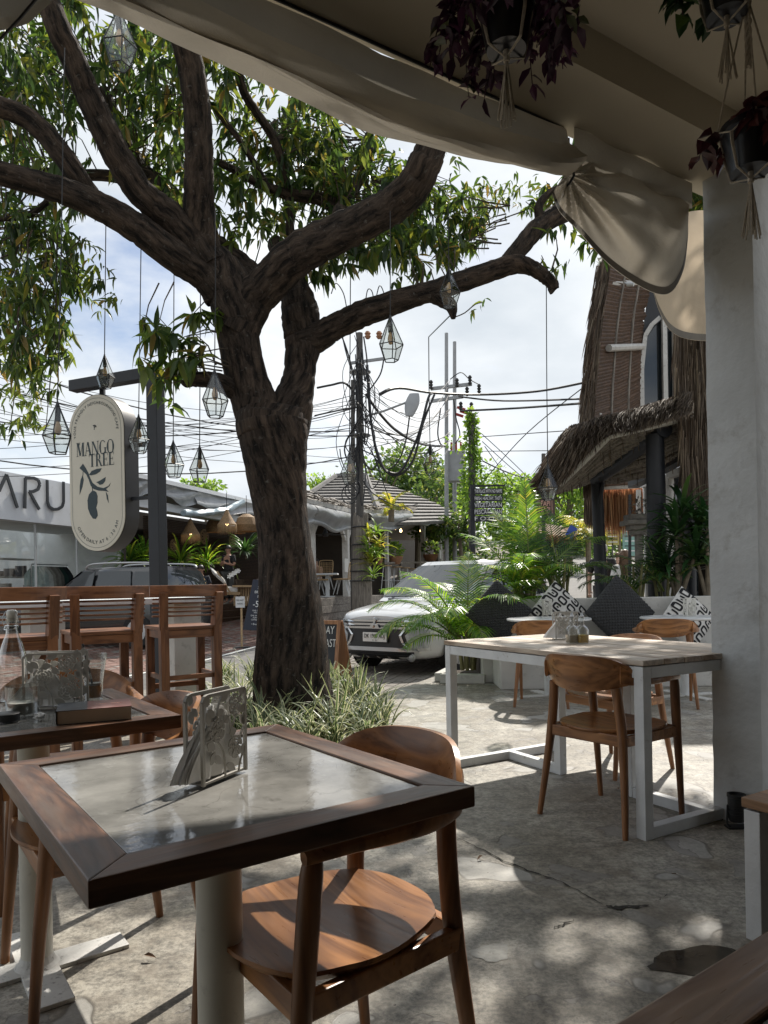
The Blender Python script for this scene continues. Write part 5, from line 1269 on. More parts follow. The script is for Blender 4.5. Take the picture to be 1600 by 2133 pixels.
def strap_plant(p, label, n, l, w, m, heads, group=None, cat='plant', name='strap_leaf_plant'):
    root = thing(name, label, cat, p, 0, group)
    for (hx, hy, hz) in heads:
        g = MB(); g.tube([(hx*.2, hy*.2, 0), (hx*.6, hy*.6, hz*.5), (hx, hy, hz)], [.03, .024, .018], 8); g.build('stem', M_stemb, root, smooth=True)
        for k in range(n):
            az = rp.random()*2*PI; lean = rp.uniform(.15, 1.5); ll = l*(.7+.5*rp.random()); g = MB() if k == 0 else g
            d = Vector((math.cos(az), math.sin(az), 0)); side = Vector((-math.sin(az), math.cos(az), 0)); q = Vector((hx, hy, hz+rp.uniform(-.12, .02))); e = PI/2-lean; rows = []
            for i in range(6):
                u = i/5; ww = w*(.5+1.4*u)*(1-u**2.2)+.001; t = d*math.cos(e)+Vector((0, 0, math.sin(e)))
                nn = side.cross(t); rows.append([q-side*ww-nn*ww*.3, q, q+side*ww-nn*ww*.3]); q = q+t*(ll/5); e -= .28*(.5+u)
            if k == 0: leafmb = MB()
            leafmb.grid(rows)
        leafmb.build('foliage', m, root, smooth=True)
    return root
M_stemb = mat('cane_stem', (.17, .14, .10), .8, .3, 12)
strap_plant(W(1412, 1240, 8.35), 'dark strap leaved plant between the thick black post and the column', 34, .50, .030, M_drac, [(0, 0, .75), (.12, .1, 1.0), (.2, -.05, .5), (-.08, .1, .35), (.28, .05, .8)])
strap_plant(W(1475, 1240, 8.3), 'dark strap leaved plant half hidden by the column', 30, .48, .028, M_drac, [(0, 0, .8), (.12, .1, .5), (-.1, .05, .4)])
# small upright plant in front of the palm stems
strap_plant(W(1100, 1240, 8.35), 'small yellow-green tuft rising behind the bench wall', 14, .30, .018, M_yel, [(0, 0, .30)])

# ================================================================== macrame plant pots under the ceiling
def pot_plant(c, r, label, kind, tail, up, seed, ring=False):
    """c = centre of the pot rim"""
    rr = random.Random(seed); root = thing('hanging_pot', label, 'hanging plant', c, 0, 'macrame plant pots')
    h = r*1.75; g = MB(); g.lathe((0, 0, 0), [(r*.72, -h), (r*.98, -.02), (r*1.05, -.018), (r*1.05, 0), (r*.98, 0), (r*.9, -.02), (0, -.03)], 28); g.build('pot', M_pot, root, smooth=True)
    if kind:
        g = MB()
        for i in range(tail[0]):
            a = rr.random()*2*PI; l = tail[1]*(.35+.7*rr.random()); p0 = Vector((r*.8*math.cos(a), r*.8*math.sin(a), 0)); out = Vector((math.cos(a), math.sin(a), 0)); pts = [p0]; d = out*.8+Vector((0, 0, .9)); q = Vector(p0); st_ = l/9
            for k in range(9):
                d = (d+Vector((rr.uniform(-.25, .25), rr.uniform(-.25, .25), -.42))).normalized(); q = q+d*st_; pts.append(Vector(q))
            g.tube(pts, .0017, 4, 1, cap=False)
            for k in range(1, 10):
                for s in (-1, 1):
                    if rr.random() < .25: continue
                    t = (pts[k]-pts[k-1]).normalized(); az = rr.random()*2*PI; dv = Vector((math.cos(az), math.sin(az), rr.uniform(-.7, .3))).normalized(); dv = (dv+t*.5).normalized()
                    sd_ = dv.cross(Vector((rr.uniform(-.6, .6), rr.uniform(-.6, .6), 1))).normalized(); L_ = kind[1]*(.7+.6*rr.random()); w = L_*kind[2]; nn = sd_.cross(dv)
                    g.add([pts[k]+sd_*a_+dv*b_+nn*c_ for a_, b_, c_ in ((0, 0, 0), (-w, L_*.35, w*.35), (w, L_*.35, w*.35), (0, L_*.38, 0), (-w*.7, L_*.7, w*.1), (w*.7, L_*.7, w*.1), (0, L_*.7, -w*.2), (0, L_, -w*.6))], LF, 0)
        g.build('foliage', [kind[0], M_purple], root, smooth=True)
    g = MB(); n = 4                                    # rope cradle: four cords, knots, base knot and tassel
    for k in range(n):
        a = 2*PI*k/n+.5; am = a+PI/n; b = a-PI/n
        kp = Vector((r*1.10*math.cos(a), r*1.10*math.sin(a), -h*.30)); kn = Vector((r*1.06*math.cos(a), r*1.06*math.sin(a), -h*.5)); lo = Vector((r*.80*math.cos(a), r*.80*math.sin(a), -h*1.0))
        for s in (-1, 1):
            aa = a+s*PI/n; rim = Vector((r*1.1*math.cos(aa), r*1.1*math.sin(aa), -.005))
            g.tube(spline([rim, rim.lerp(kp, .5)*1.01, kp+Vector((0, 0, .0))], 3), .0026, 5)
        for s in (-1, 0, 1): g.tube([kp+Vector((s*.003, 0, 0)), kn+Vector((s*.003, 0, 0)), lo+Vector((s*.002, 0, 0)), Vector((0, 0, -h*1.08-.01))], .0024, 5)
        rim = Vector((r*1.1*math.cos(am), r*1.1*math.sin(am), -.005)); g.tube(spline([rim, Vector((r*.8*math.cos(am), r*.8*math.sin(am), up*.3)), Vector((0, 0, up))], 4), .003, 5)
    for k in range(16):
        a = rr.random()*6.28; e = .018+.012*rr.random(); g.tube(spline([(0, 0, -h*1.08-.01), (.006*math.cos(a), .006*math.sin(a), -h*1.08-.05), (e*math.cos(a), e*math.sin(a), -h*1.08-.17-.03*rr.random())], 3), .0023, 5)
    g.tube([(0, 0, -h*1.08+.015), (0, 0, -h*1.08-.02)], .009, 8)
    g.build('rope_hanger', M_rope, root)
    if up > .1:
        g = MB()
        for k in range(3): g.tube([(.007*math.cos(z*70+k*2.1), .007*math.sin(z*70+k*2.1), z) for z in [up*.45+(up*.55)*i/40 for i in range(41)]], .005, 5)
        g.build('plaited_rope', M_rope, root)
    return root
pot_plant(W(1053, 6, 2.0), .077, 'black hanging pot overflowing with purple trailing leaves', (M_purple, .052, .24), (46, .25), .53, 4)
pot_plant(W(1562, 262, 2.2), .082, 'black hanging pot with curled dark red leaves near the column top', (M_redleaf, .075, .30), (8, .13), .40, 6)
pot_plant(W(1512, -62, 2.2), .082, 'black hanging pot cut off by the top edge of the picture', (M_drac, .06, .34), (5, .12), .18, 8)
# ================================================================== the oval cafe sign on its post
pb = W(331, CY, 7.5); pb.z = 0
root = thing('cafe_sign', 'tall cream oval cafe sign with a mango branch, hung from a black post', 'sign', (pb.x, pb.y, 0))
tv = Vector((-.92, .39, 0)).normalized()          # from the post towards the sign
top = W(330, 765, 7.5).z
MB().bar((pb.x, pb.y, 0), (pb.x, pb.y, top), .135, .135, up=tv).build('post', M_blackpost, root, world=True, bevel=.006)
e = pb+tv*1.16; MB().bar((pb.x, pb.y, top-.06)+tuple() if False else Vector((pb.x, pb.y, top-.06))+tv*.07, Vector((e.x, e.y, top-.06)), .12, .12).build('arm', M_blackpost, root, world=True, bevel=.006)
sc_ = Vector((pb.x, pb.y, 0))+tv*.83; SCZ = W(208, 985, sc_.y).z
fx = -tv; fz = Vector((0, 0, 1)); fn = fx.cross(fz)          # fn points to the street side viewer
if fn.y > 0: fn = -fn
HW, HH = .40, .865; ST_ = HH-HW
def pill(hw, st, n=28):
    return [(hw*math.cos(PI*k/n), st+hw*math.sin(PI*k/n)) for k in range(n+1)]+[(-hw*math.cos(PI*k/n), -st-hw*math.sin(PI*k/n)) for k in range(n+1)]
cface = Vector((sc_.x, sc_.y, SCZ)); TH = .21
def P3(u, v, o=0): return cface+fx*u+fz*v+fn*o
def flat(g, poly, o, th=.003):
    a = [P3(u, v, o) for u, v in poly]; b = [P3(u, v, o-th) for u, v in poly]; n = len(poly)
    g.add(a+b, [tuple(range(n)), tuple(range(2*n-1, n-1, -1))]+[(i, n+i, n+(i+1) % n, (i+1) % n) for i in range(n)])
def ring(g, p1, p2, o, th=.002):
    n = len(p1); g.add([P3(u, v, o) for u, v in p1]+[P3(u, v, o) for u, v in p2], [(i, (i+1) % n, n+(i+1) % n, n+i) for i in range(n)])
g = MB(); pl = pill(HW, ST_); g.grid([[P3(u, v, -.004) for u, v in pl], [P3(u, v, -TH) for u, v in pl]], closed=True); g.add([P3(u, v, -TH) for u, v in pl], [tuple(range(len(pl)))]); g.build('sign_box', M_signdk, root, world=True, smooth=True)
g = MB(); flat(g, pill(HW-.006, ST_), .004, .008); g.build('sign_face', M_cream, root, world=True)
g = MB(); ring(g, pill(HW-.040, ST_), pill(HW-.0435, ST_), .0062); g.build('face_line', M_ink, root, world=True)
MB().bar(P3(0, HH-.02, -TH/2), P3(0, HH+.30, -TH/2), .05, .05).build('hanger', M_blackpost, root, world=True)
for v in (.28, -.30): MB().bar(P3(HW-.02, v, -TH/2), P3(.77, v, -TH/2), .035, .035).build('bracket', M_blackpost, root, world=True)
def Z(zx, zy): return ((zx-607)/197*HW, -(zy-977)/482*HH)
g = MB()
for poly in ([(487, 937), (512, 912), (530, 938), (548, 968), (560, 1000), (578, 1035), (612, 1062), (655, 1074), (690, 1064), (706, 1046), (696, 1066), (672, 1081), (692, 1100), (660, 1092), (620, 1087), (585, 1074), (565, 1052), (552, 1015), (535, 980)],
             [(553, 985), (575, 962), (610, 953), (645, 952), (632, 972), (600, 986), (570, 989)], [(508, 982), (515, 1012), (505, 1055), (484, 1102), (486, 1050), (493, 1012)],
             [(605, 1035), (630, 1027), (672, 1008), (668, 1032), (650, 1050), (630, 1053), (618, 1042)], [(672, 1098), (685, 1120), (690, 1168), (678, 1142), (674, 1116)],
             [(572, 1087), (590, 1086), (604, 1096), (612, 1118), (611, 1160), (601, 1190), (608, 1212), (611, 1240), (597, 1259), (577, 1256), (557, 1228), (543, 1192), (540, 1142), (551, 1106)], [(573, 1060), (578, 1060), (581, 1090), (576, 1090)], [(510, 960), (513, 960), (512, 984), (509, 984)]):
    flat(g, [Z(*p) for p in poly][::-1], .0066)
g.build('mango_emblem', M_ink, root, world=True)
# tiny tree emblem
g = MB(); rr = random.Random(1)
def twig(u, v, a, l, w, dep):
    u2, v2 = u+l*math.cos(a), v+l*math.sin(a); nx, ny = -math.sin(a)*w, math.cos(a)*w
    flat(g, [(u-nx, v-ny), (u2-nx*.6, v2-ny*.6), (u2+nx*.6, v2+ny*.6), (u+nx, v+ny)], .0064)
    if dep:
        for da in (-.75, -.1, .6): twig(u2, v2, a+da+rr.uniform(-.2, .2), l*.72, w*.65, dep-1)
u0, v0 = Z(597, 712); twig(u0, v0, 1.5, .022, .0035, 3); g.build('tree_emblem', M_ink, root, world=True)
# serif capitals built from thick and thin strokes
def serif(ch):
    T, t = .20, .055; P_ = []
    def bar(x0, y0, x1, y1, w): P_.append([(x0-w/2, y0), (x0+w/2, y0), (x1+w/2, y1), (x1-w/2, y1)])
    def hs(x, y, w=.26): s = .035; P_.append([(x-w/2, y), (x+w/2, y), (x+w/2, y+s), (x-w/2, y+s)])
    def arc(cx, cy, rx, ry, a0, a1, thick_h, thin, n=18):
        for k in range(n):
            b0, b1 = R(a0+(a1-a0)*k/n), R(a0+(a1-a0)*(k+1)/n)
            w0, w1 = (thin+(thick_h-thin)*abs(math.cos(b))**1.5 for b in (b0, b1))
            P_.append([(cx+rx*math.cos(b0), cy+ry*math.sin(b0)), (cx+rx*math.cos(b1), cy+ry*math.sin(b1)), (cx+(rx-w1)*math.cos(b1), cy+(ry-thin)*math.sin(b1)), (cx+(rx-w0)*math.cos(b0), cy+(ry-thin)*math.sin(b0))])
    W_ = 1.0
    if ch == 'M': bar(.12, 0, .12, 1, t); bar(.20, 1, .50, .05, T); bar(.52, .05, .82, 1, t); bar(.88, 0, .88, 1, T); hs(.12, 0); hs(.88, 0, .34); hs(.13, .965); hs(.9, .965, .3); W_ = 1.06
    elif ch == 'A': bar(.12, 0, .42, 1, t); bar(.78, 0, .46, 1, T); P_.append([(.22, .33), (.66, .33), (.65, .38), (.23, .38)]); hs(.12, 0); hs(.78, 0, .34); W_ = .92
    elif ch == 'N': bar(.12, 0, .12, 1, t); bar(.82, 0, .18, 1, T); bar(.84, 0, .84, 1, t); hs(.12, 0); hs(.84, .965); hs(.14, .965, .22); W_ = .98
    elif ch == 'G': arc(.48, .5, .44, .52, 45, 315, T, t); bar(.80, .08, .80, .45, T*.8); hs(.80, .43, .32); W_ = .98
    elif ch == 'O': arc(.48, .5, .46, .52, 0, 360, T, t, 30); W_ = .98
    elif ch == 'T': bar(.42, 0, .42, 1, T); P_.append([(.02, .955), (.82, .955), (.82, 1), (.02, 1)]); bar(.03, .78, .03, 1, .04); bar(.81, .78, .81, 1, .04); hs(.42, 0, .38); W_ = .86
    elif ch == 'R': bar(.2, 0, .2, 1, T); arc(.36, .745, .30, .255, -90, 90, T*.9, t); P_.append([(.2, .955), (.4, .955), (.4, 1), (.2, 1)]); P_.append([(.2, .49), (.4, .49), (.4, .53), (.2, .53)]); bar(.78, 0, .46, .5, T); hs(.2, 0, .36); hs(.82, 0, .22); W_ = .92
    elif ch == 'E': bar(.2, 0, .2, 1, T); [P_.append([(.2, y), (x, y), (x, y+.045), (.2, y+.045)]) for y, x in ((0, .72), (.955, .70), (.48, .58))]; bar(.71, 0, .71, .22, .04); bar(.69, .78, .69, 1, .04); bar(.57, .38, .57, .62, .035); hs(.14, 0, .26); hs(.14, .965, .26); W_ = .80
    elif ch == 'H': bar(.2, 0, .2, 1, T); bar(.75, 0, .75, 1, T); P_.append([(.2, .48), (.75, .48), (.75, .53), (.2, .53)]); hs(.2, 0, .34); hs(.75, 0, .34); hs(.2, .965, .34); hs(.75, .965, .34); W_ = .98
    return P_, W_
def serif_word(g, word, u0, u1, v, h):
    tot = sum(serif(c)[1] for c in word); s = (u1-u0)/tot; x = 0
    for c in word:
        polys, w = serif(c)
        for p in polys:
            q = [(u0+(x+a)*s, v+b*h) for a, b in p]
            ar = sum(q[i][0]*q[(i+1) % len(q)][1]-q[(i+1) % len(q)][0]*q[i][1] for i in range(len(q)))
            if ar < 0: q = q[::-1]
            g.add([P3(a, b, .0066) for a, b in q], [tuple(range(len(q)))])
        x += w
g = MB(); ul = -.285
serif_word(g, 'MANGO', ul, .262, Z(0, 866)[1], .150); serif_word(g, 'TREE', Z(556, 0)[0], .262, Z(0, 938)[1], .142); serif_word(g, 'THE', Z(470, 0)[0], Z(497, 0)[0], Z(0, 795)[1], .028)
g.build('lettering', M_ink, root, world=True)
def put_text(me, parent, pos, ux, uy, name='lettering', world_parent=True):
    o = link(name, me, parent); m = frame_mat(pos, ux, uy)
    if parent is not None: m.translation = m.translation-Vector(parent.location)
    o.matrix_local = m; return o
def arc_word(txt, cv, r, a0, a1, size, outward, par):
    adv = {'I': .45, ' ': .42, ':': .38, 'M': 1.25, 'W': 1.3, 'O': 1.12, 'G': 1.08, 'N': 1.05, 'U': 1.02, 'J': .7, 'L': .8, 'F': .82, 'E': .88, '1': .6}
    ws = [adv.get(c, 1.0) for c in txt]; tot = sum(ws); x = 0; allv = MB()
    for c, w in zip(txt, ws):
        a = R(a0+(a1-a0)*(x+w/2)/tot); x += w
        if c == ' ': continue
        me = text_mesh(c, size, M_ink, ext=.0004); u, v = r*math.cos(a), cv+r*math.sin(a)
        rot = a-PI/2 if outward else a+PI/2; cs, sn = math.cos(rot), math.sin(rot)
        allv.add([P3(u+p.co.x*cs-p.co.y*sn, v+p.co.x*sn+p.co.y*cs, .0066+p.co.z) for p in me.vertices], [tuple(f.vertices) for f in me.polygons]); bpy.data.meshes.remove(me)
    allv.build('lettering', M_ink, par, world=True)
arc_word('YOUR FRIENDLY NEIGHBOURHOOD CAFE', ST_, .305, 192, -3, .046, True, root)
arc_word('OPEN DAILY AT 6 : 30 AM', -ST_, .300, 203, 347, .054, False, root)

# ================================================================== shop and restaurant across the street
def PQ(px, py, q):
    k = (px-CX)/F; return W(px, py, q/(Q.x*k+Q.y))
def UQ(px, q, z):
    """point on the plane q = const under pixel column px at height z"""
    p = PQ(px, CY, q); return Vector((p.x, p.y, z))
def wall_box(g, p0, p1, z0, z1, depth, dirn):
    """upright slab from p0 to p1, thickness depth along dirn"""
    a = [Vector((p0.x, p0.y, z0)), Vector((p1.x, p1.y, z0)), Vector((p1.x, p1.y, z1)), Vector((p0.x, p0.y, z1))]; b = [v+dirn*depth for v in a]
    g.add(a+b, [(0, 1, 2, 3), (7, 6, 5, 4), (0, 4, 5, 1), (1, 5, 6, 2), (2, 6, 7, 3), (3, 7, 4, 0)]); return g
sh = thing('clothes_shop', 'white fronted clothes shop with large ARU letters and a glass front', 'building', UQ(60, -13.5, 0))
pA, pB = UQ(-330, -13.5, 0), UQ(252, -13.5, 0)
g = MB(); wall_box(g, pA, pB, 2.84, 3.98, .6, -Q); g.build('sign_fascia', M_fascia, sh, world=True)
g = MB(); wall_box(g, pA-Q*5, pB-Q*5, 0, 4.0, .1, -Q); g.build('back_wall', M_greysheet, sh, world=True)
g = MB(); wall_box(g, pB+U*.02, pB-Q*5+U*.02, 0, 3.98, .15, U); g.build('side_wall', M_greysheet, sh, world=True)
g = MB(); a, b = pA-Q*.02, pB-Q*.02; g.add([a+Vector((0, 0, 2.83)), b+Vector((0, 0, 2.83)), b-Q*2.2+Vector((0, 0, 2.83)), a-Q*2.2+Vector((0, 0, 2.83)), a+Vector((0, 0, 2.95)), b+Vector((0, 0, 2.95)), b-Q*2.2+Vector((0, 0, 2.95)), a-Q*2.2+Vector((0, 0, 2.95))], [(0, 1, 2, 3), (7, 6, 5, 4)]); g.build('shop_ceiling', M_greysheet, sh, world=True)  # stops short: the gap behind is added to let sky light into the shop
g = MB(); g.add([a+Vector((0, 0, .06)), b+Vector((0, 0, .06)), b-Q*5+Vector((0, 0, .06)), a-Q*5+Vector((0, 0, .06))], [(0, 1, 2, 3)]); g.build('shop_floor', M_stonep, sh, world=True)
for x0, x1 in ((-330, -110), (-108, 74), (76, 160), (162, 250)):
    g = MB(); wall_box(g, UQ(x0, -13.6, 0), UQ(x1, -13.6, 0), .1, 2.82, .012, -Q); g.build('shop_window', M_shopgl, sh, world=True)
    p = UQ(x1+1, -13.6, 0); MB().bar((p.x, p.y, .06), (p.x, p.y, 2.82), .03, .05).build('mullion', M_silver, sh, world=True)
def stroke3(pts, w):
    for i in range(len(pts)-1):
        a_, b_ = PQ(*pts[i], -13.48), PQ(*pts[i+1], -13.48); g.bar(a_, b_, .03, w, up=tuple(U))
S_ = lambda zx, zy: (zx/2.909, 650+zy/2.909)
for strokes in ([[(-6, 1085), (40, 985), (106, 1186)]], [[(151, 1190), (154, 1006), (205, 1006), (232, 1018), (242, 1045), (230, 1075), (200, 1088), (178, 1088), (238, 1196)]],
        [[(286, 1018), (288, 1150), (300, 1182), (325, 1196), (352, 1194), (378, 1178), (386, 1150), (385, 1028)]], [[(-150, 1020), (-150, 1180)]]):
    g = MB()
    for st_ in strokes: stroke3([S_(*q) for q in st_], .075)
    g.build('letter', M_letter, sh, world=True)
# goods in the window
rk = UQ(100, -14.6, .06); root = thing('clothes_rail', 'clothes rail behind the shop glass, full of hanging shirts', 'clothes rail', rk)
l_ = [UQ(66, -14.6, 0), UQ(142, -14.6, 0)]
g = MB()
for p in l_: g.tube([(p.x, p.y, .06), (p.x, p.y, 1.85)], .018, 6)
g.tube([(l_[0].x, l_[0].y, 1.85), (l_[1].x, l_[1].y, 1.85)], .018, 6); g.build('rail', M_chrome, root, world=True)
rr = random.Random(4)
gcol = [(.40, .48, .46), (.42, .50, .48), (.46, .52, .50), (.60, .60, .57), (.36, .34, .30), (.24, .22, .19), (.30, .28, .25), (.18, .17, .15), (.02, .06, .055), (.015, .03, .035), (.02, .02, .022)]
for k in range(11):
    p = l_[0].lerp(l_[1], (k+.5)/11.5); m = mat('garment_cloth', gcol[k], .9, .15, 9); g = MB(); w_, h_ = .22+.05*rr.random(), .80+.15*rr.random(); rows = []
    for i in range(8):
        v = i/7; ww = .05+w_*min(1, v*4)*(1+.12*v); rows.append([Vector((p.x, p.y, 1.80-h_*v))+U*((-1+2*j/6)*ww*.62+.012*math.sin(j*3+k))+Q*((-1+2*j/6)*ww*.4+.012*math.cos(j*2.3+i)) for j in range(7)])
    g.grid(rows); g.grid([[q+U*.03 for q in r][::-1] for r in rows])
    tag(g.build('garment', m), ['pale green', 'sage green', 'light green', 'off white', 'taupe', 'brown', 'grey brown', 'dark brown', 'deep green', 'dark teal', 'black'][k]+' garment hanging on the rail in the shop', 'garment', 'garments on the shop rail')
root = thing('blanket_shelf', 'open shelf with striped grey blankets at the left of the shop', 'shelf', UQ(20, -15.4, .06))
for z in (.5, 1.0, 1.5, 2.0):
    g = MB(); wall_box(g, UQ(-40, -15.4, 0), UQ(72, -15.4, 0), z, z+.04, .4, -Q); g.build('shelf_board', M_beamw, root, world=True)
for k in range(14):
    x = -38+k*8; z = .54+.5*(k % 3); g = MB(); wall_box(g, UQ(x, -15.45, 0), UQ(x+6.5, -15.45, 0), z, z+.14+.2*rr.random(), .3, -Q)
    tag(g.build('folded_blanket', mat('blanket', rr.choice([(.10, .10, .11), (.34, .33, .31), (.20, .19, .19), (.14, .07, .08)]), .9, .4, 30, stretch=(1, 1, 8))), 'folded striped blanket on the open shelf in the shop', 'blanket', 'blankets on the shop shelf')

# ---- left restaurant room
q0 = -12.2
rs_ = thing('left_restaurant', 'open fronted restaurant room with brown slat wall and basket lamps', 'building', UQ(440, q0, 0))
pL, pR = UQ(262, q0, 0), UQ(575, q0, 0)
g = MB(); wall_box(g, pL, pR, 3.42, 3.66, .25, -Q); g.build('fascia', M_fascia, rs_, world=True)
g = MB(); a, b = pL+Q*.3, pR+Q*.3; g.add([v+Vector((0, 0, z)) for z in (4.15, 4.27) for v in (a, b, UQ(590, q0-4.5, 0), UQ(256, q0-4.5, 0))], [(3, 2, 1, 0), (4, 5, 6, 7), (0, 1, 5, 4), (1, 2, 6, 5), (2, 3, 7, 6), (3, 0, 4, 7)]); g.build('roof', M_fascia, rs_, world=True)
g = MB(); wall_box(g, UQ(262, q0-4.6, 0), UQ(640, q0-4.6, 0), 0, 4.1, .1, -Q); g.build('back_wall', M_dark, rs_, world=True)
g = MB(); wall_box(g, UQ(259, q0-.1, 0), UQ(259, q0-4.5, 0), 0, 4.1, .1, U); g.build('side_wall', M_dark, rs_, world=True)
for k in range(44):
    z = .8+k*.072; g = MB(); wall_box(g, UQ(300, q0-4.5, 0), UQ(600, q0-4.5, 0), z, z+.05, .05, Q); g.build('wall_slat', M_slatw, rs_, world=True)
g = MB(); a, b = pL+Q*.1, pR+Q*.1; g.add([v+Vector((0, 0, z)) for z in (-.1, .62) for v in (a, b, UQ(600, q0-4.6, 0), UQ(259, q0-4.6, 0))], [(4, 5, 6, 7), (0, 1, 5, 4), (1, 2, 6, 5), (3, 0, 4, 7)]); g.build('platform', M_pwall, rs_, world=True)
for k in range(3):
    g = MB(); wall_box(g, UQ(392, q0+.45-.0+.32*(2-k)+.3, 0), UQ(536, q0+.45+.32*(2-k)+.3, 0), -.1, .0+.20*(k+1), .32, -Q); g.build('step', M_slatw, rs_, world=True)
# crumpled plastic blinds rolled up under the roof edge
def blind(p0, p1, z0, z1, seed, root, m=None):
    rr = random.Random(seed); rows = []
    for i in range(22):
        u = i/21; p = p0.lerp(p1, u); s = .10*math.sin(PI*u*2.3+seed)
        rows.append([Vector((p.x, p.y, (z1*(1-v)+(z0+s)*v)))+Q*(.10+.05*math.sin(v*6+u*8+seed)+.03*rr.random()) for v in [k/8 for k in range(9)]])
    g = MB(); g.grid(rows); return g.build('plastic_blind', m or M_plastic, root, smooth=True, world=True)
blind(UQ(330, q0+.1, 0), UQ(425, q0+.1, 0), 3.72, 4.14, 1, rs_); blind(UQ(405, q0+.12, 0), UQ(535, q0+.12, 0), 3.66, 4.14, 2, rs_); blind(UQ(262, q0+.1, 0), UQ(338, q0+.1, 0), 3.74, 4.14, 3, rs_)
M_bluep = mat('blue_plastic_roll', (.30, .38, .43), .35, .2, 5)
g = MB(); g.tube(spline([PQ(382, 1068, q0+.5), PQ(410, 1070, q0+.5), PQ(440, 1067, q0+.5), PQ(470, 1062, q0+.5), PQ(505, 1046, q0+.5)], 5), .10, 8, noise=.5, rnd=random.Random(3)); g.build('plastic_roll', M_bluep, rs_, world=True, smooth=True)
def shade(px, py, d, r, h, label, fringe):
    p = W(px, py, d); root = thing('basket_lamp', label, 'pendant lamp', p, 0, 'basket lamps in the restaurant')
    if fringe:
        g = MB(); g.lathe((0, 0, 0), [(r*.12, h*.55), (r*.45, h*.22), (r, -h*.1), (r*.96, -h*.1), (r*.1, h*.5)], 24); g.build('lamp_shade', M_rattan, root)
        g = MB()
        for k in range(44):
            a = 2*PI*k/44; g.add([(r*math.cos(a-.06), r*math.sin(a-.06), -h*.1), (r*math.cos(a+.06), r*math.sin(a+.06), -h*.1), (r*1.0*math.cos(a+.03), r*1.0*math.sin(a+.03), -h*.5-.03*(k % 3))], [(0, 1, 2)])
        tag(g.build('fringe', M_grill, root), kind='stuff')
    else:
        g = MB(); g.lathe((0, 0, 0), [(r*.25, h*.5), (r*.75, h*.3), (r, -h*.1), (r*.9, -h*.45), (r*.86, -h*.45), (r*.2, h*.45)], 24); g.build('lamp_shade', M_rattan, root)
    g = MB(); g.lathe((0, 0, -.02), [(0, -.09), (.05, -.05), (.05, 0), (.02, .06), (0, .07)], 10); g.build('bulb', M_lampglow, root)
    g = MB(); g.tube([(0, 0, h*.5), (0, 0, 4.1-p.z if p.z < 4 else .4)], .01, 4); g.build('cord', M_cord, root)
shade(397, 1108, 22.6, .30, .75, 'fringed basket lamp, left one of the two tent shaped ones', True); shade(473, 1088, 22.2, .30, .72, 'fringed basket lamp, right one of the two tent shaped ones', True)
shade(446, 1095, 25.0, .30, .52, 'round basket lamp hanging between the two fringed lamps', False); shade(514, 1090, 23.0, .38, .60, 'wide basket lamp nearest the trunk', False); shade(500, 1100, 26, .22, .45, 'small basket lamp between the right fringed lamp and the wide one', False)
for i, (px, py, d, r) in enumerate(((425, 1118, 27.0, .29), (484, 1128, 27.4, .27), (361, 1136, 25.2, .22), (393, 1163, 26.2, .24), (455, 1165, 27, .18))):
    g = MB(); p = W(px, py, d); qp = p; m3 = Matrix((U, Vector((0, 0, 1)), Q)).transposed()
    g.lathe(p, [(r, 0), (r, .03), (r*.6, .05), (0, .03)], 24, axis=m3)
    o = g.mesh('wall_basket', M_grill); o2 = link('wall_basket', o); tag(o2, ['flat woven basket with a star pattern on the slat wall', 'flat woven basket below the right fringed lamp', 'flat woven basket behind the sign post plant', 'flat woven basket between the two green plants', 'small flat woven basket above the seated man'][i], 'wall basket', 'woven baskets on the slat wall')
    g = MB()
    for k in range(10):
        a = 2*PI*k/10; g.add([p+m3 @ Vector((r*.45*math.cos(a+s), r*.45*math.sin(a+s), .0555)) if j == 0 else p+m3 @ Vector((r*.8*math.cos(a+s), r*.8*math.sin(a+s), .043)) for j, s in ((0, 0), (1, .2), (1, -.2))], [(0, 1, 2)])
    g.build('woven_pattern', M_slatw, o2)
# tables, bar, bench of the restaurant
root = thing('day_bed', 'low bamboo lounge with a cream seat pad in the restaurant', 'lounge', W(478, 1240, 20.6))
MB().bar(W(428, 1236, 20.6), W(497, 1236, 20.9), .7, .08).build('frame', M_grill, root, world=True); MB().bar(W(430, 1228, 20.6), W(492, 1228, 20.9), .62, .16).build('seat_pad', M_whitecl, root, world=True, bevel=.04)
MB().bar(W(452, 1190, 20.3), W(480, 1235, 20.4), .05, .05).build('back_frame', M_grill, root, world=True)
for px in (432, 490): MB().bar(W(px, 1240, 20.6), W(px, 1262, 20.6), .08, .08).build('leg', M_grill, root, world=True)
g = MB(); rows = []
for i in range(9):
    rows.append([W(440+i*3.6+(k-4)*.8, 1188+i*3.2+(k-4)*1.9, 20.35-.10*math.sin(PI*i/8)*math.sin(PI*k/8)) for k in range(9)])
g.grid(rows); g.grid([[p+Vector((0, .12, 0)) for p in r][::-1] for r in rows]); tag(g.build('white_pillow', M_whitecl, smooth=True), 'white pillow leaning on the restaurant lounge', 'pillow')
root = thing('wooden_counter', 'slatted wooden counter beside the chalkboard', 'counter', W(512, 1260, 20.8))
for k in range(9): MB().bar(W(492+k*5.2, 1262, 20.8), W(492+k*5.2, 1224, 20.8), .065, .05).build('slat', M_grill, root, world=True)
MB().bar(W(488, 1221, 20.8), W(540, 1221, 20.8), .5, .06).build('counter_top', M_grill, root, world=True)
root = thing('orchid', 'white orchid in a pot on the slatted counter', 'orchid', W(500, 1220, 20.8))
g = MB(); g.tube(spline([W(500, 1220, 20.8), W(494, 1200, 20.8), W(488, 1190, 20.8), W(480, 1200, 20.8)], 4), .012, 5); g.build('stem', M_rib, root, world=True)
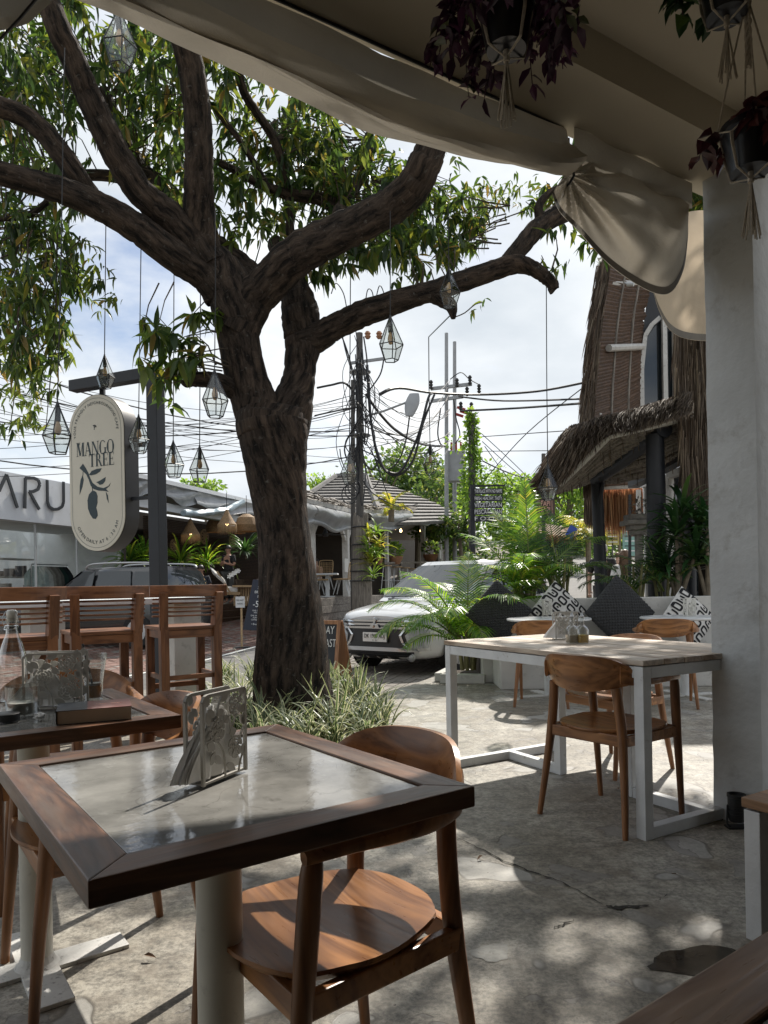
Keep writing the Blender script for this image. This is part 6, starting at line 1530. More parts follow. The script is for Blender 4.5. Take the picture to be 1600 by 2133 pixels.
g = MB(); g.lathe((0, 0, 0), [(.10, 0), (.14, .18), (.12, .18), (0, .16)], 12); g.build('pot', M_soil, root)
for k in range(7):
    c = W(478+k*3.2, 1201-k*2.0-2*(k % 2), 20.75); g = MB()
    for j in range(5):
        a = 2*PI*j/5; g.add([c, c+Vector((.05*math.cos(a-.5), -.02, .05*math.sin(a-.5))), c+Vector((.075*math.cos(a), -.03, .075*math.sin(a))), c+Vector((.05*math.cos(a+.5), -.02, .05*math.sin(a+.5)))], [(0, 1, 2, 3)])
    g.build('flower', M_whiteletter, root, world=True)
for i, (px, py, d, s) in enumerate(((376, 1185, 22.0, 1.0), (432, 1190, 23.2, 1.0), (512, 1165, 24.0, 1.0), (300, 1180, 20.6, .9), (270, 1185, 20.0, .8))):
    p = W(px, py, d)
    strap_plant(p, ['spiky green plant right of the sign post in the restaurant', 'spiky green plant behind the seated man', 'dark spiky plant behind the chalkboard', 'spiky green plant left of the sign post', 'spiky green plant under the oval sign'][i], 60, 1.05*s, .03, M_palm if i != 2 else M_palmd, [(0, 0, .25)], 'spiky plants in the restaurant')

# ---- right restaurant: posts with braces, rolled blinds, twig roof
qf = -7.6
rr2 = thing('right_restaurant', 'open restaurant with white braced posts under a twig covered flat roof', 'building', UQ(760, qf, .78))
XS = [580, 620, 650, 735, 800, 880, 955]
def zf(px):                                     # level of the eave along the front
    return 3.30+max(0, (PQ(px, CY, qf).dot(U)-21))*.085
fr_ = [Vector((*UQ(x, qf+.35, 0).xy, zf(x))) for x in XS]; bk_ = [Vector((*UQ(x-22, qf-4.6, 0).xy, zf(x))) for x in XS]
g = MB(); g.grid([fr_, bk_]); g.grid([[p+Vector((0, 0, .12)) for p in fr_][::-1], [p+Vector((0, 0, .12)) for p in bk_][::-1]]); g.grid([fr_, [p+Vector((0, 0, .12)) for p in fr_]]); g.build('roof', M_beamw, rr2, world=True)
g = MB(); rr = random.Random(6)
for k in range(260):
    u = rr.random()*(len(XS)-1); i = min(int(u), len(XS)-2); p = fr_[i].lerp(fr_[i+1], u-i)+Vector((0, 0, .13+.14*rr.random()))-Q*(rr.random()*.5)+Q*.14
    dv = (U*rr.uniform(.5, 1)*rr.choice((-1, 1))+Q*rr.uniform(-.25, .25)+Vector((0, 0, rr.uniform(-.12, .1))))*rr.uniform(.3, .75); g.tube([p-dv, p+dv], .018, 4)
tag(g.build('roof_twigs', M_bamboo2, rr2, world=True), kind='stuff')
for (x0, x1, dz0, dz1, sd_) in ((560, 655, .45, .05, 3), (655, 733, .5, .05, 4), (768, 872, .48, .03, 5), (872, 958, .42, .03, 6)):
    a, b = UQ(x0, qf+.42, 0), UQ(x1, qf+.42, 0); rows = []; rq = random.Random(sd_)
    for i in range(26):
        u = i/25; p = a.lerp(b, u); zt_ = zf(x0)*(1-u)+zf(x1)*u
        rows.append([Vector((p.x, p.y, zt_-dz1-(dz0+.08*math.sin(u*7+sd_))*v))+Q*(.05+.09*math.sin(v*PI*1.6)+.02*math.sin(u*11+v*4)+.015*rq.random()) for v in [k/10 for k in range(11)]])
    g = MB(); g.grid(rows); g.build('plastic_blind', M_plastic, rr2, smooth=True, world=True)
    g = MB(); g.tube([r[10] for r in rows], .06, 7, noise=.12, rnd=rq); g.build('rolled_hem', M_plastic, rr2, smooth=True, world=True)
PLAT = .78
g = MB(); PX = (585, 620, 650, 735, 800, 860); rowsF = [UQ(x, qf+.35, 0) for x in PX]; rowsB = [UQ(x-22, qf-5.4, 0) for x in PX]
for i in range(len(rowsF)-1):
    a, b = rowsF[i], rowsF[i+1]
    g.add([a+Vector((0, 0, PLAT)), b+Vector((0, 0, PLAT)), rowsB[i+1]+Vector((0, 0, PLAT)), rowsB[i]+Vector((0, 0, PLAT))], [(0, 1, 2, 3)])
g.build('platform', M_pwall, rr2, world=True)
for k in range(4):
    for i in range(len(rowsF)-1):
        a, b = rowsF[i]+Q*(.02+.01*(k % 2)), rowsF[i+1]+Q*(.02+.01*(k % 2)); g = MB(); wall_box(g, a+U*.01, b-U*.01, PLAT-.21*(k+1)+.008, PLAT-.21*k, .06, -Q); g.build('wall_board', M_pwall, rr2, world=True, bevel=.008)
for px in (650, 722, 805, 883, 918):
    p = UQ(px, qf, 0); zb = max(PLAT, street_z(p.dot(U))); zt_ = zf(px)
    MB().bar((p.x, p.y, zb), (p.x, p.y, zt_), .19, .19, up=U).build('post', M_beamw, rr2, world=True, bevel=.01)
    for s in (-1, 1): MB().bar(Vector((p.x, p.y, zt_-.85)), Vector((p.x, p.y, zt_-.03))+U*s*.72, .10, .10).build('brace', M_beamw, rr2, world=True)
g = MB(); a = [p+Vector((0, 0, -.06)) for p in fr_]
for i in range(len(fr_)-1): g.bar(fr_[i]-Q*.35-Vector((0, 0, .05)), fr_[i+1]-Q*.35-Vector((0, 0, .05)), .12, .16)
g.build('front_beam', M_beamw, rr2, world=True)
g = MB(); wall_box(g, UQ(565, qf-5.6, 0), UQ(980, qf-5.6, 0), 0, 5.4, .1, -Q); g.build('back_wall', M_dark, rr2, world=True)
for px, z in ((722, 1.75), (918, 2.6)):
    p = UQ(px, qf+.1, z); MB().box((p.x, p.y, p.z), (.28, .02, .42), (0, 0, math.atan2(U.y, U.x))).build('notice', M_paper, rr2, world=True)
# ceiling fan under the roof
p = W(678, 1112, 21.5); root = thing('ceiling_fan', 'black ceiling fan under the twig covered roof', 'fan', p)
g = MB(); g.lathe((0, 0, 0), [(.08, -.08), (.10, 0), (.04, .12), (.02, .3)], 12); g.build('motor', M_black, root)
for k in range(4): MB().bar((.1*math.cos(k*PI/2+.4), .1*math.sin(k*PI/2+.4), -.02), (.62*math.cos(k*PI/2+.4), .62*math.sin(k*PI/2+.4), -.02), .14, .015).build('blade', M_black, root)
for k, (px, py, d) in enumerate(((658, 1094, 24), (692, 1101, 24), (824, 1099, 28), (835, 1105, 29), (790, 1104, 28), (877, 1105, 34))):
    p = W(px, py, d); root = thing('hanging_bulb', 'warm lit bulb hanging under the twig covered roof', 'light bulb', p, 0, 'lit bulbs in the right restaurant')
    g = MB(); g.lathe((0, 0, 0), [(0, -.09), (.055, -.04), (.05, .02), (.02, .07), (0, .08)], 10); g.build('bulb', M_lampglow, root); g = MB(); g.tube([(0, 0, .07), (0, 0, .5)], .008, 4); g.build('cord', M_cord, root)
# bar under the roof
root = thing('street_bar', 'narrow wooden bar counter between the white posts', 'counter', W(850, 1230, 27))
MB().bar(W(790, 1173, 25.6), W(912, 1171, 33.5), .35, .07).build('counter_top', M_bamboo2, root, world=True)
for px, d in ((795, 25.8), (833, 28), (870, 30.5), (905, 33)): MB().bar(W(px, 1174, d), W(px-6, 1228, d), .10, .10).build('leg', M_bamboo2, root, world=True)
def cane_stool(px, d, label):
    p = W(px, 1225, d); root = thing('bar_stool', label, 'stool', p, 0, 'cane topped bar stools')
    g = MB(); g.lathe((0, 0, .78), [(0, 0), (.19, 0), (.20, .04), (0, .05)], 14); g.build('seat', M_grill, root)
    for k in range(4):
        a = k*PI/2+.6; g = MB(); g.tube([(.13*math.cos(a), .13*math.sin(a), .78), (.24*math.cos(a), .24*math.sin(a), 0)], .014, 5); g.build('leg', M_white, root)
    g = MB(); g.tube([(.205*math.cos(a), .205*math.sin(a), .28) for a in [2*PI*k/12 for k in range(13)]], .011, 5); g.build('foot_ring', M_white, root)
for i, (px, d) in enumerate(((806, 25.5), (828, 27), (845, 28.2), (860, 29.5), (880, 31))): cane_stool(px, d, ['cane topped bar stool, first from the bamboo wrapped pole', 'second cane topped bar stool from the bamboo wrapped pole', 'middle one of the five cane topped bar stools', 'fourth cane topped bar stool from the bamboo wrapped pole', 'cane topped bar stool nearest the white car'][i])
p = W(676, 1196, 20.6); root = thing('cafe_table', 'small white restaurant table beside the cane chairs', 'table', p)
MB().box((0, 0, 0), (.78, .7, .045)).build('table_top', M_white, root); MB().box((.08, 0, -.335), (.11, .11, .62)).build('leg', M_white, root); MB().box((.08, 0, -.65), (.4, .4, .03)).build('base', M_white, root)
def cane_chair(px, py, d, rz, label):
    p = W(px, py, d); root = thing('cane_chair', label, 'chair', p, rz, 'cane chairs of the restaurant')
    g = MB(); g.box((0, 0, .45), (.46, .46, .045)); g.build('seat', M_grill, root, bevel=.01)
    g = MB()
    for k in range(9):
        u = -1+2*k/8; g.tube([(.20*u, -.22-.03*(1-u*u), .46), (.21*u, -.27-.05*(1-u*u), .88)], .008, 4)
    for k in range(7):
        z = .52+.055*k; g.tube([(.21*u, -.235-.04*(1-u*u)-.05*(z-.46), z) for u in (-1, -.5, 0, .5, 1)], .008, 4)
    g.tube(spline([(-.21, -.22, .46), (-.23, -.27, .86), (-.15, -.31, .93), (.15, -.31, .93), (.23, -.27, .86), (.21, -.22, .46)], 4), .016, 6); g.build('backrest', M_grill, root)
    for sx in (-1, 1):
        for sy in (-1, 1):
            g = MB(); g.tube([(sx*.13, sy*.13, .43), (sx*.23, sy*.23, 0)], .011, 5); g.build('leg', M_white, root)
            g = MB(); g.tube([(sx*.17, sy*.09, .43), (sx*.23, sy*.23, 0)], .009, 5); g.build('leg_strut', M_white, root)
cane_chair(714, 1238, 21.0, R(80), 'cane chair right of the small white restaurant table'); cane_chair(664, 1240, 20.6, R(-70), 'cane chair left of the small white table, half behind the trunk'); cane_chair(676, 1228, 22.6, R(170), 'cane chair behind the small white restaurant table')
# potted plants on the bar, ferns on the pole
def leafy(mb, c, r, n, l, rr, up=.3):
    for _ in range(n):
        v = Vector((rr.gauss(0, 1), rr.gauss(0, 1), rr.gauss(0, 1)+up)).normalized(); p = Vector(c)+v*r*(rr.random()**.4); d = (v+Vector((rr.uniform(-.6, .6), rr.uniform(-.6, .6), rr.uniform(-.5, .3)))).normalized(); s = d.orthogonal().normalized(); s = Matrix.Rotation(rr.random()*6.28, 3, d) @ s; L_ = l*(.6+.8*rr.random())
        mb.add([p, p+d*L_*.5+s*L_*.3, p+d*L_, p+d*L_*.5-s*L_*.3], [(0, 1, 2, 3)])
rr = random.Random(12)
for i, (px, py, d, r) in enumerate(((823, 1160, 27, .34), (897, 1156, 32, .40), (790, 1160, 25.5, .16))):
    p = W(px, py, d); root = thing('potted_plant', ['leafy plant in a terracotta bowl on the restaurant bar', 'bushy plant in a terracotta bowl by the last white post', 'clay pot fixed beside the bamboo wrapped pole'][i], 'potted plant', p, 0, 'pots along the restaurant bar')
    g = MB(); g.lathe((0, 0, -.28), [(r*.5, 0), (r*.8, .18), (r*.9, .30), (r*.8, .30), (0, .26)], 16); g.build('pot', M_terra, root, smooth=True)
    g = MB(); leafy(g, (0, 0, .22*r/.34), r*.9, 220 if i < 2 else 40, .13, rr, .6); g.build('foliage', M_farb if i != 1 else M_far, root)

# hip roof with shingle courses behind
hr = thing('shingle_roof_house', 'house with a steep grey shingle hip roof behind the restaurant', 'building', W(720, 1090, 31))
apL, apR = W(700, 997, 31), W(762, 995, 31.5)
eave = [W(560, 1092, 26), W(800, 1095, 25.5), W(1000, 1088, 33), W(700, 1090, 38)]
def courses(a0, a1, b0, b1, n, seed):
    for k in range(n):
        u0, u1 = k/n, (k+1)/n; nrm_ = (b0-a0).cross(a1-a0).normalized()
        if nrm_.z < 0: nrm_ = -nrm_
        lo0, lo1 = b0.lerp(a0, u0), b1.lerp(a1, u0); hi0, hi1 = b0.lerp(a0, u1+.02), b1.lerp(a1, u1+.02)
        g = MB(); g.add([lo0+nrm_*.12, lo1+nrm_*.12, hi1+nrm_*.02, hi0+nrm_*.02, lo0, lo1], [(0, 1, 2, 3), (0, 4, 5, 1)]); g.build('shingle_course', M_shingle, hr, world=True)
courses(apL, apR, eave[0], eave[1], 15, 1); courses(apR, apR+Vector((.01, .01, 0)), eave[1], eave[2], 15, 2); courses(apL+Vector((.01, .01, 0)), apL, eave[3], eave[0], 15, 3)
for a, b in ((apR, eave[1]), (apL, eave[0]), (apL, apR)): g = MB(); g.tube([a+Vector((0, 0, .1)), b+Vector((0, 0, .1))], .13, 6); g.build('ridge_cap', M_shingle, hr, world=True)
g = MB(); wall_box(g, eave[0]-Vector((0, 0, 0)), eave[1], .5, eave[0].z-.05, .2, Vector((0, 1, 0))); g.build('wall', M_dark, hr, world=True)
# ================================================================== cars
def car_body(root, L_, hw, sect, paint, glass_rows, roof):
    """sect: (y, half width, bottom z, shoulder z, top z)"""
    def prof(w, zb, zs, zt): return [(0, zb), (w*.78, zb), (w*.95, zb+.05), (w, zb+.16), (w*1.0, (zb+zs)*.5+.05), (w*.985, zs-.10), (w*.955, zs-.02), (w*.90, zs+(zt-zs)*.35), (w*.80, zt-.02), (w*.5, zt+.008), (0, zt+.02)]
    rows = []
    for (y, w, zb, zs, zt) in sect:
        h = prof(w, zb, zs, zt); rows.append([(x, y, z) for x, z in h]+[(-x, y, z) for x, z in h[-2:0:-1]])
    g = MB(); g.grid([r[::-1] for r in rows], closed=True); g.add(rows[0], [tuple(range(len(rows[0])))]); g.add(rows[-1], [tuple(range(len(rows[-1])-1, -1, -1))])
    o = g.build('body', paint, root, smooth=True); md = o.modifiers.new('s', 'SUBSURF'); md.levels = 1; md.render_levels = 2; return o
def wheel(root, x, y, z, r, side, m_rim, name='wheel'):
    ax = Matrix.Rotation(side*PI/2, 3, 'Y')
    g = MB(); g.lathe((0, 0, 0), [(r*.62, .09), (r*.93, .095), (r, .06), (r, -.10), (r*.6, -.11)], 32, axis=ax); w = g.build('wheel', M_tyre, root, smooth=True); w.location = (x, y, z)
    g = MB(); g.lathe((0, 0, 0), [(r*.64, .092), (r*.60, .085), (r*.58, .03), (0, .03)], 32, axis=ax)
    for k in range(5):
        a = 2*PI*k/5
        for s in (-.16, .16):
            p0 = ax @ Vector((r*.10*math.cos(a), r*.10*math.sin(a), .075)); p1 = ax @ Vector((r*.60*math.cos(a+s), r*.60*math.sin(a+s), .085)); g.bar(p0, p1, .022, .035, up=(1, 0, 0))
    g.lathe((0, 0, 0), [(r*.14, .03), (r*.14, .085), (0, .09)], 16, axis=ax); g.build('rim', m_rim, w)
    return w
NOSE = Vector((-.12, 10.32, -.19)); th_c = math.atan2(-.6, .8)
car = thing('parked_car', 'white compact people carrier facing the cafe with registration plate DK 1958 ADJ', 'car', NOSE, th_c)
sec = [(0.0, .52, .30, .80, .84), (.05, .66, .24, .83, .88), (.14, .78, .22, .86, .915), (.32, .855, .21, .89, .95), (.60, .875, .21, .93, .995), (.95, .875, .21, .965, 1.04), (1.25, .875, .21, .985, 1.06), (2.2, .875, .21, 1.0, 1.07), (3.2, .875, .22, 1.02, 1.07), (4.0, .865, .24, 1.03, 1.07), (4.32, .82, .28, 1.0, 1.05), (4.46, .72, .36, .95, 1.0)]
car_body(car, 4.46, .875, sec, M_carw, None, None)
def ring_(y0, y1, w0, w1, z, n=7):
    """closed loop of the greenhouse at height z"""
    return [(-w0, y0+.10, z), (-w0*.6, y0+.02, z), (0, y0, z), (w0*.6, y0+.02, z), (w0, y0+.10, z), (w1, (y0+y1)/2, z), (w1, y1-.1, z), (w1*.6, y1, z), (-w1*.6, y1, z), (-w1, y1-.1, z), (-w1, (y0+y1)/2, z)]
l0, l1, l2 = ring_(1.02, 4.38, .80, .83, 1.04), ring_(1.62, 4.26, .70, .745, 1.40), ring_(2.02, 4.12, .60, .65, 1.64)
top_ = [(x*.9, y if 0 else 2.08+(y-2.02)*.96, 1.685) for x, y, z in l2]
g = MB(); g.grid([l0[::-1], l1[::-1], l2[::-1], top_[::-1]], closed=True); g.add(top_, [tuple(range(11))]); o = g.build('cabin', M_carw, car, smooth=True)
def lerp3(a, b, t): return Vector(a).lerp(Vector(b), t)
def pane_between(idx, s0, s1, off, name):
    """glass over ring points idx between levels l0..l2"""
    lo = [Vector(l0[i]).lerp(Vector(l1[i]), s0*2) if s0 < .5 else Vector(l1[i]).lerp(Vector(l2[i]), s0*2-1) for i in idx]; mid = [Vector(l1[i]) for i in idx]; hi = [Vector(l1[i]).lerp(Vector(l2[i]), s1*2-1) for i in idx]
    cen = Vector((0, 2.8, 1.3)); rows = []
    for r in (lo, mid, hi): rows.append([p+(Vector((p.x-cen.x, (p.y-cen.y)*.6, .25))).normalized()*off for p in r])
    g = MB(); g.grid(rows); g.grid([[p-Vector((0, 0, .0))*1 for p in r][::-1] for r in rows]) if False else None
    return g.build(name, M_cglass, car, smooth=True)
pane_between([0, 1, 2, 3, 4], .10, .95, .018, 'windscreen')
for sx in (1, -1):
    A0, A1 = Vector((sx*.842, 1.42, 1.07)), Vector((sx*.845, 2.35, 1.07)); B0, B1 = Vector((sx*.668, 2.13, 1.60)), Vector((sx*.690, 2.45, 1.61))
    for (p0, p1, p2, p3, nm) in (((.848, 1.45, 1.08), (.852, 2.38, 1.08), (.694, 2.40, 1.60), (.672, 2.15, 1.60), 'front_side_window'), ((.852, 2.46, 1.08), (.852, 3.42, 1.08), (.694, 3.35, 1.60), (.694, 2.48, 1.60), 'rear_side_window'), ((.852, 3.5, 1.08), (.835, 4.15, 1.12), (.69, 3.95, 1.58), (.694, 3.44, 1.60), 'quarter_window')):
        q = [Vector((sx*a[0], a[1], a[2])) for a in (p0, p1, p2, p3)]; q = q if sx > 0 else q[::-1]; g = MB(); d_ = Vector((sx*.02, 0, .006)); g.add([v+d_ for v in q]+q, [(0, 1, 2, 3), (4, 5, 1, 0), (5, 6, 2, 1), (6, 7, 3, 2), (7, 4, 0, 3)]); g.build(nm, M_cglass, car)
    g = MB(); rows = []
    for (r, dx) in ((.02, -.02), (.10, 0), (.115, .06), (.09, .13), (.02, .16)): rows.append([(sx*(.90+dx), 1.62+r*.55*math.cos(a), 1.13+r*.9*math.sin(a)) for a in [2*PI*k/14 for k in range(14)]])
    g.grid(rows, closed=True); g.build('door_mirror', M_carw, car, smooth=True)
    MB().box((sx*.892, 2.16, .92), (.02, .20, .03)).build('door_handle', M_chrome, car, bevel=.005)
    MB().box((sx*.885, 2.2, .27), (.03, 2.1, .12)).build('sill_trim', M_plas, car)
    for y in (.84, 3.60):
        wheel(car, sx*.80, y, .325, .325, sx, M_silver)
        g = MB(); rows = []
        for r in (.335, .40): rows.append([(sx*(.882 if r < .38 else .884), y+r*math.cos(a), .325+r*math.sin(a)) for a in [PI*(-.08)+PI*1.16*k/20 for k in range(21)]])
        g.grid(rows if sx > 0 else rows[::-1]); rows3 = [rows[0], [(sx*.70, p[1], p[2]) for p in rows[0]]]; g.grid(rows3); g.build('arch_trim', M_plas, car)
        g = MB(); g.lathe((sx*.877, y, .325), [(0, 0), (.345, 0), (.345, .004), (0, .004)], 28, axis=Matrix.Rotation(sx*PI/2, 3, 'Y')); g.build('wheel_well', M_plas, car)
    # tall lamp cluster in the bumper corner
# front details lie on the curved nose: find its surface with rays
from mathutils.bvhtree import BVHTree
_dg = bpy.context.evaluated_depsgraph_get(); _dg.update(); _bv = BVHTree.FromObject([o for o in car.children if o.name.startswith('body')][0], _dg)
def yn(x, z):
    h = _bv.ray_cast(Vector((x, -2, z)), Vector((0, 1, 0)))[0]
    return h.y+.02 if h else .6
def front(poly, off, m, name, th=.02, n=10):
    """panel given as rows of (x0, x1, z): filled between rows on the nose surface"""
    rows = []
    for (x0, x1, z) in poly: rows.append([(x0+(x1-x0)*k/n, yn(x0+(x1-x0)*k/n, z)-off, z) for k in range(n+1)])
    g = MB(); g.grid(rows[::-1] if poly[0][2] < poly[-1][2] else rows); fl = [[(p[0], p[1]+th, p[2]) for p in r] for r in rows]
    g.grid([rows[0], fl[0]]); g.grid([rows[-1], fl[-1]]); g.grid([[r[0] for r in rows], [r[0] for r in fl]]); g.grid([[r[-1] for r in rows], [r[-1] for r in fl]])
    return g.build(name, m, car)
front([(-.62, .62, .345), (-.66, .66, .60), (-.70, .70, .80)], .035, M_plas, 'front_mask')
for k in range(3): front([(-.64+.02*k, .64-.02*k, .80-.050*k-.030), (-.65+.02*k, .65-.02*k, .80-.050*k)], .052, M_chrome, 'grille_bar')
for sx in (-1, 1):
    def fm(rows, off, m, name): front([tuple(sorted((sx*a, sx*b)))+(z,) for a, b, z in rows], off, m, name, n=6)
    fm([(.56, .80, .36), (.50, .80, .42), (.44, .82, .58), (.56, .82, .70), (.62, .80, .74)], .030, M_silver, 'corner_shield')
    fm([(.56, .60, .385), (.46, .50, .48), (.415, .455, .58), (.52, .56, .70)], .050, M_chrome, 'chrome_wing')
    fm([(.60, .78, .40), (.545, .80, .50), (.52, .80, .58), (.60, .79, .66)], .045, M_head, 'headlight')
    fm([(.66, .82, .72), (.64, .82, .80)], .045, M_head, 'day_light')
    g = MB(); g.lathe((sx*.58, yn(.58, .27)-.06, .27), [(.060, .03), (.060, 0), (.052, -.004), (.046, .012), (0, .008)], 20, axis=Matrix.Rotation(PI/2, 3, 'X') @ Matrix.Rotation(PI, 3, 'X')); g.build('fog_light', M_silver, car, smooth=True)
    g = MB(); g.lathe((sx*.58, yn(.58, .27)-.065, .27), [(.045, .01), (.03, -.004), (0, -.008)], 18, axis=Matrix.Rotation(PI/2, 3, 'X') @ Matrix.Rotation(PI, 3, 'X')); g.build('fog_lens', M_head, car, smooth=True)
front([(-.70, .70, .350), (-.64, .64, .405)], .062, M_silver, 'bumper_strip'); front([(-.62, .62, .27), (-.62, .62, .345)], .045, M_black, 'lower_intake'); front([(-.56, .56, .17), (-.62, .62, .30)], .05, mat('grey_plastic', (.09, .09, .092), .6, .1, 12), 'skid_plate')
for k in range(4): front([(-.40+.2*k+.02, -.24+.2*k, .225), (-.41+.2*k+.02, -.23+.2*k, .275)], .060, M_black, 'intake_slot', n=2)
front([(-.228, .228, .475), (-.228, .228, .625)], .068, M_black, 'plate_surround', n=4); front([(-.215, .215, .483), (-.215, .215, .617)], .073, M_whiteletter, 'registration_plate', n=4)
o = link('plate_lettering', text_mesh('DK 1958 ADJ', .084, M_black, ext=.001, sx=.80), car); o.matrix_local = frame_mat((0, yn(0, .56)-.079, .563), (1, 0, 0), (0, 0, 1))
o = link('plate_lettering', text_mesh('11 · 25', .030, M_black, ext=.001), car); o.matrix_local = frame_mat((0, yn(0, .5)-.079, .503), (1, 0, 0), (0, 0, 1))
g = MB()                                         # three-diamond emblem
for a in (PI/2, PI/2+2*PI/3, PI/2+4*PI/3):
    c = Vector((.052*math.cos(a), 0, .052*math.sin(a))); u_ = Vector((math.cos(a), 0, math.sin(a))); v_ = Vector((-math.sin(a), 0, math.cos(a))); b = Vector((0, yn(0, .735)-.078, .735))
    g.add([b+q+Vector((0, o_, 0)) for o_ in (0, .02) for q in (c-u_*.050, c+v_*.030, c+u_*.050, c-v_*.030)], [(0, 1, 2, 3), (0, 4, 5, 1), (1, 5, 6, 2), (2, 6, 7, 3), (3, 7, 4, 0)])
g.build('emblem', M_chrome, car)
MB().box((0, 1.15, 1.075), (1.2, .10, .02)).build('wiper_cowl', M_plas, car)
for x0, x1 in ((-.55, .05), (.0, .6)): g = MB(); g.tube([(x0, 1.14, 1.10), (x1, 1.20, 1.125)], .008, 5); g.build('wiper', M_black, car)
# dark car parked across the forecourt
suv_p = Vector((-4.02, 15.35, street_z(13.5))); suv = thing('parked_car', 'black off-road car with silver roof rails behind the bar chairs', 'car', suv_p, math.atan2(.957, -.29)-PI/2 + PI)
# local +Y points to the tail here as well: nose towards the shop
suv.rotation_euler.z = math.atan2(-.957, -.29); suv.location = suv_p+Vector((-.957, .29, 0))*4.55
sec2 = [(0.0, .60, .40, .88, .95), (.10, .76, .34, .92, 1.0), (.35, .88, .30, .98, 1.05), (.9, .92, .28, 1.02, 1.10), (1.4, .92, .28, 1.04, 1.12), (2.6, .92, .28, 1.06, 1.12), (3.8, .91, .30, 1.07, 1.12), (4.35, .86, .36, 1.05, 1.1), (4.55, .76, .44, 1.0, 1.05)]
car_body(suv, 4.55, .92, sec2, M_card, None, None)
l0, l1, l2 = ring_(1.25, 4.45, .82, .86, 1.08), ring_(1.75, 4.36, .74, .79, 1.42), ring_(2.05, 4.22, .66, .71, 1.66)
top_ = [(x*.9, 2.12+(y-2.05)*.96, 1.71) for x, y, z in l2]
g = MB(); g.grid([l0[::-1], l1[::-1], l2[::-1], top_[::-1]], closed=True); g.add(top_, [tuple(range(11))]); g.build('cabin', M_card, suv, smooth=True)
car_keep = car; car = suv
pane_between([0, 1, 2, 3, 4], .10, .95, .02, 'windscreen'); pane_between([6, 7, 8, 9], .12, .92, .02, 'rear_window')
for sx in (1, -1):
    for (p0, p1, p2, p3, nm) in (((.875, 1.65, 1.11), (.88, 2.5, 1.11), (.735, 2.52, 1.62), (.715, 2.2, 1.62), 'front_side_window'), ((.88, 2.6, 1.11), (.88, 3.5, 1.11), (.735, 3.42, 1.62), (.735, 2.62, 1.62), 'rear_side_window'), ((.88, 3.6, 1.12), (.87, 4.2, 1.14), (.74, 4.05, 1.58), (.735, 3.52, 1.60), 'quarter_window')):
        q = [Vector((sx*a[0], a[1], a[2])) for a in (p0, p1, p2, p3)]; q = q if sx > 0 else q[::-1]; g = MB(); d_ = Vector((sx*.02, 0, .006)); g.add([v+d_ for v in q]+q, [(0, 1, 2, 3), (4, 5, 1, 0), (5, 6, 2, 1), (6, 7, 3, 2), (7, 4, 0, 3)]); g.build(nm, M_cglass, suv)
    for y in (.95, 3.65): wheel(suv, sx*.84, y, .36, .36, sx, M_silver)
    g = MB(); g.tube(spline([(sx*.60, 2.15, 1.70), (sx*.60, 2.35, 1.79), (sx*.62, 3.2, 1.80), (sx*.62, 4.0, 1.77), (sx*.61, 4.15, 1.70)], 5), .022, 6); g.build('roof_rail', M_silver, suv, smooth=True)
    MB().box((sx*.93, 2.4, .98), (.02, 3.6, .02)).build('waist_trim', M_silver, suv)
car = car_keep

# ================================================================== boards and small signs
def board_frame(px0, py0, px1, py1, d):
    return None
af = thing('sandwich_board', 'wooden sandwich board with a chalked all day breakfast notice beside the trunk', 'sandwich board', on_street(712, 9.3))
zb = af.location.z; b0, b1 = W(620, 1290, 9.35), W(707, 1292, 9.1); zt = b1.z; b0.z = zt
dir_ = (b1-b0); dir_.z = 0; wlen = dir_.length; dir_.normalize(); nrm_ = Vector((dir_.y, -dir_.x, 0))
if nrm_.y > 0: nrm_ = -nrm_
foot = nrm_*.16; topb = nrm_*0.0
def AF(u, v, o=0):                              # u 0..1 along, v 0..1 up, front face
    p = Vector((b0.x, b0.y, zb))+dir_*(u*wlen); return p+foot*(1-v)+Vector((0, 0, (zt-zb)*v))+nrm_*o
upv = (AF(0, 1)-AF(0, 0)); 
for (u0, v0, u1, v1) in ((.0, 0, .0, 1), (1, 0, 1, 1)): MB().bar(AF(u0, v0), AF(u1, v1), .05, .028, up=nrm_).build('frame_post', M_sandw, af, world=True)
MB().bar(AF(.03, .97), AF(.97, .97), .028, .05).build('frame_rail', M_sandw, af, world=True); MB().bar(AF(.03, .10), AF(.97, .10), .028, .05).build('frame_rail', M_sandw, af, world=True)
g = MB(); g.add([AF(.03, .12, -.004), AF(.97, .12, -.004), AF(.97, .95, -.004), AF(.03, .95, -.004)], [(0, 1, 2, 3)]); g.build('chalk_panel', M_chalk, af, world=True)
bk = -nrm_*.50; 
g = MB(); p0, p1 = AF(1, 1), AF(1, 0); g.add([p0+dir_*.026, p0+dir_*.026-nrm_*.03, p1+dir_*.026+bk-nrm_*.05, p1+dir_*.026+bk+nrm_*.06], [(0, 1, 2, 3)])
MB().bar(AF(1, .99, -.04), AF(1, 0)+bk, .05, .028, up=nrm_).build('rear_post', M_sandw, af, world=True); MB().bar(AF(0, .99, -.04), AF(0, 0)+bk, .05, .028, up=nrm_).build('rear_post', M_sandw, af, world=True)
g = MB(); g.add([AF(0, .95, -.07), AF(1, .95, -.07), AF(1, .06)+bk*.97, AF(0, .06)+bk*.97], [(3, 2, 1, 0), (0, 1, 2, 3)]); g.build('rear_panel', M_sandw, af, world=True)
g = MB(); s_ = dir_*.027; g.add([AF(1, .99)+s_, AF(1, 0.02)+s_, AF(1, 0.02)+bk+s_, ], [(0, 1, 2), (2, 1, 0)]); g.build('side_panel', M_sandw, af, world=True)
def chalk(txt, u, v, size, sx=.85):
    me = text_mesh(txt, size, M_whiteletter, ext=.0006, align='RIGHT', sx=sx); put_text(me, af, AF(u, v, .002), dir_, upv, 'chalk_lettering')
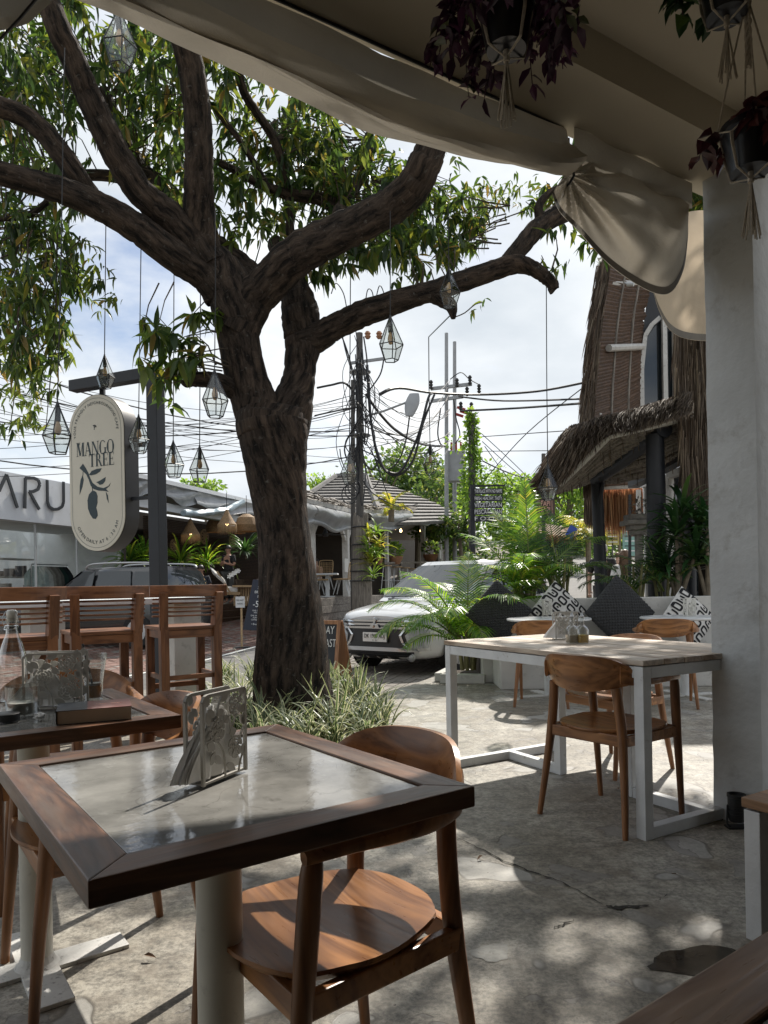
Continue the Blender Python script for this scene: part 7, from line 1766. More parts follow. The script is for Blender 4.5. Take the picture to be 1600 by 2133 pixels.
chalk('ALL DAY', .90, .85, .145, .66); chalk('BREAKFAST', .96, .66, .145, .62); chalk('AM', .66, .49, .14, .66); chalk('DRINK', .74, .31, .13, .66)
# blue-black menu board behind the trunk
mb_ = thing('menu_board', 'dark blue standing menu board with white print left of the trunk', 'menu board', on_street(530, 15.5))
d = 15.6; q = [W(506, 1312, d), W(556, 1314, d), W(576, 1208, d+.25), W(527, 1207, d+.25)]
g = MB(); g.add(q+[p+Vector((0, .06, 0)) for p in q], [(0, 1, 2, 3), (7, 6, 5, 4), (0, 4, 5, 1), (1, 5, 6, 2), (2, 6, 7, 3), (3, 7, 4, 0)]); g.build('board', M_chalkb if 'M_chalkb' in globals() else mat('blue_board', (.014, .018, .035), .5, .1, 6), mb_, world=True)
MB().bar(q[0]+Vector((.05, .6, -.05)), q[3]+Vector((.1, .05, 0)), .04, .04).build('prop', M_bamboo, mb_, world=True)
ux_ = (q[1]-q[0]).normalized(); uy_ = (q[3]-q[0]); 
for txt, v, s in (('THE PLACE', .93, .050), ('SPECIAL', .84, .085), ('BREAKFAST', .75, .082), ('MENU', .66, .082), ('-55K', .51, .20), ('ONE OF CHOICE', .385, .045), ('SPECIALITIES', .345, .045), ('ONE OF THE FROM', .285, .045), ('HOMEMADE', .245, .045), ('COFFEE OR TEA', .205, .045), ('• Breakfast', .12, .06)):
    put_text(text_mesh(txt, s, M_whiteletter, ext=.001, shear=.0, sx=.85), mb_, q[0]+(q[1]-q[0])*.52+uy_*v+Vector((0, -.012, 0)), ux_, uy_)
vp = thing('parking_sign', 'small white free valet parking sign on a wooden stake', 'sign', on_street(501, 14.5))
p = W(501, 1254, 14.5); MB().bar(Vector((p.x+.01, p.y, vp.location.z)), p+Vector((.02, 0, .12)), .035, .035).build('stake', M_grill, vp, world=True)
MB().box(p-Vector((0, .03, 0)), (.185, .015, .225)).build('sign_panel', M_white, vp, world=True)
for txt, dz in (('FREE VALET', .035), ('PARKING', -.035)): put_text(text_mesh(txt, .048, M_black, ext=.0005, sx=.62), vp, p+Vector((0, -.04, dz)), (1, 0, 0), (0, 0, 1))
MB().box((vp.location.x, vp.location.y, vp.location.z+.02), (.3, .2, .03)).build('foot', M_black, vp, world=True)
# boards of the vegetarian restaurant
ns = thing('restaurant_sign', 'black boards with white lettering of a vegetarian restaurant on a dark post', 'sign', on_street(995, 24))
MB().bar(on_street(984, 24.1), W(984, 1010, 24.1), .14, .14).build('post', M_blackpost, ns, world=True); MB().bar(W(982, 1013, 24.1), W(1052, 1011, 24.1), .06, .06).build('arm', M_blackpost, ns, world=True)
for (y0, y1, txt, s) in ((1017, 1030, 'THE PLACE WITH NO NAME', .165), (1032, 1045, 'FRESH, HEALTHY, TASTY', .165), (1046, 1059, 'VEGETARIAN', .21), (1060, 1073, 'PESCATARIAN', .21), (1074, 1087, 'F O O D', .19)):
    a, b = W(987, (y0+y1)/2, 24), W(1047, (y0+y1)/2, 24); MB().bar(a, b, .04, (y1-y0)/F*24-.012).build('board', M_chalk, ns, world=True)
    me = text_mesh(txt, s, M_whiteletter, ext=.003); w_ = max(v.co.x for v in me.vertices)-min(v.co.x for v in me.vertices); k_ = (b-a).length*.94/w_
    for v in me.vertices: v.co.x *= k_
    put_text(me, ns, (a+b)/2+Vector((0, -.026, 0)), (1, 0, 0), (0, 0, 1))
ps = thing('hanging_sign', 'brown sign with pink letters PAPI SAPI under the thatched eave', 'sign', on_street(1140, 22))
MB().bar(on_street(1132, 22.1), W(1132, 945, 22.1), .10, .10).build('post', M_pole, ps, world=True)
a = W(1136, 1056, 22); MB().box(a, (.58, .06, .56)).build('panel', mat('brown_panel', (.06, .035, .025), .6, .1, 6), ps, world=True)
g = MB()
for dx, dz, sx_, sz_ in ((0, .20, .40, .012), (0, -.20, .40, .012), (-.2, 0, .012, .40), (.2, 0, .012, .40)): g.box(a+Vector((dx, -.035, dz)), (sx_, .006, sz_))
g.build('border', M_pinkletter, ps, world=True)
for txt, dz in (('PAPI', .095), ('SAPI', -.095)): put_text(text_mesh(txt, .22, M_pinkletter, ext=.004, sx=.72), ps, a+Vector((0, -.036, dz)), (1, 0, 0), (0, 0, 1))

# ================================================================== poles and cables
def cyl_pole(name, label, px, ytop, d, wpx, m, cat='utility pole'):
    b = on_street(px, d); t = W(px, ytop, d); root = thing(name, label, cat, b); r = wpx/F*d/2
    g = MB(); g.tube([b, b.lerp(t, .5), t], [r*1.15, r, r*.85], 14); g.build('shaft', m, root, world=True, smooth=True); return root
p1 = cyl_pole('cable_pole', 'concrete cable pole wrapped in bamboo at the foot and loaded with cables', 749, 694, 19.5, 16, M_pole)
g = MB(); rr = random.Random(2); c0 = on_street(754, 19.3)
for k in range(34):
    a = 2*PI*k/34; g.tube([c0+Vector((.26*math.cos(a), .26*math.sin(a), -.1)), c0+Vector((.245*math.cos(a), .245*math.sin(a), 1.1)), c0+Vector((.19*math.cos(a), .19*math.sin(a), W(750, 1080+rr.uniform(-12, 10), 19.3).z-c0.z))], .026, 5)
g.build('bamboo_wrap', M_bamboo2, p1, world=True)
for y in (1098, 1135, 1165, 1190, 1210):
    z = W(750, y, 19.3).z; g = MB(); rr_ = .21+.08*(y-1098)/112; g.tube([(c0.x+rr_*1.12*math.cos(a), c0.y+rr_*1.12*math.sin(a), z) for a in [2*PI*k/16 for k in range(17)]], .018, 5); g.build('binding', M_black, p1, world=True)
for (x0, y0, x1, y1) in ((727, 757, 800, 747), (735, 906, 770, 908)):
    MB().bar(W(x0, y0, 19.4), W(x1, y1, 19.4), .07, .07).build('crossarm', M_poleg, p1, world=True)
for y in (776, 908): g = MB(); p = W(750, y, 19.5); g.lathe((p.x, p.y, p.z), [(.12, -.05), (.30, 0), (.30, .02), (.12, .06)], 16); g.build('pole_band', M_poleg, p1, world=True)
for px in (766, 790): g = MB(); p = W(px, 698, 19.4); g.lathe((p.x, p.y, p.z), [(.05, -.10), (.09, -.04), (.06, 0), (.09, .04), (.05, .1)], 10); g.build('insulator', M_terra, p1, world=True)
p2 = cyl_pole('cable_pole', 'short dark leaning pole just left of the bamboo wrapped cable pole', 735, 792, 20.2, 10, M_pole)
for x, y, r_ in ((738, 1015, .28), (728, 1030, .34), (733, 1022, .30)):
    g = MB(); c = W(x, y, 19.1); g.tube([(c.x+r_*math.cos(a)*.6, c.y, c.z+r_*math.sin(a)*.75) for a in [2*PI*k/20 for k in range(21)]], .016, 5); g.build('cable_coil', M_wire, p1, world=True)
for i, (px, py, d) in enumerate(((785, 1110, 19), (772, 1175, 19), (768, 1150, 18.9), (790, 1135, 19.1), (782, 1158, 18.9), (768, 1125, 19), (778, 1200, 19))):
    strap_plant(W(px, py, d), 'yellow-green fern tied to the bamboo wrapped pole', 22, .5, .03, M_yel if i % 2 else M_farb, [(0, 0, .05)], 'ferns on the bamboo wrapped pole', 'fern', 'pole_fern')
lampr = thing('street_lamp', 'grey street lamp head on a long arm from the cable pole', 'street lamp', W(760, 868, 19.4))
g = MB(); g.tube([W(760, 868, 19.4), W(800, 856, 19.2), W(842, 840, 19.0), W(850, 836, 19)], [.035, .03, .028, .03], 8); g.build('arm', M_poleg, lampr, world=True)
h0, h1 = W(863, 820, 18.9), W(853, 867, 18.7); g = MB(); rows = []
for i in range(7):
    u = i/6; c = h0.lerp(h1, u); w_ = .10+.09*math.sin(PI*min(1, u*.9+.1)); t_ = .06+.04*math.sin(PI*u)
    rows.append([c+Vector((w_*math.cos(a), t_*math.sin(a), .0)) for a in [2*PI*k/14 for k in range(14)]])
g.grid(rows, closed=True); g.add(rows[0], [tuple(range(13, -1, -1))]); g.add(rows[-1], [tuple(range(14))]); g.build('lamp_head', M_poleg, lampr, smooth=True, world=True)
p3 = cyl_pole('power_pole', 'grey steel power pole with crossarms, left of a close pair', 930, 694, 30, 8.5, M_poleg); p4 = cyl_pole('power_pole', 'grey steel power pole beside the vine, right of a close pair', 947, 712, 31, 8.5, M_poleg)
for (x0, y0, x1, y1) in ((897, 810, 983, 800), (897, 836, 965, 826)): MB().bar(W(x0, y0, 29.6), W(x1, y1, 29.6), .11, .13).build('crossarm', M_poleg, p3, world=True)
for px, py in ((898, 800), (952, 796), (979, 790), (998, 808), (973, 814), (960, 845), (982, 846)):
    g = MB(); p = W(px, py, 29.5); g.lathe((p.x, p.y, p.z), [(.04, -.22), (.09, -.15), (.05, -.10), (.09, -.03), (.05, .02), (.09, .08), (.04, .16)], 8); g.build('insulator', M_plas, p3, world=True)
g = MB(); p = W(950, 972, 30.4); g.box(p, (.75, .6, 1.3)); g.build('transformer', M_poleg, p4, world=True, bevel=.04)
for dx in (-.2, 0, .2): g = MB(); g.tube([p+Vector((dx, -.2, .65)), p+Vector((dx, -.2, 1.0))], .05, 6); g.build('bushing', M_redpl, p4, world=True)
for px, py in ((952, 848), (958, 856), (948, 862)): g = MB(); q_ = W(px, py, 30.2); g.tube([q_, q_+Vector((.35, 0, -.12))], .06, 6); g.build('fuse', M_redpl, p4, world=True)
rr = random.Random(21)
vine = thing('vine_pole', 'tall pole completely overgrown by a green climber', 'climber', on_street(983, 26))
g = MB(); g.tube([on_street(983, 26), W(983, 862, 26)], .13, 8); g.build('pole', M_pole, vine, world=True)
g = MB()
for k in range(26):
    y = 862+k*8; w_ = 7+k*.75; c = W(983+rr.uniform(-3, 3), y, 26); leafy(g, c, w_/F*26*1.15, 46, .17, rr, .1)
leafy(g, W(1020, 985, 26), .5, 60, .16, rr); leafy(g, W(945, 925, 26), .3, 30, .15, rr)
tag(g.build('foliage', M_farb, vine, world=True), kind='stuff')
NW = [0]
def cable(pts, r, label, group, sag=0, d=None, m=None):
    P_ = []
    for p in pts: P_.append(tuple(W(*p)))
    if len(P_) == 2 and sag:
        a, b = Vector(P_[0]), Vector(P_[1]); L_ = [a.lerp(b, k/10)-Vector((0, 0, sag*4*(k/10)*(1-k/10))) for k in range(11)]
    else: L_ = [Vector(p) for p in spline(P_, 6)]
    g = MB(); g.tube(L_, r, 4); tag(g.build('overhead_cable', m or M_wire), label, 'cable', group)
far = 'thin overhead cables left of the trunk'
rr = random.Random(33)
for k in range(20):                              # the sheaf of thin cables running left across the forecourt
    y1 = 800+rr.random()*170; y0 = 700+k*16+rr.uniform(-6, 6)
    cable([(-160, y0-10, 15), (745, y1, 19.3)], (.007 if k % 5 else .015), 'thin black overhead cable between the left edge and the cable pole', far, sag=.25+.5*rr.random())
for k in range(16):
    y0 = 790+rr.random()*150; cable([(752, y0, 19.3), (938, 775+rr.random()*160, 30)], .011 if k % 4 else .02, 'thin black overhead cable between the bamboo wrapped pole and the twin poles', 'cables between the poles', sag=.3+.9*rr.random())
for pts, r in (([(660, 808, 19.4), (690, 802, 19.4), (718, 798, 19.4), (740, 820, 19.4)], .03), ([(655, 866, 19.4), (700, 856, 19.4), (745, 848, 19.4)], .022), ([(790, 822, 19.4), (830, 808, 20), (900, 818, 24), (1000, 822, 26), (1120, 815, 24), (1240, 792, 20)], .045), ([(955, 826, 26), (1050, 835, 25), (1240, 830, 20)], .03), ([(960, 856, 26), (1080, 850, 24), (1240, 838, 20)], .035), ([(1000, 1010, 26), (1100, 900, 24), (1250, 780, 20)], .018), ([(1000, 910, 27), (1240, 893, 20)], .014), ([(1000, 940, 27), (1240, 938, 20)], .012), ([(1005, 920, 26), (1060, 970, 30), (1120, 1020, 36)], .02), ([(1005, 905, 26), (1070, 965, 30), (1130, 1025, 36)], .02), ([(1005, 960, 26), (1060, 985, 30), (1140, 1010, 36)], .028), ([(1010, 930, 26), (1050, 985, 30), (1095, 1040, 36)], .018)):
    cable(pts, r, 'thick black overhead cable bundle crossing the sky right of the trunk', 'cable bundles right of the trunk')
for pts, r in (([(765, 760, 19.3), (772, 870, 19.2), (790, 960, 19.1), (815, 985, 19), (840, 975, 19), (872, 905, 19), (892, 830, 19.2), (900, 820, 19.5)], .035), ([(768, 790, 19.3), (776, 900, 19.2), (800, 975, 19), (828, 990, 19), (860, 960, 19), (882, 880, 19), (905, 822, 19.4)], .03), ([(853, 868, 18.7), (845, 920, 18.9), (830, 960, 19), (805, 978, 19.1), (782, 955, 19.2)], .02), ([(762, 820, 19.3), (790, 860, 19.6), (830, 900, 21), (880, 925, 25), (926, 930, 29.5)], .045), ([(730, 760, 19.4), (740, 800, 19.4), (752, 860, 19.3)], .025), ([(800, 745, 19.4), (792, 780, 19.3), (768, 815, 19.3)], .02), ([(690, 612, 19.4), (700, 590, 19.4), (715, 610, 19.4), (722, 640, 19.4)], .014), ([(760, 640, 19.4), (766, 604, 19.4), (776, 610, 19.4), (780, 650, 19.4)], .014), ([(780, 640, 19.4), (790, 596, 19.4), (800, 612, 19.4), (803, 645, 19.4)], .014), ([(712, 700, 19.4), (726, 740, 19.4), (740, 800, 19.3), (745, 870, 19.3)], .02), ([(705, 660, 19.4), (720, 730, 19.4), (735, 780, 19.4)], .018), ([(708, 935, 19.4), (712, 960, 19.4), (725, 985, 19.3), (742, 1000, 19.3)], .015), ([(755, 1000, 19.3), (780, 1030, 19.3), (830, 1055, 20), (870, 1050, 21)], .014), ([(772, 930, 19.3), (800, 1010, 19.3), (812, 1040, 19.3)], .012), ([(918, 850, 29.5), (912, 900, 29.5), (918, 925, 29.5), (930, 930, 29.5)], .03), ([(938, 790, 29.6), (960, 776, 29.6), (978, 790, 29.6), (996, 800, 29.6)], .02), ([(945, 830, 29.6), (950, 870, 29.6), (958, 905, 29.6), (948, 925, 30)], .025)):
    cable(pts, r, 'slack black cable looping down beside the poles', 'slack cable loops at the poles')
for k in range(22):                              # tangle of slack loops at the pole itself
    x0, y0, s0 = 746+rr.uniform(-6, 10), rr.uniform(720, 950), rr.choice((-1, 1)); x1 = x0+s0*rr.uniform(8, 44); y1 = y0+rr.uniform(-20, 90); dz = rr.uniform(20, 80)
    cable([(x0, y0, 19.2), (x0*.6+x1*.4, max(y0, y1)+dz*.7, 19.1), (x0*.3+x1*.7, max(y0, y1)+dz, 19.1), (x1, y1, 19.2), (x0+rr.uniform(-4, 4), y0-rr.uniform(0, 60), 19.2)], rr.choice((.010, .014, .022)), 'slack black cable looping down beside the poles', 'slack cable loops at the poles')

# ================================================================== thatched building on the right
tb = thing('thatched_building', 'tall thatched building with a bamboo lined gable and black posts', 'building', (3.6, 10, 0))
def strands(mb, p, d, l, w, rr):
    s = d.cross(Vector((rr.uniform(-1, 1), rr.uniform(-1, 1), rr.uniform(-.3, .3)))).normalized()*w; m_ = p+d*l*.5+Vector((0, 0, -.02*l)); t = p+d*l+Vector((0, 0, -.12*l))
    mb.add([p-s, p+s, m_+s*.8, m_-s*.8, t], [(0, 1, 2, 3), (3, 2, 4)])
rr = random.Random(77)
# gable: soffit of battens between outer verge and wall
outer = spline([(1266, 520), (1258, 575), (1248, 635), (1240, 700), (1234, 770), (1229, 830), (1227, 880), (1229, 940), (1232, 1000)], 6); inner = spline([(1362, 520), (1352, 590), (1343, 640), (1338, 690), (1335, 740), (1333, 790), (1332, 830), (1332, 880), (1334, 950)], 6)
do, di = 10.6, 12.2
no = len(outer); O_ = [W(x, y, do) for x, y in outer]; I_ = [W(x, y, di) for x, y in inner]
g = MB(); g.grid([[p+Vector((0, .06, .03)) for p in O_], [p+Vector((0, .06, .03)) for p in I_]]); g.build('soffit_backing', M_thatch, tb, world=True)
nb = 66
for k in range(nb):
    u = (k+.5)/nb*(no-1); i = min(int(u), no-2); a = O_[i].lerp(O_[i+1], u-i); j = min(len(I_)-2, i); b = I_[j].lerp(I_[j+1], u-i)
    g = MB(); v_ = Vector((rr.uniform(-.02, .02), 0, rr.uniform(-.012, .012))); m_ = (a+b)/2+Vector((0, 0, -.03-.02*rr.random())); g.tube([a, m_, b+v_], .034+.008*rr.random(), 6); g.build('batten', M_bamboo, tb, world=True, smooth=True)
for f in (.38, .72):
    g = MB(); g.tube([O_[i].lerp(I_[min(i, len(I_)-1)], f)+Vector((0, -.05, -.03)) for i in range(0, no, 3)], .03, 6); g.build('rafter', M_bamboo2, tb, world=True, smooth=True)
for (x0, y0, x1, y1) in ((1268, 725, 1338, 722), (1243, 864, 1300, 862), (1270, 590, 1345, 589)): g = MB(); g.tube([W(x0, y0, do+.25), W(x1, y1, di-.15)], .055, 8); g.build('purlin', M_beamw, tb, world=True, smooth=True)
# verge thatch
g = MB()
for k in range(2400):
    u = rr.random()*(no-1); i = min(int(u), no-2); a = O_[i].lerp(O_[i+1], u-i); tn = (O_[i+1]-O_[i]).normalized(); out = Vector((-1, -.25, 0)); p = a+out*rr.uniform(-.02, .07)+Vector((0, rr.uniform(-.1, .5), 0))+Vector((.05, 0, 0))
    strands(g, p, (tn*.95+out*rr.uniform(-.05, .14)).normalized(), rr.uniform(.22, .42), .010, rr)
tag(g.build('verge_thatch', M_thatch, tb, world=True), kind='stuff')
# gable wall, window
gw = [W(1332, 900, 12.3), W(1333, 780, 12.3), W(1340, 680, 12.3), W(1356, 560, 12.3), W(1362, 430, 12.3), W(1560, 430, 12.3), W(1560, 900, 12.3)]
g = MB(); g.add(gw+[p+Vector((0, .15, 0)) for p in gw], [(6, 5, 4, 3, 2, 1, 0)]); g.build('gable_wall', M_black, tb, world=True)
wf = [(1337, 850), (1336, 770), (1343, 700), (1358, 676), (1374, 662)]
g = MB()
for i in range(len(wf)-1): g.bar(W(*wf[i], 12.15), W(*wf[i+1], 12.15), .07, .07, up=(0, 1, 0))
win = g.build('window_frame', M_beamw, tb, world=True)
g = MB(); q_ = [(1341, 850), (1341, 772), (1347, 704), (1362, 682), (1382, 662), (1382, 850)]; g.add([W(x, y, 12.2) for x, y in q_], [tuple(range(5, -1, -1))]); g.build('window_pane', M_cglass, tb, world=True)
g = MB(); g.add([W(x, y, 12.2) for x, y in ((1390, 850), (1390, 690), (1403, 690), (1403, 850))], [(0, 3, 2, 1)] if False else [(0, 1, 2, 3)]); g.build('window_pane', M_cglass, tb, world=True)
for x in (1386, 1408): MB().bar(W(x, 852, 12.1), W(x-3, 655, 12.1), .075, .075, up=(0, 1, 0)).build('window_post', M_beamw, tb, world=True)
# right-hand thatch hanging beside the column
g = MB()
for k in range(4200):
    v = rr.random(); y = 640+v*330; xl = 1404+max(0, (y-700))*.06+rr.uniform(-3, 3); xr = 1480; px = xl+(xr-xl)*rr.random(); dd = 8.3+rr.random()*.6+.004*(px-1400)
    strands(g, W(px, y, dd), Vector((rr.uniform(-.12, .06), rr.uniform(-.1, .1), -1)).normalized(), rr.uniform(.3, .6), .0065, rr)
tag(g.build('side_thatch', M_thatch, tb, world=True), kind='stuff')
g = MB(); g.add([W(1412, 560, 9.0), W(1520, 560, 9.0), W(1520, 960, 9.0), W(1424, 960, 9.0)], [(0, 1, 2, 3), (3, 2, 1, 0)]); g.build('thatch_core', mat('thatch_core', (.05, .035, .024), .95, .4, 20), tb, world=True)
# veranda roof: slatted underside, rafters, thick thatch with drooping edge
E = [(1152, 1028, 9.6), (1180, 1000, 9.4), (1222, 955, 9.1), (1268, 908, 8.8), (1320, 893, 8.6), (1375, 876, 8.5), (1440, 856, 8.4)]     # lower outer edge
Wl = [(1200, 1012, 11.2), (1225, 1008, 11.0), (1262, 1004, 10.8), (1300, 1000, 10.6), (1350, 990, 10.2), (1400, 970, 9.8), (1450, 945, 9.4)]  # along the wall
Es = [Vector(p) for p in spline([W(*p) for p in E], 6)]; Ws = [Vector(p) for p in spline([W(*p) for p in Wl], 6)]
nn_ = len(Es)
for k in range(22):
    f = k/21; g = MB(); g.tube([Es[i].lerp(Ws[i], f)+Vector((0, 0, .02*rr.uniform(-1, 1))) for i in range(0, nn_, 4)]+[Es[-1].lerp(Ws[-1], f)], .030, 6); g.build('roof_slat', M_bamboo2, tb, world=True, smooth=True)
g = MB(); g.grid([[p+Vector((0, 0, .07)) for p in Es], [p+Vector((0, 0, .07)) for p in Ws]]); g.build('roof_backing', M_rattan, tb, world=True)
g = MB()
for k in range(90):
    u = rr.random()*(nn_-1); i = min(int(u), nn_-2); f = rr.random(); p = Es[i].lerp(Es[i+1], u-i).lerp(Ws[i].lerp(Ws[i+1], u-i), f); g.tube([p+Vector((0, 0, .03)), p+Vector((.01, 0, -.05-.12*rr.random()))], .006, 3)
tag(g.build('loose_straw', M_thatch, tb, world=True), kind='stuff')
g = MB(); g.tube([W(1166, 1008, 9.35), W(1270, 906, 8.75)], .05, 8); g.build('eave_pole', M_beamw, tb, world=True, smooth=True)
g = MB(); g.tube([W(1268, 908, 8.72), W(1420, 872, 8.5)], .045, 8); g.build('eave_pole', M_beamw, tb, world=True, smooth=True)
g = MB(); g.tube([W(1240, 997, 10.3), W(1302, 955, 9.6), W(1342, 923, 9.1), W(1384, 893, 8.6)], .105, 12); g.build('log_beam', M_blackpost, tb, world=True, smooth=True)
MB().bar(W(1318, 1002, 11.0), W(1440, 935, 9.2), .16, .22).build('wall_beam', M_black, tb, world=True)
ridge = [Vector(p) for p in spline([W(*p) for p in ((1108, 1035, 10.2), (1140, 960, 10.0), (1178, 898, 9.7), (1222, 882, 9.5), (1290, 866, 9.2), (1350, 850, 9.0), (1440, 826, 8.8))], 6)]
lip = [Vector(p) for p in spline([W(*p) for p in ((1100, 1048, 9.7), (1150, 1020, 9.5), (1196, 975, 9.1), (1262, 912, 8.7), (1318, 898, 8.5), (1375, 880, 8.4), (1440, 858, 8.3))], 6)]
g = MB(); mid = [(ridge[i]+lip[i])/2+Vector((-.05, -.10, .10)) for i in range(nn_)]; g.grid([lip, mid, ridge, [p+Vector((.5, .9, .25)) for p in ridge]]); g.build('thatch_layer', mat('thatch_body', (.085, .062, .045), .95, .45, 14, .8, 60), tb, world=True, smooth=True)
g = MB()
for k in range(9000):
    u = rr.random()*(nn_-1); i = min(int(u), nn_-2); f = rr.random(); a = lip[i].lerp(lip[i+1], u-i); b = ridge[i].lerp(ridge[i+1], u-i); m_ = mid[i].lerp(mid[i+1], u-i)
    p = (a.lerp(m_, f*2) if f < .5 else m_.lerp(b, f*2-1))+Vector((rr.uniform(-.03, .03), -.03, .02)); dn_ = (a-b).normalized()
    left = max(0, 1-u/(nn_*.45)); d_ = (dn_*1.0+Vector((-.55*left-.35, -.1, -.35*left))+Vector((rr.uniform(-.25, .25), rr.uniform(-.2, .2), rr.uniform(-.1, .15)))).normalized()
    strands(g, p, d_, rr.uniform(.16, .40), .0058, rr)
tag(g.build('thatch_straw', M_thatch, tb, world=True), kind='stuff')
# posts
def bpost(px0, py0, d0, px1, py1, d1, r, name='post'):
    a = W(px0, py0, d0); b = W(px1, py1, d1); b.z = 0.02; g = MB(); g.tube([a, a.lerp(b, .5), b], [r*.92, r, r], 18); return g.build(name, M_blackpost, tb, world=True, smooth=True)
bpost(1243, 1004, 10.3, 1258, 1300, 10.3, .088); bpost(1364, 905, 8.7, 1372, 1300, 8.9, .118); bpost(1436, 985, 9.0, 1440, 1300, 9.0, .065)
g = MB(); g.tube(spline([W(1246, 1060, 10.25), W(1252, 1030, 10.2), W(1256, 1005, 10.2)], 4), .03, 8); g.build('brace', M_blackpost, tb, world=True, smooth=True)
# windows under the veranda: white weathered frames
for (x0, y0, x1, y1, d, w_) in ((1345, 1010, 1349, 1245, 11.6, .07), (1396, 985, 1402, 1245, 10.6, .10), (1330, 1020, 1330, 1250, 11.8, .06), (1312, 1030, 1312, 1245, 12.2, .04)): MB().bar(W(x0, y0, d), W(x1, y1, d), w_, w_, up=(0, 1, 0)).build('door_frame', M_beamw if w_ > .05 else M_black, tb, world=True)
MB().bar(W(1340, 1012, 11.6), W(1396, 992, 10.6), .07, .07).build('door_frame', M_beamw, tb, world=True); MB().bar(W(1398, 990, 10.55), W(1430, 978, 10.0), .12, .10).build('door_frame', M_beamw, tb, world=True)
g = MB(); q_ = [W(1350, 1016, 11.65), W(1396, 996, 10.65), W(1402, 1245, 10.65), W(1349, 1245, 11.65)]; g.add(q_, [(0, 1, 2, 3), (3, 2, 1, 0)]); g.build('door_glass', M_cglass, tb, world=True)
g = MB(); q_ = [W(1404, 992, 10.5), W(1450, 974, 9.9), W(1455, 1245, 9.9), W(1404, 1245, 10.5)]; g.add(q_, [(0, 1, 2, 3), (3, 2, 1, 0)]); g.build('door_glass', M_cglass, tb, world=True)
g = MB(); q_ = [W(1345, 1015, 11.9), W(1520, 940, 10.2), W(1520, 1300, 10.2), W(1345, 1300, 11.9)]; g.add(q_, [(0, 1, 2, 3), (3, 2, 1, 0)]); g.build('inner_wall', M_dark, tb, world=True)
# far end: white rail and orange straw fringe
g = MB(); g.tube([W(1257, 1014, 13.2), W(1336, 1010, 12.6)], .06, 8); g.build('eave_rail', M_beamw, tb, world=True, smooth=True)
for k in range(5): g = MB(); g.tube([W(1256, 990+k*5, 13.1), W(1322, 986+k*5, 12.6)], .035, 6); g.build('batten', M_bamboo, tb, world=True, smooth=True)
g = MB()
for k in range(2600):
    px = rr.uniform(1222, 1338); y = 1014+rr.random()*30; L_ = rr.uniform(.35, .78)*(1-.25*abs((px-1285)/60)); strands(g, W(px, y, 13.2+rr.random()*.5), Vector((rr.uniform(-.05, .05), rr.uniform(-.05, .05), -1)).normalized(), L_, .010, rr)
tag(g.build('straw_fringe', M_straw, tb, world=True), kind='stuff')
g = MB()
for k in range(500):
    px = rr.uniform(1218, 1240); y = rr.uniform(985, 1060); strands(g, W(px, y, 13.0+rr.random()*.3), Vector((rr.uniform(-.1, .1), rr.uniform(-.05, .05), -1)).normalized(), .4, .012, rr)
tag(g.build('verge_thatch', M_thatch, tb, world=True), kind='stuff')
# small stone shrine by the posts
shr = thing('stone_shrine', 'small carved stone offering shrine beside the thick black post', 'shrine', W(1326, 1250, 10.2))
p = W(1330, 1092, 10.2)
for (dz, w_, h_) in ((.10, .34, .08), (.02, .44, .07), (-.05, .30, .07), (-.12, .22, .07), (-.60, .10, .90)): MB().box(p+Vector((0, 0, dz)), (w_, w_*.8, h_)).build('stone_block', M_stoneorn, shr, world=True, bevel=.012)
g = MB(); leafy(g, p+Vector((.0, -.1, .24)), .13, 60, .06, rr); tag(g.build('carved_finial', M_stoneorn, shr, world=True), kind='stuff')
# security camera under the gable
cm = thing('security_camera', 'small white security camera under the bamboo gable', 'camera', W(1306, 592, 11.0)); g = MB(); g.tube([(0, 0, 0), (.09, -.05, -.02)], .035, 10); g.build('body', M_white, cm); g = MB(); g.tube([(0, 0, 0), (-.02, .05, .05)], .012, 6); g.build('mount', M_white, cm)

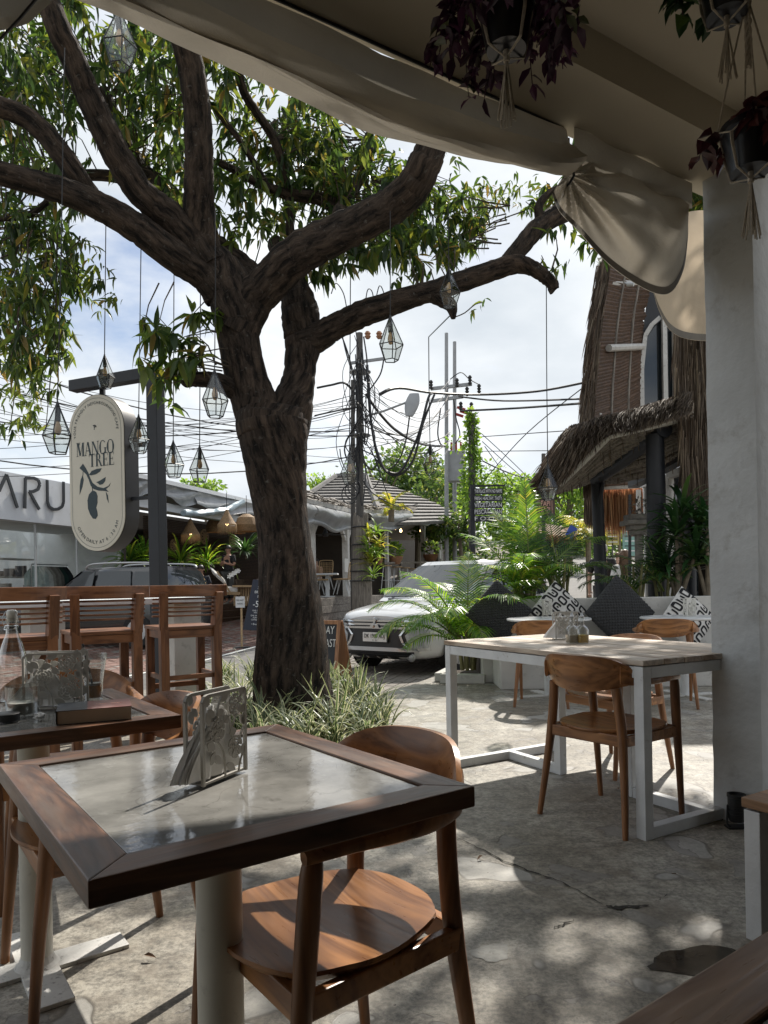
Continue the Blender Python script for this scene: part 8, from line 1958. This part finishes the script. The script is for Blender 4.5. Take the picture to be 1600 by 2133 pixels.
# ================================================================== trees and hedges down the street
def far_tree(px, py, d, rx, rz, label, m, n=1400, seed=0, l=.26, cat='tree', group='trees along the street', name='street_tree', ry=None, blobs=7):
    rq = random.Random(seed); c = W(px, py, d); gz = street_z(c.dot(U))-.05; root = thing(name, label, cat, (c.x, c.y, gz), 0, group)
    g = MB()
    if c.z-gz > rz*.6:
        g.tube(spline([(c.x, c.y, gz), (c.x+.1, c.y, (gz+c.z)/2), (c.x, c.y, c.z)], 4), [.16*max(.4, rx/3)]*9, 8)
        for k in range(6):
            a = rq.random()*6.28; g.tube([(c.x, c.y, c.z-rz*.5), (c.x+rx*.5*math.cos(a), c.y+rx*.5*math.sin(a), c.z+rz*rq.uniform(-.1, .6))], [.07, .03], 6)
    else: g.tube([(c.x, c.y, gz), (c.x, c.y, c.z)], .05, 6)
    g.build('trunk', M_stemb, root, world=True)
    bl = []
    for k in range(blobs):
        while True:
            v = Vector((rq.uniform(-1, 1), rq.uniform(-1, 1), rq.uniform(-.9, 1)))
            if v.length < .95: break
        bl.append((c+Vector((v.x*rx*.72, v.y*(ry or rx)*.72, v.z*rz*.72)), rq.uniform(.30, .52)))
    g = MB()
    for k in range(n):
        bc, br = bl[k % blobs]; v = Vector((rq.gauss(0, 1), rq.gauss(0, 1), rq.gauss(0, 1))).normalized(); rad = br*(rq.random()**.35)*(1+.25*math.sin(v.x*7+v.z*5)); p = bc+Vector((v.x*rx*rad, v.y*(ry or rx)*rad, v.z*rz*rad)); dv = (v+Vector((rq.uniform(-1, 1), rq.uniform(-1, 1), rq.uniform(-.9, .5)))).normalized(); s = Matrix.Rotation(rq.random()*6.28, 3, dv) @ dv.orthogonal().normalized(); L_ = l*(.5+.9*rq.random())
        g.add([p, p+dv*L_*.45+s*L_*.28, p+dv*L_, p+dv*L_*.45-s*L_*.28], [(0, 1, 2, 3)])
    tag(g.build('crown', m, root, world=True), kind='stuff')
far_tree(800, 1005, 40, 3.6, 2.2, 'loose pale green tree behind the cable pole', M_far, 2600, 1, .30, blobs=10)
far_tree(865, 1000, 42, 3.2, 2.0, 'bushy tree below the looping cables', M_far, 2200, 2, .30, blobs=9)
far_tree(910, 1035, 36, 2.4, 1.6, 'darker tree behind the last white posts', M_far, 1600, 3, .26)
far_tree(905, 1100, 38, 2.6, 1.3, 'dark shrubbery right behind the twig covered roof end', M_far, 1500, 13, .26)
far_tree(1080, 1015, 48, 2.6, 1.9, 'bright green tree left of the thatched eave', M_farb, 2000, 4, .30)
far_tree(1060, 1085, 36, 1.8, 1.3, 'bright green bush under the black restaurant boards', M_farb, 1500, 5, .22)
far_tree(1185, 1040, 46, 2.8, 2.4, 'large bright tree between the eave and the straw fringe', M_farb, 2400, 6, .28)
far_tree(1120, 1120, 30, 1.6, .9, 'green bush behind the palms by the small thatched hut', M_far, 1100, 7, .2)
far_tree(1345, 1120, 62, 6, 4.0, 'big tree at the far end of the street', M_far, 2400, 8, .5, blobs=10)
far_tree(1230, 1110, 70, 7, 5.0, 'tall tree mass closing the view up the street', M_far, 2600, 9, .55, blobs=10)
far_tree(1205, 1020, 75, 6, 3.6, 'rounded far tree behind the straw fringe', M_farb, 2000, 10, .55)
far_tree(665, 1010, 60, 2.0, 1.2, 'small tree top over the roof right of the trunk', M_farb, 700, 11, .3)
far_tree(425, 1012, 44, 1.6, .5, 'tree top just above the white roof edge', M_farb, 500, 12, .25)
far_tree(985, 1150, 33, 1.6, 1.4, 'dark bush below the black restaurant boards post', M_far, 1100, 14, .22)
far_tree(955, 1095, 30, 1.5, 1.2, 'mixed green bush left of the restaurant boards', M_far, 1100, 15, .22)
def fan_leaf(mb, c, d, r, rr, n=17):
    d = d.normalized(); s = d.cross(Vector((0, 0, 1))).normalized(); u = s.cross(d)
    for k in range(n):
        a = (-1+2*k/(n-1))*1.9; v = (d*math.cos(a)+s*math.sin(a)).normalized(); w = r*.06; pv = (d*-math.sin(a)+s*math.cos(a))*w; m_ = c+v*r*.6; t = c+v*r+Vector((0, 0, -r*.22)); mb.add([c, m_-pv, t, m_+pv], [(0, 1, 2, 3)])
def fan_palm(px, py, d, r, label, m, n, seed):
    rq = random.Random(seed); c = W(px, py, d); gz = street_z(c.dot(U)); root = thing('fan_palm', label, 'palm', (c.x, c.y, gz), 0, 'palms along the street'); g = MB(); g.tube([(c.x, c.y, gz), c], .09, 8); g.build('trunk', M_stemb, root, world=True)
    for k in range(n):
        a = 2*PI*k/n+rq.random()*.5; dv = Vector((math.cos(a), math.sin(a), rq.uniform(-.35, .9))); e = c+dv.normalized()*r*.8; g = MB(); g.tube([c, e], .012, 4); fan_leaf(g, e, dv+Vector((0, 0, -.3)), r, rq); g.build('frond', m, root, world=True)
fan_palm(935, 1040, 41, 1.3, 'grey-green fan palm left of the restaurant boards', M_far, 12, 1); fan_palm(962, 1052, 40, 1.2, 'drooping fan palm in front of the boards post', M_palmd, 11, 2)
def far_palm(px, py, d, l, label, m, n, seed):
    c = W(px, py, d); gz = street_z(c.dot(U)) if l > 1 else c.z-.4; root = thing('feather_palm', label, 'palm', (c.x, c.y, gz), 0, 'palms along the street'); g = MB(); g.tube([(c.x, c.y, gz), c], .10, 8); g.build('trunk', M_stemb, root, world=True); rq = random.Random(seed)
    for k in range(n): g = MB(); frond(g, (c.x, c.y, c.z), 2*PI*k/n+rq.random()*.4, R(rq.uniform(15, 75)), l*(.8+.3*rq.random()), 1.6, 16, l*.28, .03, rq); g.build('frond', [M_rib, m], root, world=True)
far_palm(1225, 1118, 26, 1.7, 'yellowing feather palm left of the thin black post', M_yel, 14, 3); far_palm(815, 1062, 24, .9, 'yellow-green palm tuft on the restaurant roof edge', M_yel, 9, 4); far_palm(1290, 1105, 45, 2.0, 'yellow far palm under the straw fringe', M_yel, 12, 5)
# small thatched hut roof behind the palms
ht = thing('thatched_hut', 'low thatched hut with bundled straw brackets up the street', 'building', W(1150, 1120, 28))
g = MB(); r0, r1 = [W(1100, 1085, 28), W(1205, 1102, 27)], [W(1085, 1110, 26.5), W(1200, 1122, 25.5)]; g.grid([r0, r1]); g.grid([r1, [p-Vector((0, 0, .14)) for p in r1]]); g.build('roof', M_shbr if 'M_shbr' in globals() else mat('hut_thatch', (.20, .13, .09), .9, .4, 8, .6, 40), ht, world=True)
g = MB()
for k in range(500): p = r1[0].lerp(r1[1], rr.random())+Vector((0, .3*rr.random(), .05)); strands(g, p, Vector((rr.uniform(-.2, .2), -.5, -.5)).normalized(), .3, .02, rr)
tag(g.build('roof_straw', M_straw, ht, world=True), kind='stuff')
for px in (1113, 1133, 1156, 1180):
    g = MB(); c = W(px, 1140, 26.2)
    for k in range(5): g.tube([c, c+Vector(((k-2)*.07, 0, .45))], .025, 5)
    g.build('straw_bracket', M_straw, ht, world=True); MB().bar(c, c-Vector((0, 0, 1.6)), .09, .09).build('post', M_bamboo2, ht, world=True)
g = MB(); wall_box(g, W(1088, 1150, 28.5), W(1205, 1150, 27.5), W(1100, 1150, 28).z, W(1100, 1112, 28).z, .1, Vector((0, 1, 0))); g.build('wall', M_dark, ht, world=True)  # low dark board standing in for the shade under the hut roof
g = MB(); c = W(1190, 1108, 25); g.box(c, (.28, .05, .42), (0, .5, 0)); tag(g.build('blue_flag', mat('blue_panel', (.02, .06, .32), .5, .1, 5)), 'small blue tilted panel at the thatched hut eave', 'panel')
# street signs at the far end
for (px, py, d, w_, h_, m, lab) in ((1312, 1128, 34, .34, .62, mat('green_sheet', (.20, .36, .32), .6, .15, 9), 'pale green upright notice board up the street'), (1276, 1118, 40, .36, .42, mat('yellow_sheet', (.40, .36, .10), .6, .2, 9), 'small yellow green notice board at the far road end')):
    b = on_street(px, d); root = thing('notice_board', lab, 'notice board', b); p = W(px, py, d); MB().box(p, (w_*2, .06, h_*2.2)).build('panel', m, root, world=True); MB().bar(b, p, .06, .06).build('post', M_pole, root, world=True)
    for k in range(5): MB().box(p+Vector((0, -.035, h_*.8-k*h_*.38)), (w_*1.5, .006, .05)).build('print_line', M_letter if k % 2 else M_whiteletter, root, world=True)

# ================================================================== people
def person(p, rz, label, pose, shirt, trousers, hair, skin, cap=None, longhair=False, scale=1.0, skirt=None):
    """pose: dict of joint positions (x right, y forward, z up) in metres for a 1.75 m figure; one skinned body, clothes as further skins"""
    root = thing('person', label, 'person', p, rz); root.scale = (scale,)*3
    J = pose
    def skin_mesh(name, chain, m, sub=1):
        vs, es, rd = [], [], []; idx = {}
        for (a, b) in chain:
            for (nm, pos, r) in (a, b):
                if nm not in idx: idx[nm] = len(vs); vs.append(pos); rd.append(r)
            es.append((idx[a[0]], idx[b[0]]))
        me = bpy.data.meshes.new(name); me.from_pydata(vs, es, []); me.materials.append(m)
        o = link(name, me, root); md = o.modifiers.new('skin', 'SKIN'); 
        if not me.skin_vertices: 
            bm = bmesh.new(); bm.from_mesh(me); bm.verts.layers.skin.verify(); bm.to_mesh(me); bm.free()
        for i, sv in enumerate(me.skin_vertices[0].data): sv.radius = rd[i] if hasattr(rd[i], '__len__') else (rd[i], rd[i]); sv.use_root = (i == 0)
        md.use_smooth_shade = True; s = o.modifiers.new('sub', 'SUBSURF'); s.levels = 1; s.render_levels = sub; return o
    def n(k, r): return (k, J[k], r)
    ch = [(n('pelvis', (.15, .11)), n('waist', (.135, .10))), (n('waist', (.135, .10)), n('chest', (.165, .115))), (n('chest', (.165, .115)), n('neck', (.055, .055))), (n('neck', (.055, .055)), n('jaw', (.062, .07))), (n('jaw', (.062, .07)), n('head', (.078, .092))), (n('head', (.078, .092)), n('crown', (.055, .06)))]
    for s in 'lr':
        ch += [(n('chest', (.165, .115)), n('sh'+s, .06)), (n('sh'+s, .06), n('el'+s, .042)), (n('el'+s, .042), n('wr'+s, .028)), (n('wr'+s, .028), n('ha'+s, (.032, .02))), (n('pelvis', (.15, .11)), n('hip'+s, .085)), (n('hip'+s, .085), n('kn'+s, .056)), (n('kn'+s, .056), n('an'+s, .038)), (n('an'+s, .038), n('to'+s, .03))]
    skin_mesh('body', ch, skin, 2)
    k_ = 1.16
    ch = [(('w', J['waist'], (.155, .118)), ('c', J['chest'], (.185, .132))), (('c', J['chest'], (.185, .132)), ('n', tuple(.6*J['neck'][i]+.4*J['chest'][i] for i in range(3)), (.085, .075))), (('p', tuple(.5*J['pelvis'][i]+.5*J['waist'][i] for i in range(3)), (.165, .125)), ('w', J['waist'], (.155, .118)))]
    for s in 'lr': ch += [(('c', J['chest'], 0), ('sh'+s, J['sh'+s], .078)), (('sh'+s, J['sh'+s], .078), ('e'+s, tuple(.25*J['sh'+s][i]+.75*J['el'+s][i] for i in range(3)), .064))]
    skin_mesh('shirt', ch, shirt, 2)
    if skirt: 
        g = MB(); pv = Vector(J['pelvis']); g.lathe((pv.x, pv.y, pv.z), [(.16, .12), (.20, -.1), (.25, -.45), (.28, -.72)], 18); g.build('skirt', skirt, root, smooth=True)
    else:
        ch = [(('p', J['pelvis'], (.165, .125)), ('hl', J['hipl'], .10)), (('p', J['pelvis'], 0), ('hr', J['hipr'], .10)), (('hl', J['hipl'], 0), ('kl', J['knl'], .078)), (('hr', J['hipr'], 0), ('kr', J['knr'], .078)), (('kl', J['knl'], 0), ('al', tuple(.85*J['anl'][i]+.15*J['knl'][i] for i in range(3)), .06)), (('kr', J['knr'], 0), ('ar', tuple(.85*J['anr'][i]+.15*J['knr'][i] for i in range(3)), .06))]
        skin_mesh('trousers', ch, trousers, 2)
    hd = Vector(J['head']); g = MB(); rows = []
    for i in range(8):
        ph = PI*.62*i/7; rows.append([(hd.x+.096*math.sin(ph)*math.cos(a), hd.y-.012+.112*math.sin(ph)*math.sin(a)*(1 if math.sin(a) < 0 else .86), hd.z+.02+.118*math.cos(ph)+(.05 if math.sin(a) > .2 and i > 5 else 0)) for a in [2*PI*k/18 for k in range(18)]])
    g.grid(rows, closed=True); g.build('cap' if cap else 'hair', cap or hair, root, smooth=True)
    if longhair:
        g = MB(); rq = random.Random(3)
        for k in range(90):
            a = PI+PI*rq.random(); x0 = .09*math.cos(a); y0 = .10*math.sin(a); g.add([(hd.x+x0-.01, hd.y+y0, hd.z+.05), (hd.x+x0+.01, hd.y+y0, hd.z+.05), (hd.x+x0*1.35+rq.uniform(-.02, .02), hd.y+y0*1.1-.03, hd.z-.22), (hd.x+x0*1.2+rq.uniform(-.03, .03), hd.y+y0-.05, hd.z-.42-.08*rq.random())], [(0, 1, 2, 3)])
        g.build('long_hair', hair, root)
    g = MB(); fy = hd.y+.090
    for s in (-1, 1):
        g.lathe((hd.x+s*.032, fy-.006, hd.z+.005), [(0, -.006), (.011, 0), (0, .006)], 8); 
    g.build('eyes', M_black, root); g = MB(); g.add([(hd.x-.014, fy, hd.z-.03), (hd.x+.014, fy, hd.z-.03), (hd.x, fy+.026, hd.z-.028), (hd.x, fy-.002, hd.z+.02)], [(0, 1, 2), (0, 2, 3), (1, 3, 2)]); g.build('nose', skin, root)
    MB().box((hd.x, fy-.008, hd.z-.062), (.04, .012, .010)).build('mouth', mat('lips', (.25, .10, .08), .5, .05, 9) if 'lips' not in MATS else MATS['lips'], root)
    for s in (-1, 1): g = MB(); g.lathe((hd.x+s*.078, hd.y, hd.z-.005), [(.008, -.03), (.020, -.01), (.022, .01), (.008, .03)], 8); g.build('ear', skin, root)
    for s in 'lr':
        h = Vector(J['ha'+s]); w = Vector(J['wr'+s]); t = (h-w).normalized(); sd_ = t.cross(Vector((0, 1, .2))).normalized(); g = MB()
        for k in range(4): b = h+sd_*(-.024+.016*k); g.tube([b, b+t*(.03+.008*(k in (1, 2))), b+t*(.052+.012*(k in (1, 2)))+Vector((0, .012, 0))], [.008, .0075, .006], 5)
        b = w+t*.03+sd_*.03; g.tube([b, b+t*.03+sd_*.02, b+t*.05+sd_*.022], [.009, .008, .006], 5); g.build('fingers', skin, root)
    return root
def pose_stand(walk=0., armf=0.):
    J = dict(pelvis=(0, 0, .96), waist=(0, 0, 1.10), chest=(0, 0, 1.33), neck=(0, 0, 1.50), jaw=(0, .02, 1.56), head=(0, .015, 1.64), crown=(0, 0, 1.71))
    for s, k in (('l', -1), ('r', 1)):
        w = walk*k; J['sh'+s] = (k*.185, -.01, 1.42); J['el'+s] = (k*.235, -.02-w*.10, 1.14); J['wr'+s] = (k*.245, .06-w*.18, .90); J['ha'+s] = (k*.243, .08-w*.2, .82)
        J['hip'+s] = (k*.095, 0, .90); J['kn'+s] = (k*.10, .03+w*.12, .50); J['an'+s] = (k*.105, -.02+w*.22, .09); J['to'+s] = (k*.115, .13+w*.24, .035)
    if armf:
        for s, k in (('l', -1), ('r', 1)): J['el'+s] = (k*.24, .02, 1.16); J['wr'+s] = (k*.10, .25, 1.22); J['ha'+s] = (k*.03, .28, 1.25)
    return J
def pose_sit(bend=.1):
    J = dict(pelvis=(0, 0, .50), waist=(0, .02, .64), chest=(0, .06, .86), neck=(0, .08, 1.03), jaw=(0, .11, 1.09), head=(0, .11, 1.17), crown=(0, .09, 1.24))
    for s, k in (('l', -1), ('r', 1)):
        J['sh'+s] = (k*.185, .05, .95); J['el'+s] = (k*.25, .10, .68); J['wr'+s] = (k*.14, .30, .68); J['ha'+s] = (k*.08, .36, .69)
        J['hip'+s] = (k*.095, .04, .48); J['kn'+s] = (k*.12, .45, .48); J['an'+s] = (k*.12, .46, .09); J['to'+s] = (k*.125, .60, .035)
    return J
hu = math.atan2(-U.x, U.y)
def ground_at(px, d, z): p = W(px, CY, d); return Vector((p.x, p.y, z))
person(ground_at(1256, 14.0, street_z(14.6)+.06), hu, 'man in a black shirt and grey cap walking away behind the thin black post', pose_stand(1, 0), M_blacksh, M_denim, M_hair, M_skinp, cap=M_greycap, scale=1.06)
person(ground_at(1303, 13.4, street_z(14.1)+.04), hu, 'woman with long brown hair and orange skirt walking away', pose_stand(-.7, 0), M_whitecl, M_orange, M_hairb, M_skinp, longhair=True, skirt=M_orange, scale=.99)
sp = W(420, 1236, 19.6); person(Vector((sp.x, sp.y, sp.z-.52)), PI+.15, 'seated man in a dark navy shirt at the front of the restaurant', pose_sit(), M_navy, M_denim, M_hair, M_skin)
wp = W(478, 1262, 21.6); person(Vector((wp.x, wp.y, .64)), PI-.5, 'waiter in black standing with a notepad beside the fringed lamps', pose_stand(0, 1), M_blacksh, M_denim, M_hair, M_skin)
bp2 = W(664, 1228, 24.2); person(Vector((bp2.x, bp2.y, PLAT)), PI*.75, 'bare chested seated guest behind the small white table', pose_sit(), M_skinp, M_denim, M_hair, M_skinp)
# motorbike with rider up the street
mp = on_street(1287, 27.5); mbk = thing('motorbike', 'scooter with red tail light riding away up the street', 'motorbike', mp, hu)
for y in (-.62, .62):
    g = MB(); g.lathe((0, y, .28), [(.16, .05), (.27, .05), (.28, 0), (.27, -.05), (.16, -.05)], 20, axis=Matrix.Rotation(PI/2, 3, 'Y')); g.build('wheel', M_tyre, mbk, smooth=True)
g = MB(); rows = []
for (y, w_, z0, z1) in ((-.85, .08, .62, .78), (-.5, .16, .50, .82), (-.1, .17, .42, .80), (.2, .13, .30, .46), (.45, .16, .32, .95), (.62, .12, .55, 1.02)): rows.append([(w_*math.cos(a), y, (z0+z1)/2+(z1-z0)/2*math.sin(a)) for a in [2*PI*k/12 for k in range(12)]])
g.grid(rows, closed=True); g.add(rows[0], [tuple(range(12))]); g.add(rows[-1], [tuple(range(11, -1, -1))]); g.build('fairing', M_redpl, mbk, smooth=True)
MB().box((0, -.35, .84), (.26, .66, .09)).build('saddle', M_black, mbk, bevel=.03); MB().box((0, -.90, .70), (.16, .04, .10)).build('tail_light', M_redpl, mbk); g = MB(); g.tube(spline([(-.36, .40, 1.05), (-.1, .52, 1.02), (.1, .52, 1.02), (.36, .40, 1.05)], 4), .016, 6); g.build('handlebar', M_black, mbk)
J = pose_sit()
for k in list(J): J[k] = (J[k][0], J[k][1]-.35, J[k][2]+.38)
for s, k in (('l', -1), ('r', 1)): J['el'+s] = (k*.28, -.05, 1.10); J['wr'+s] = (k*.33, .28, 1.08); J['ha'+s] = (k*.34, .36, 1.07); J['kn'+s] = (k*.2, .02, .82); J['an'+s] = (k*.2, .08, .42); J['to'+s] = (k*.2, .22, .38)
person(mp, hu, 'scooter rider in a dark shirt seen from behind up the street', J, M_navy, M_denim, M_hairb, M_skinp)

# dry leaves blown onto the terrace floor
rr = random.Random(3); dl = MB(); dl.add(leaf_shape(.07, .013, .012, .006), LF); dm = dl.mesh('fallen_leaf', mat('dry_leaf', (.11, .06, .03), .8, .4, 30))
for px, py in ((1005, 1790), (1290, 1650), (640, 1990), (880, 1600), (905, 1545), (1060, 1490), (1400, 1830), (300, 2000), (1240, 1560)):
    p = G(px, py); o = link('fallen_leaf', dm); o.location = (p.x, p.y, .016); o.rotation_euler = (rr.uniform(-.15, .15), rr.uniform(-.3, .3), rr.random()*6.3); o.scale = (rr.uniform(.35, .6),)*3; tag(o, 'small dry brown leaf lying on the concrete floor', 'leaf', 'dry leaves on the floor')
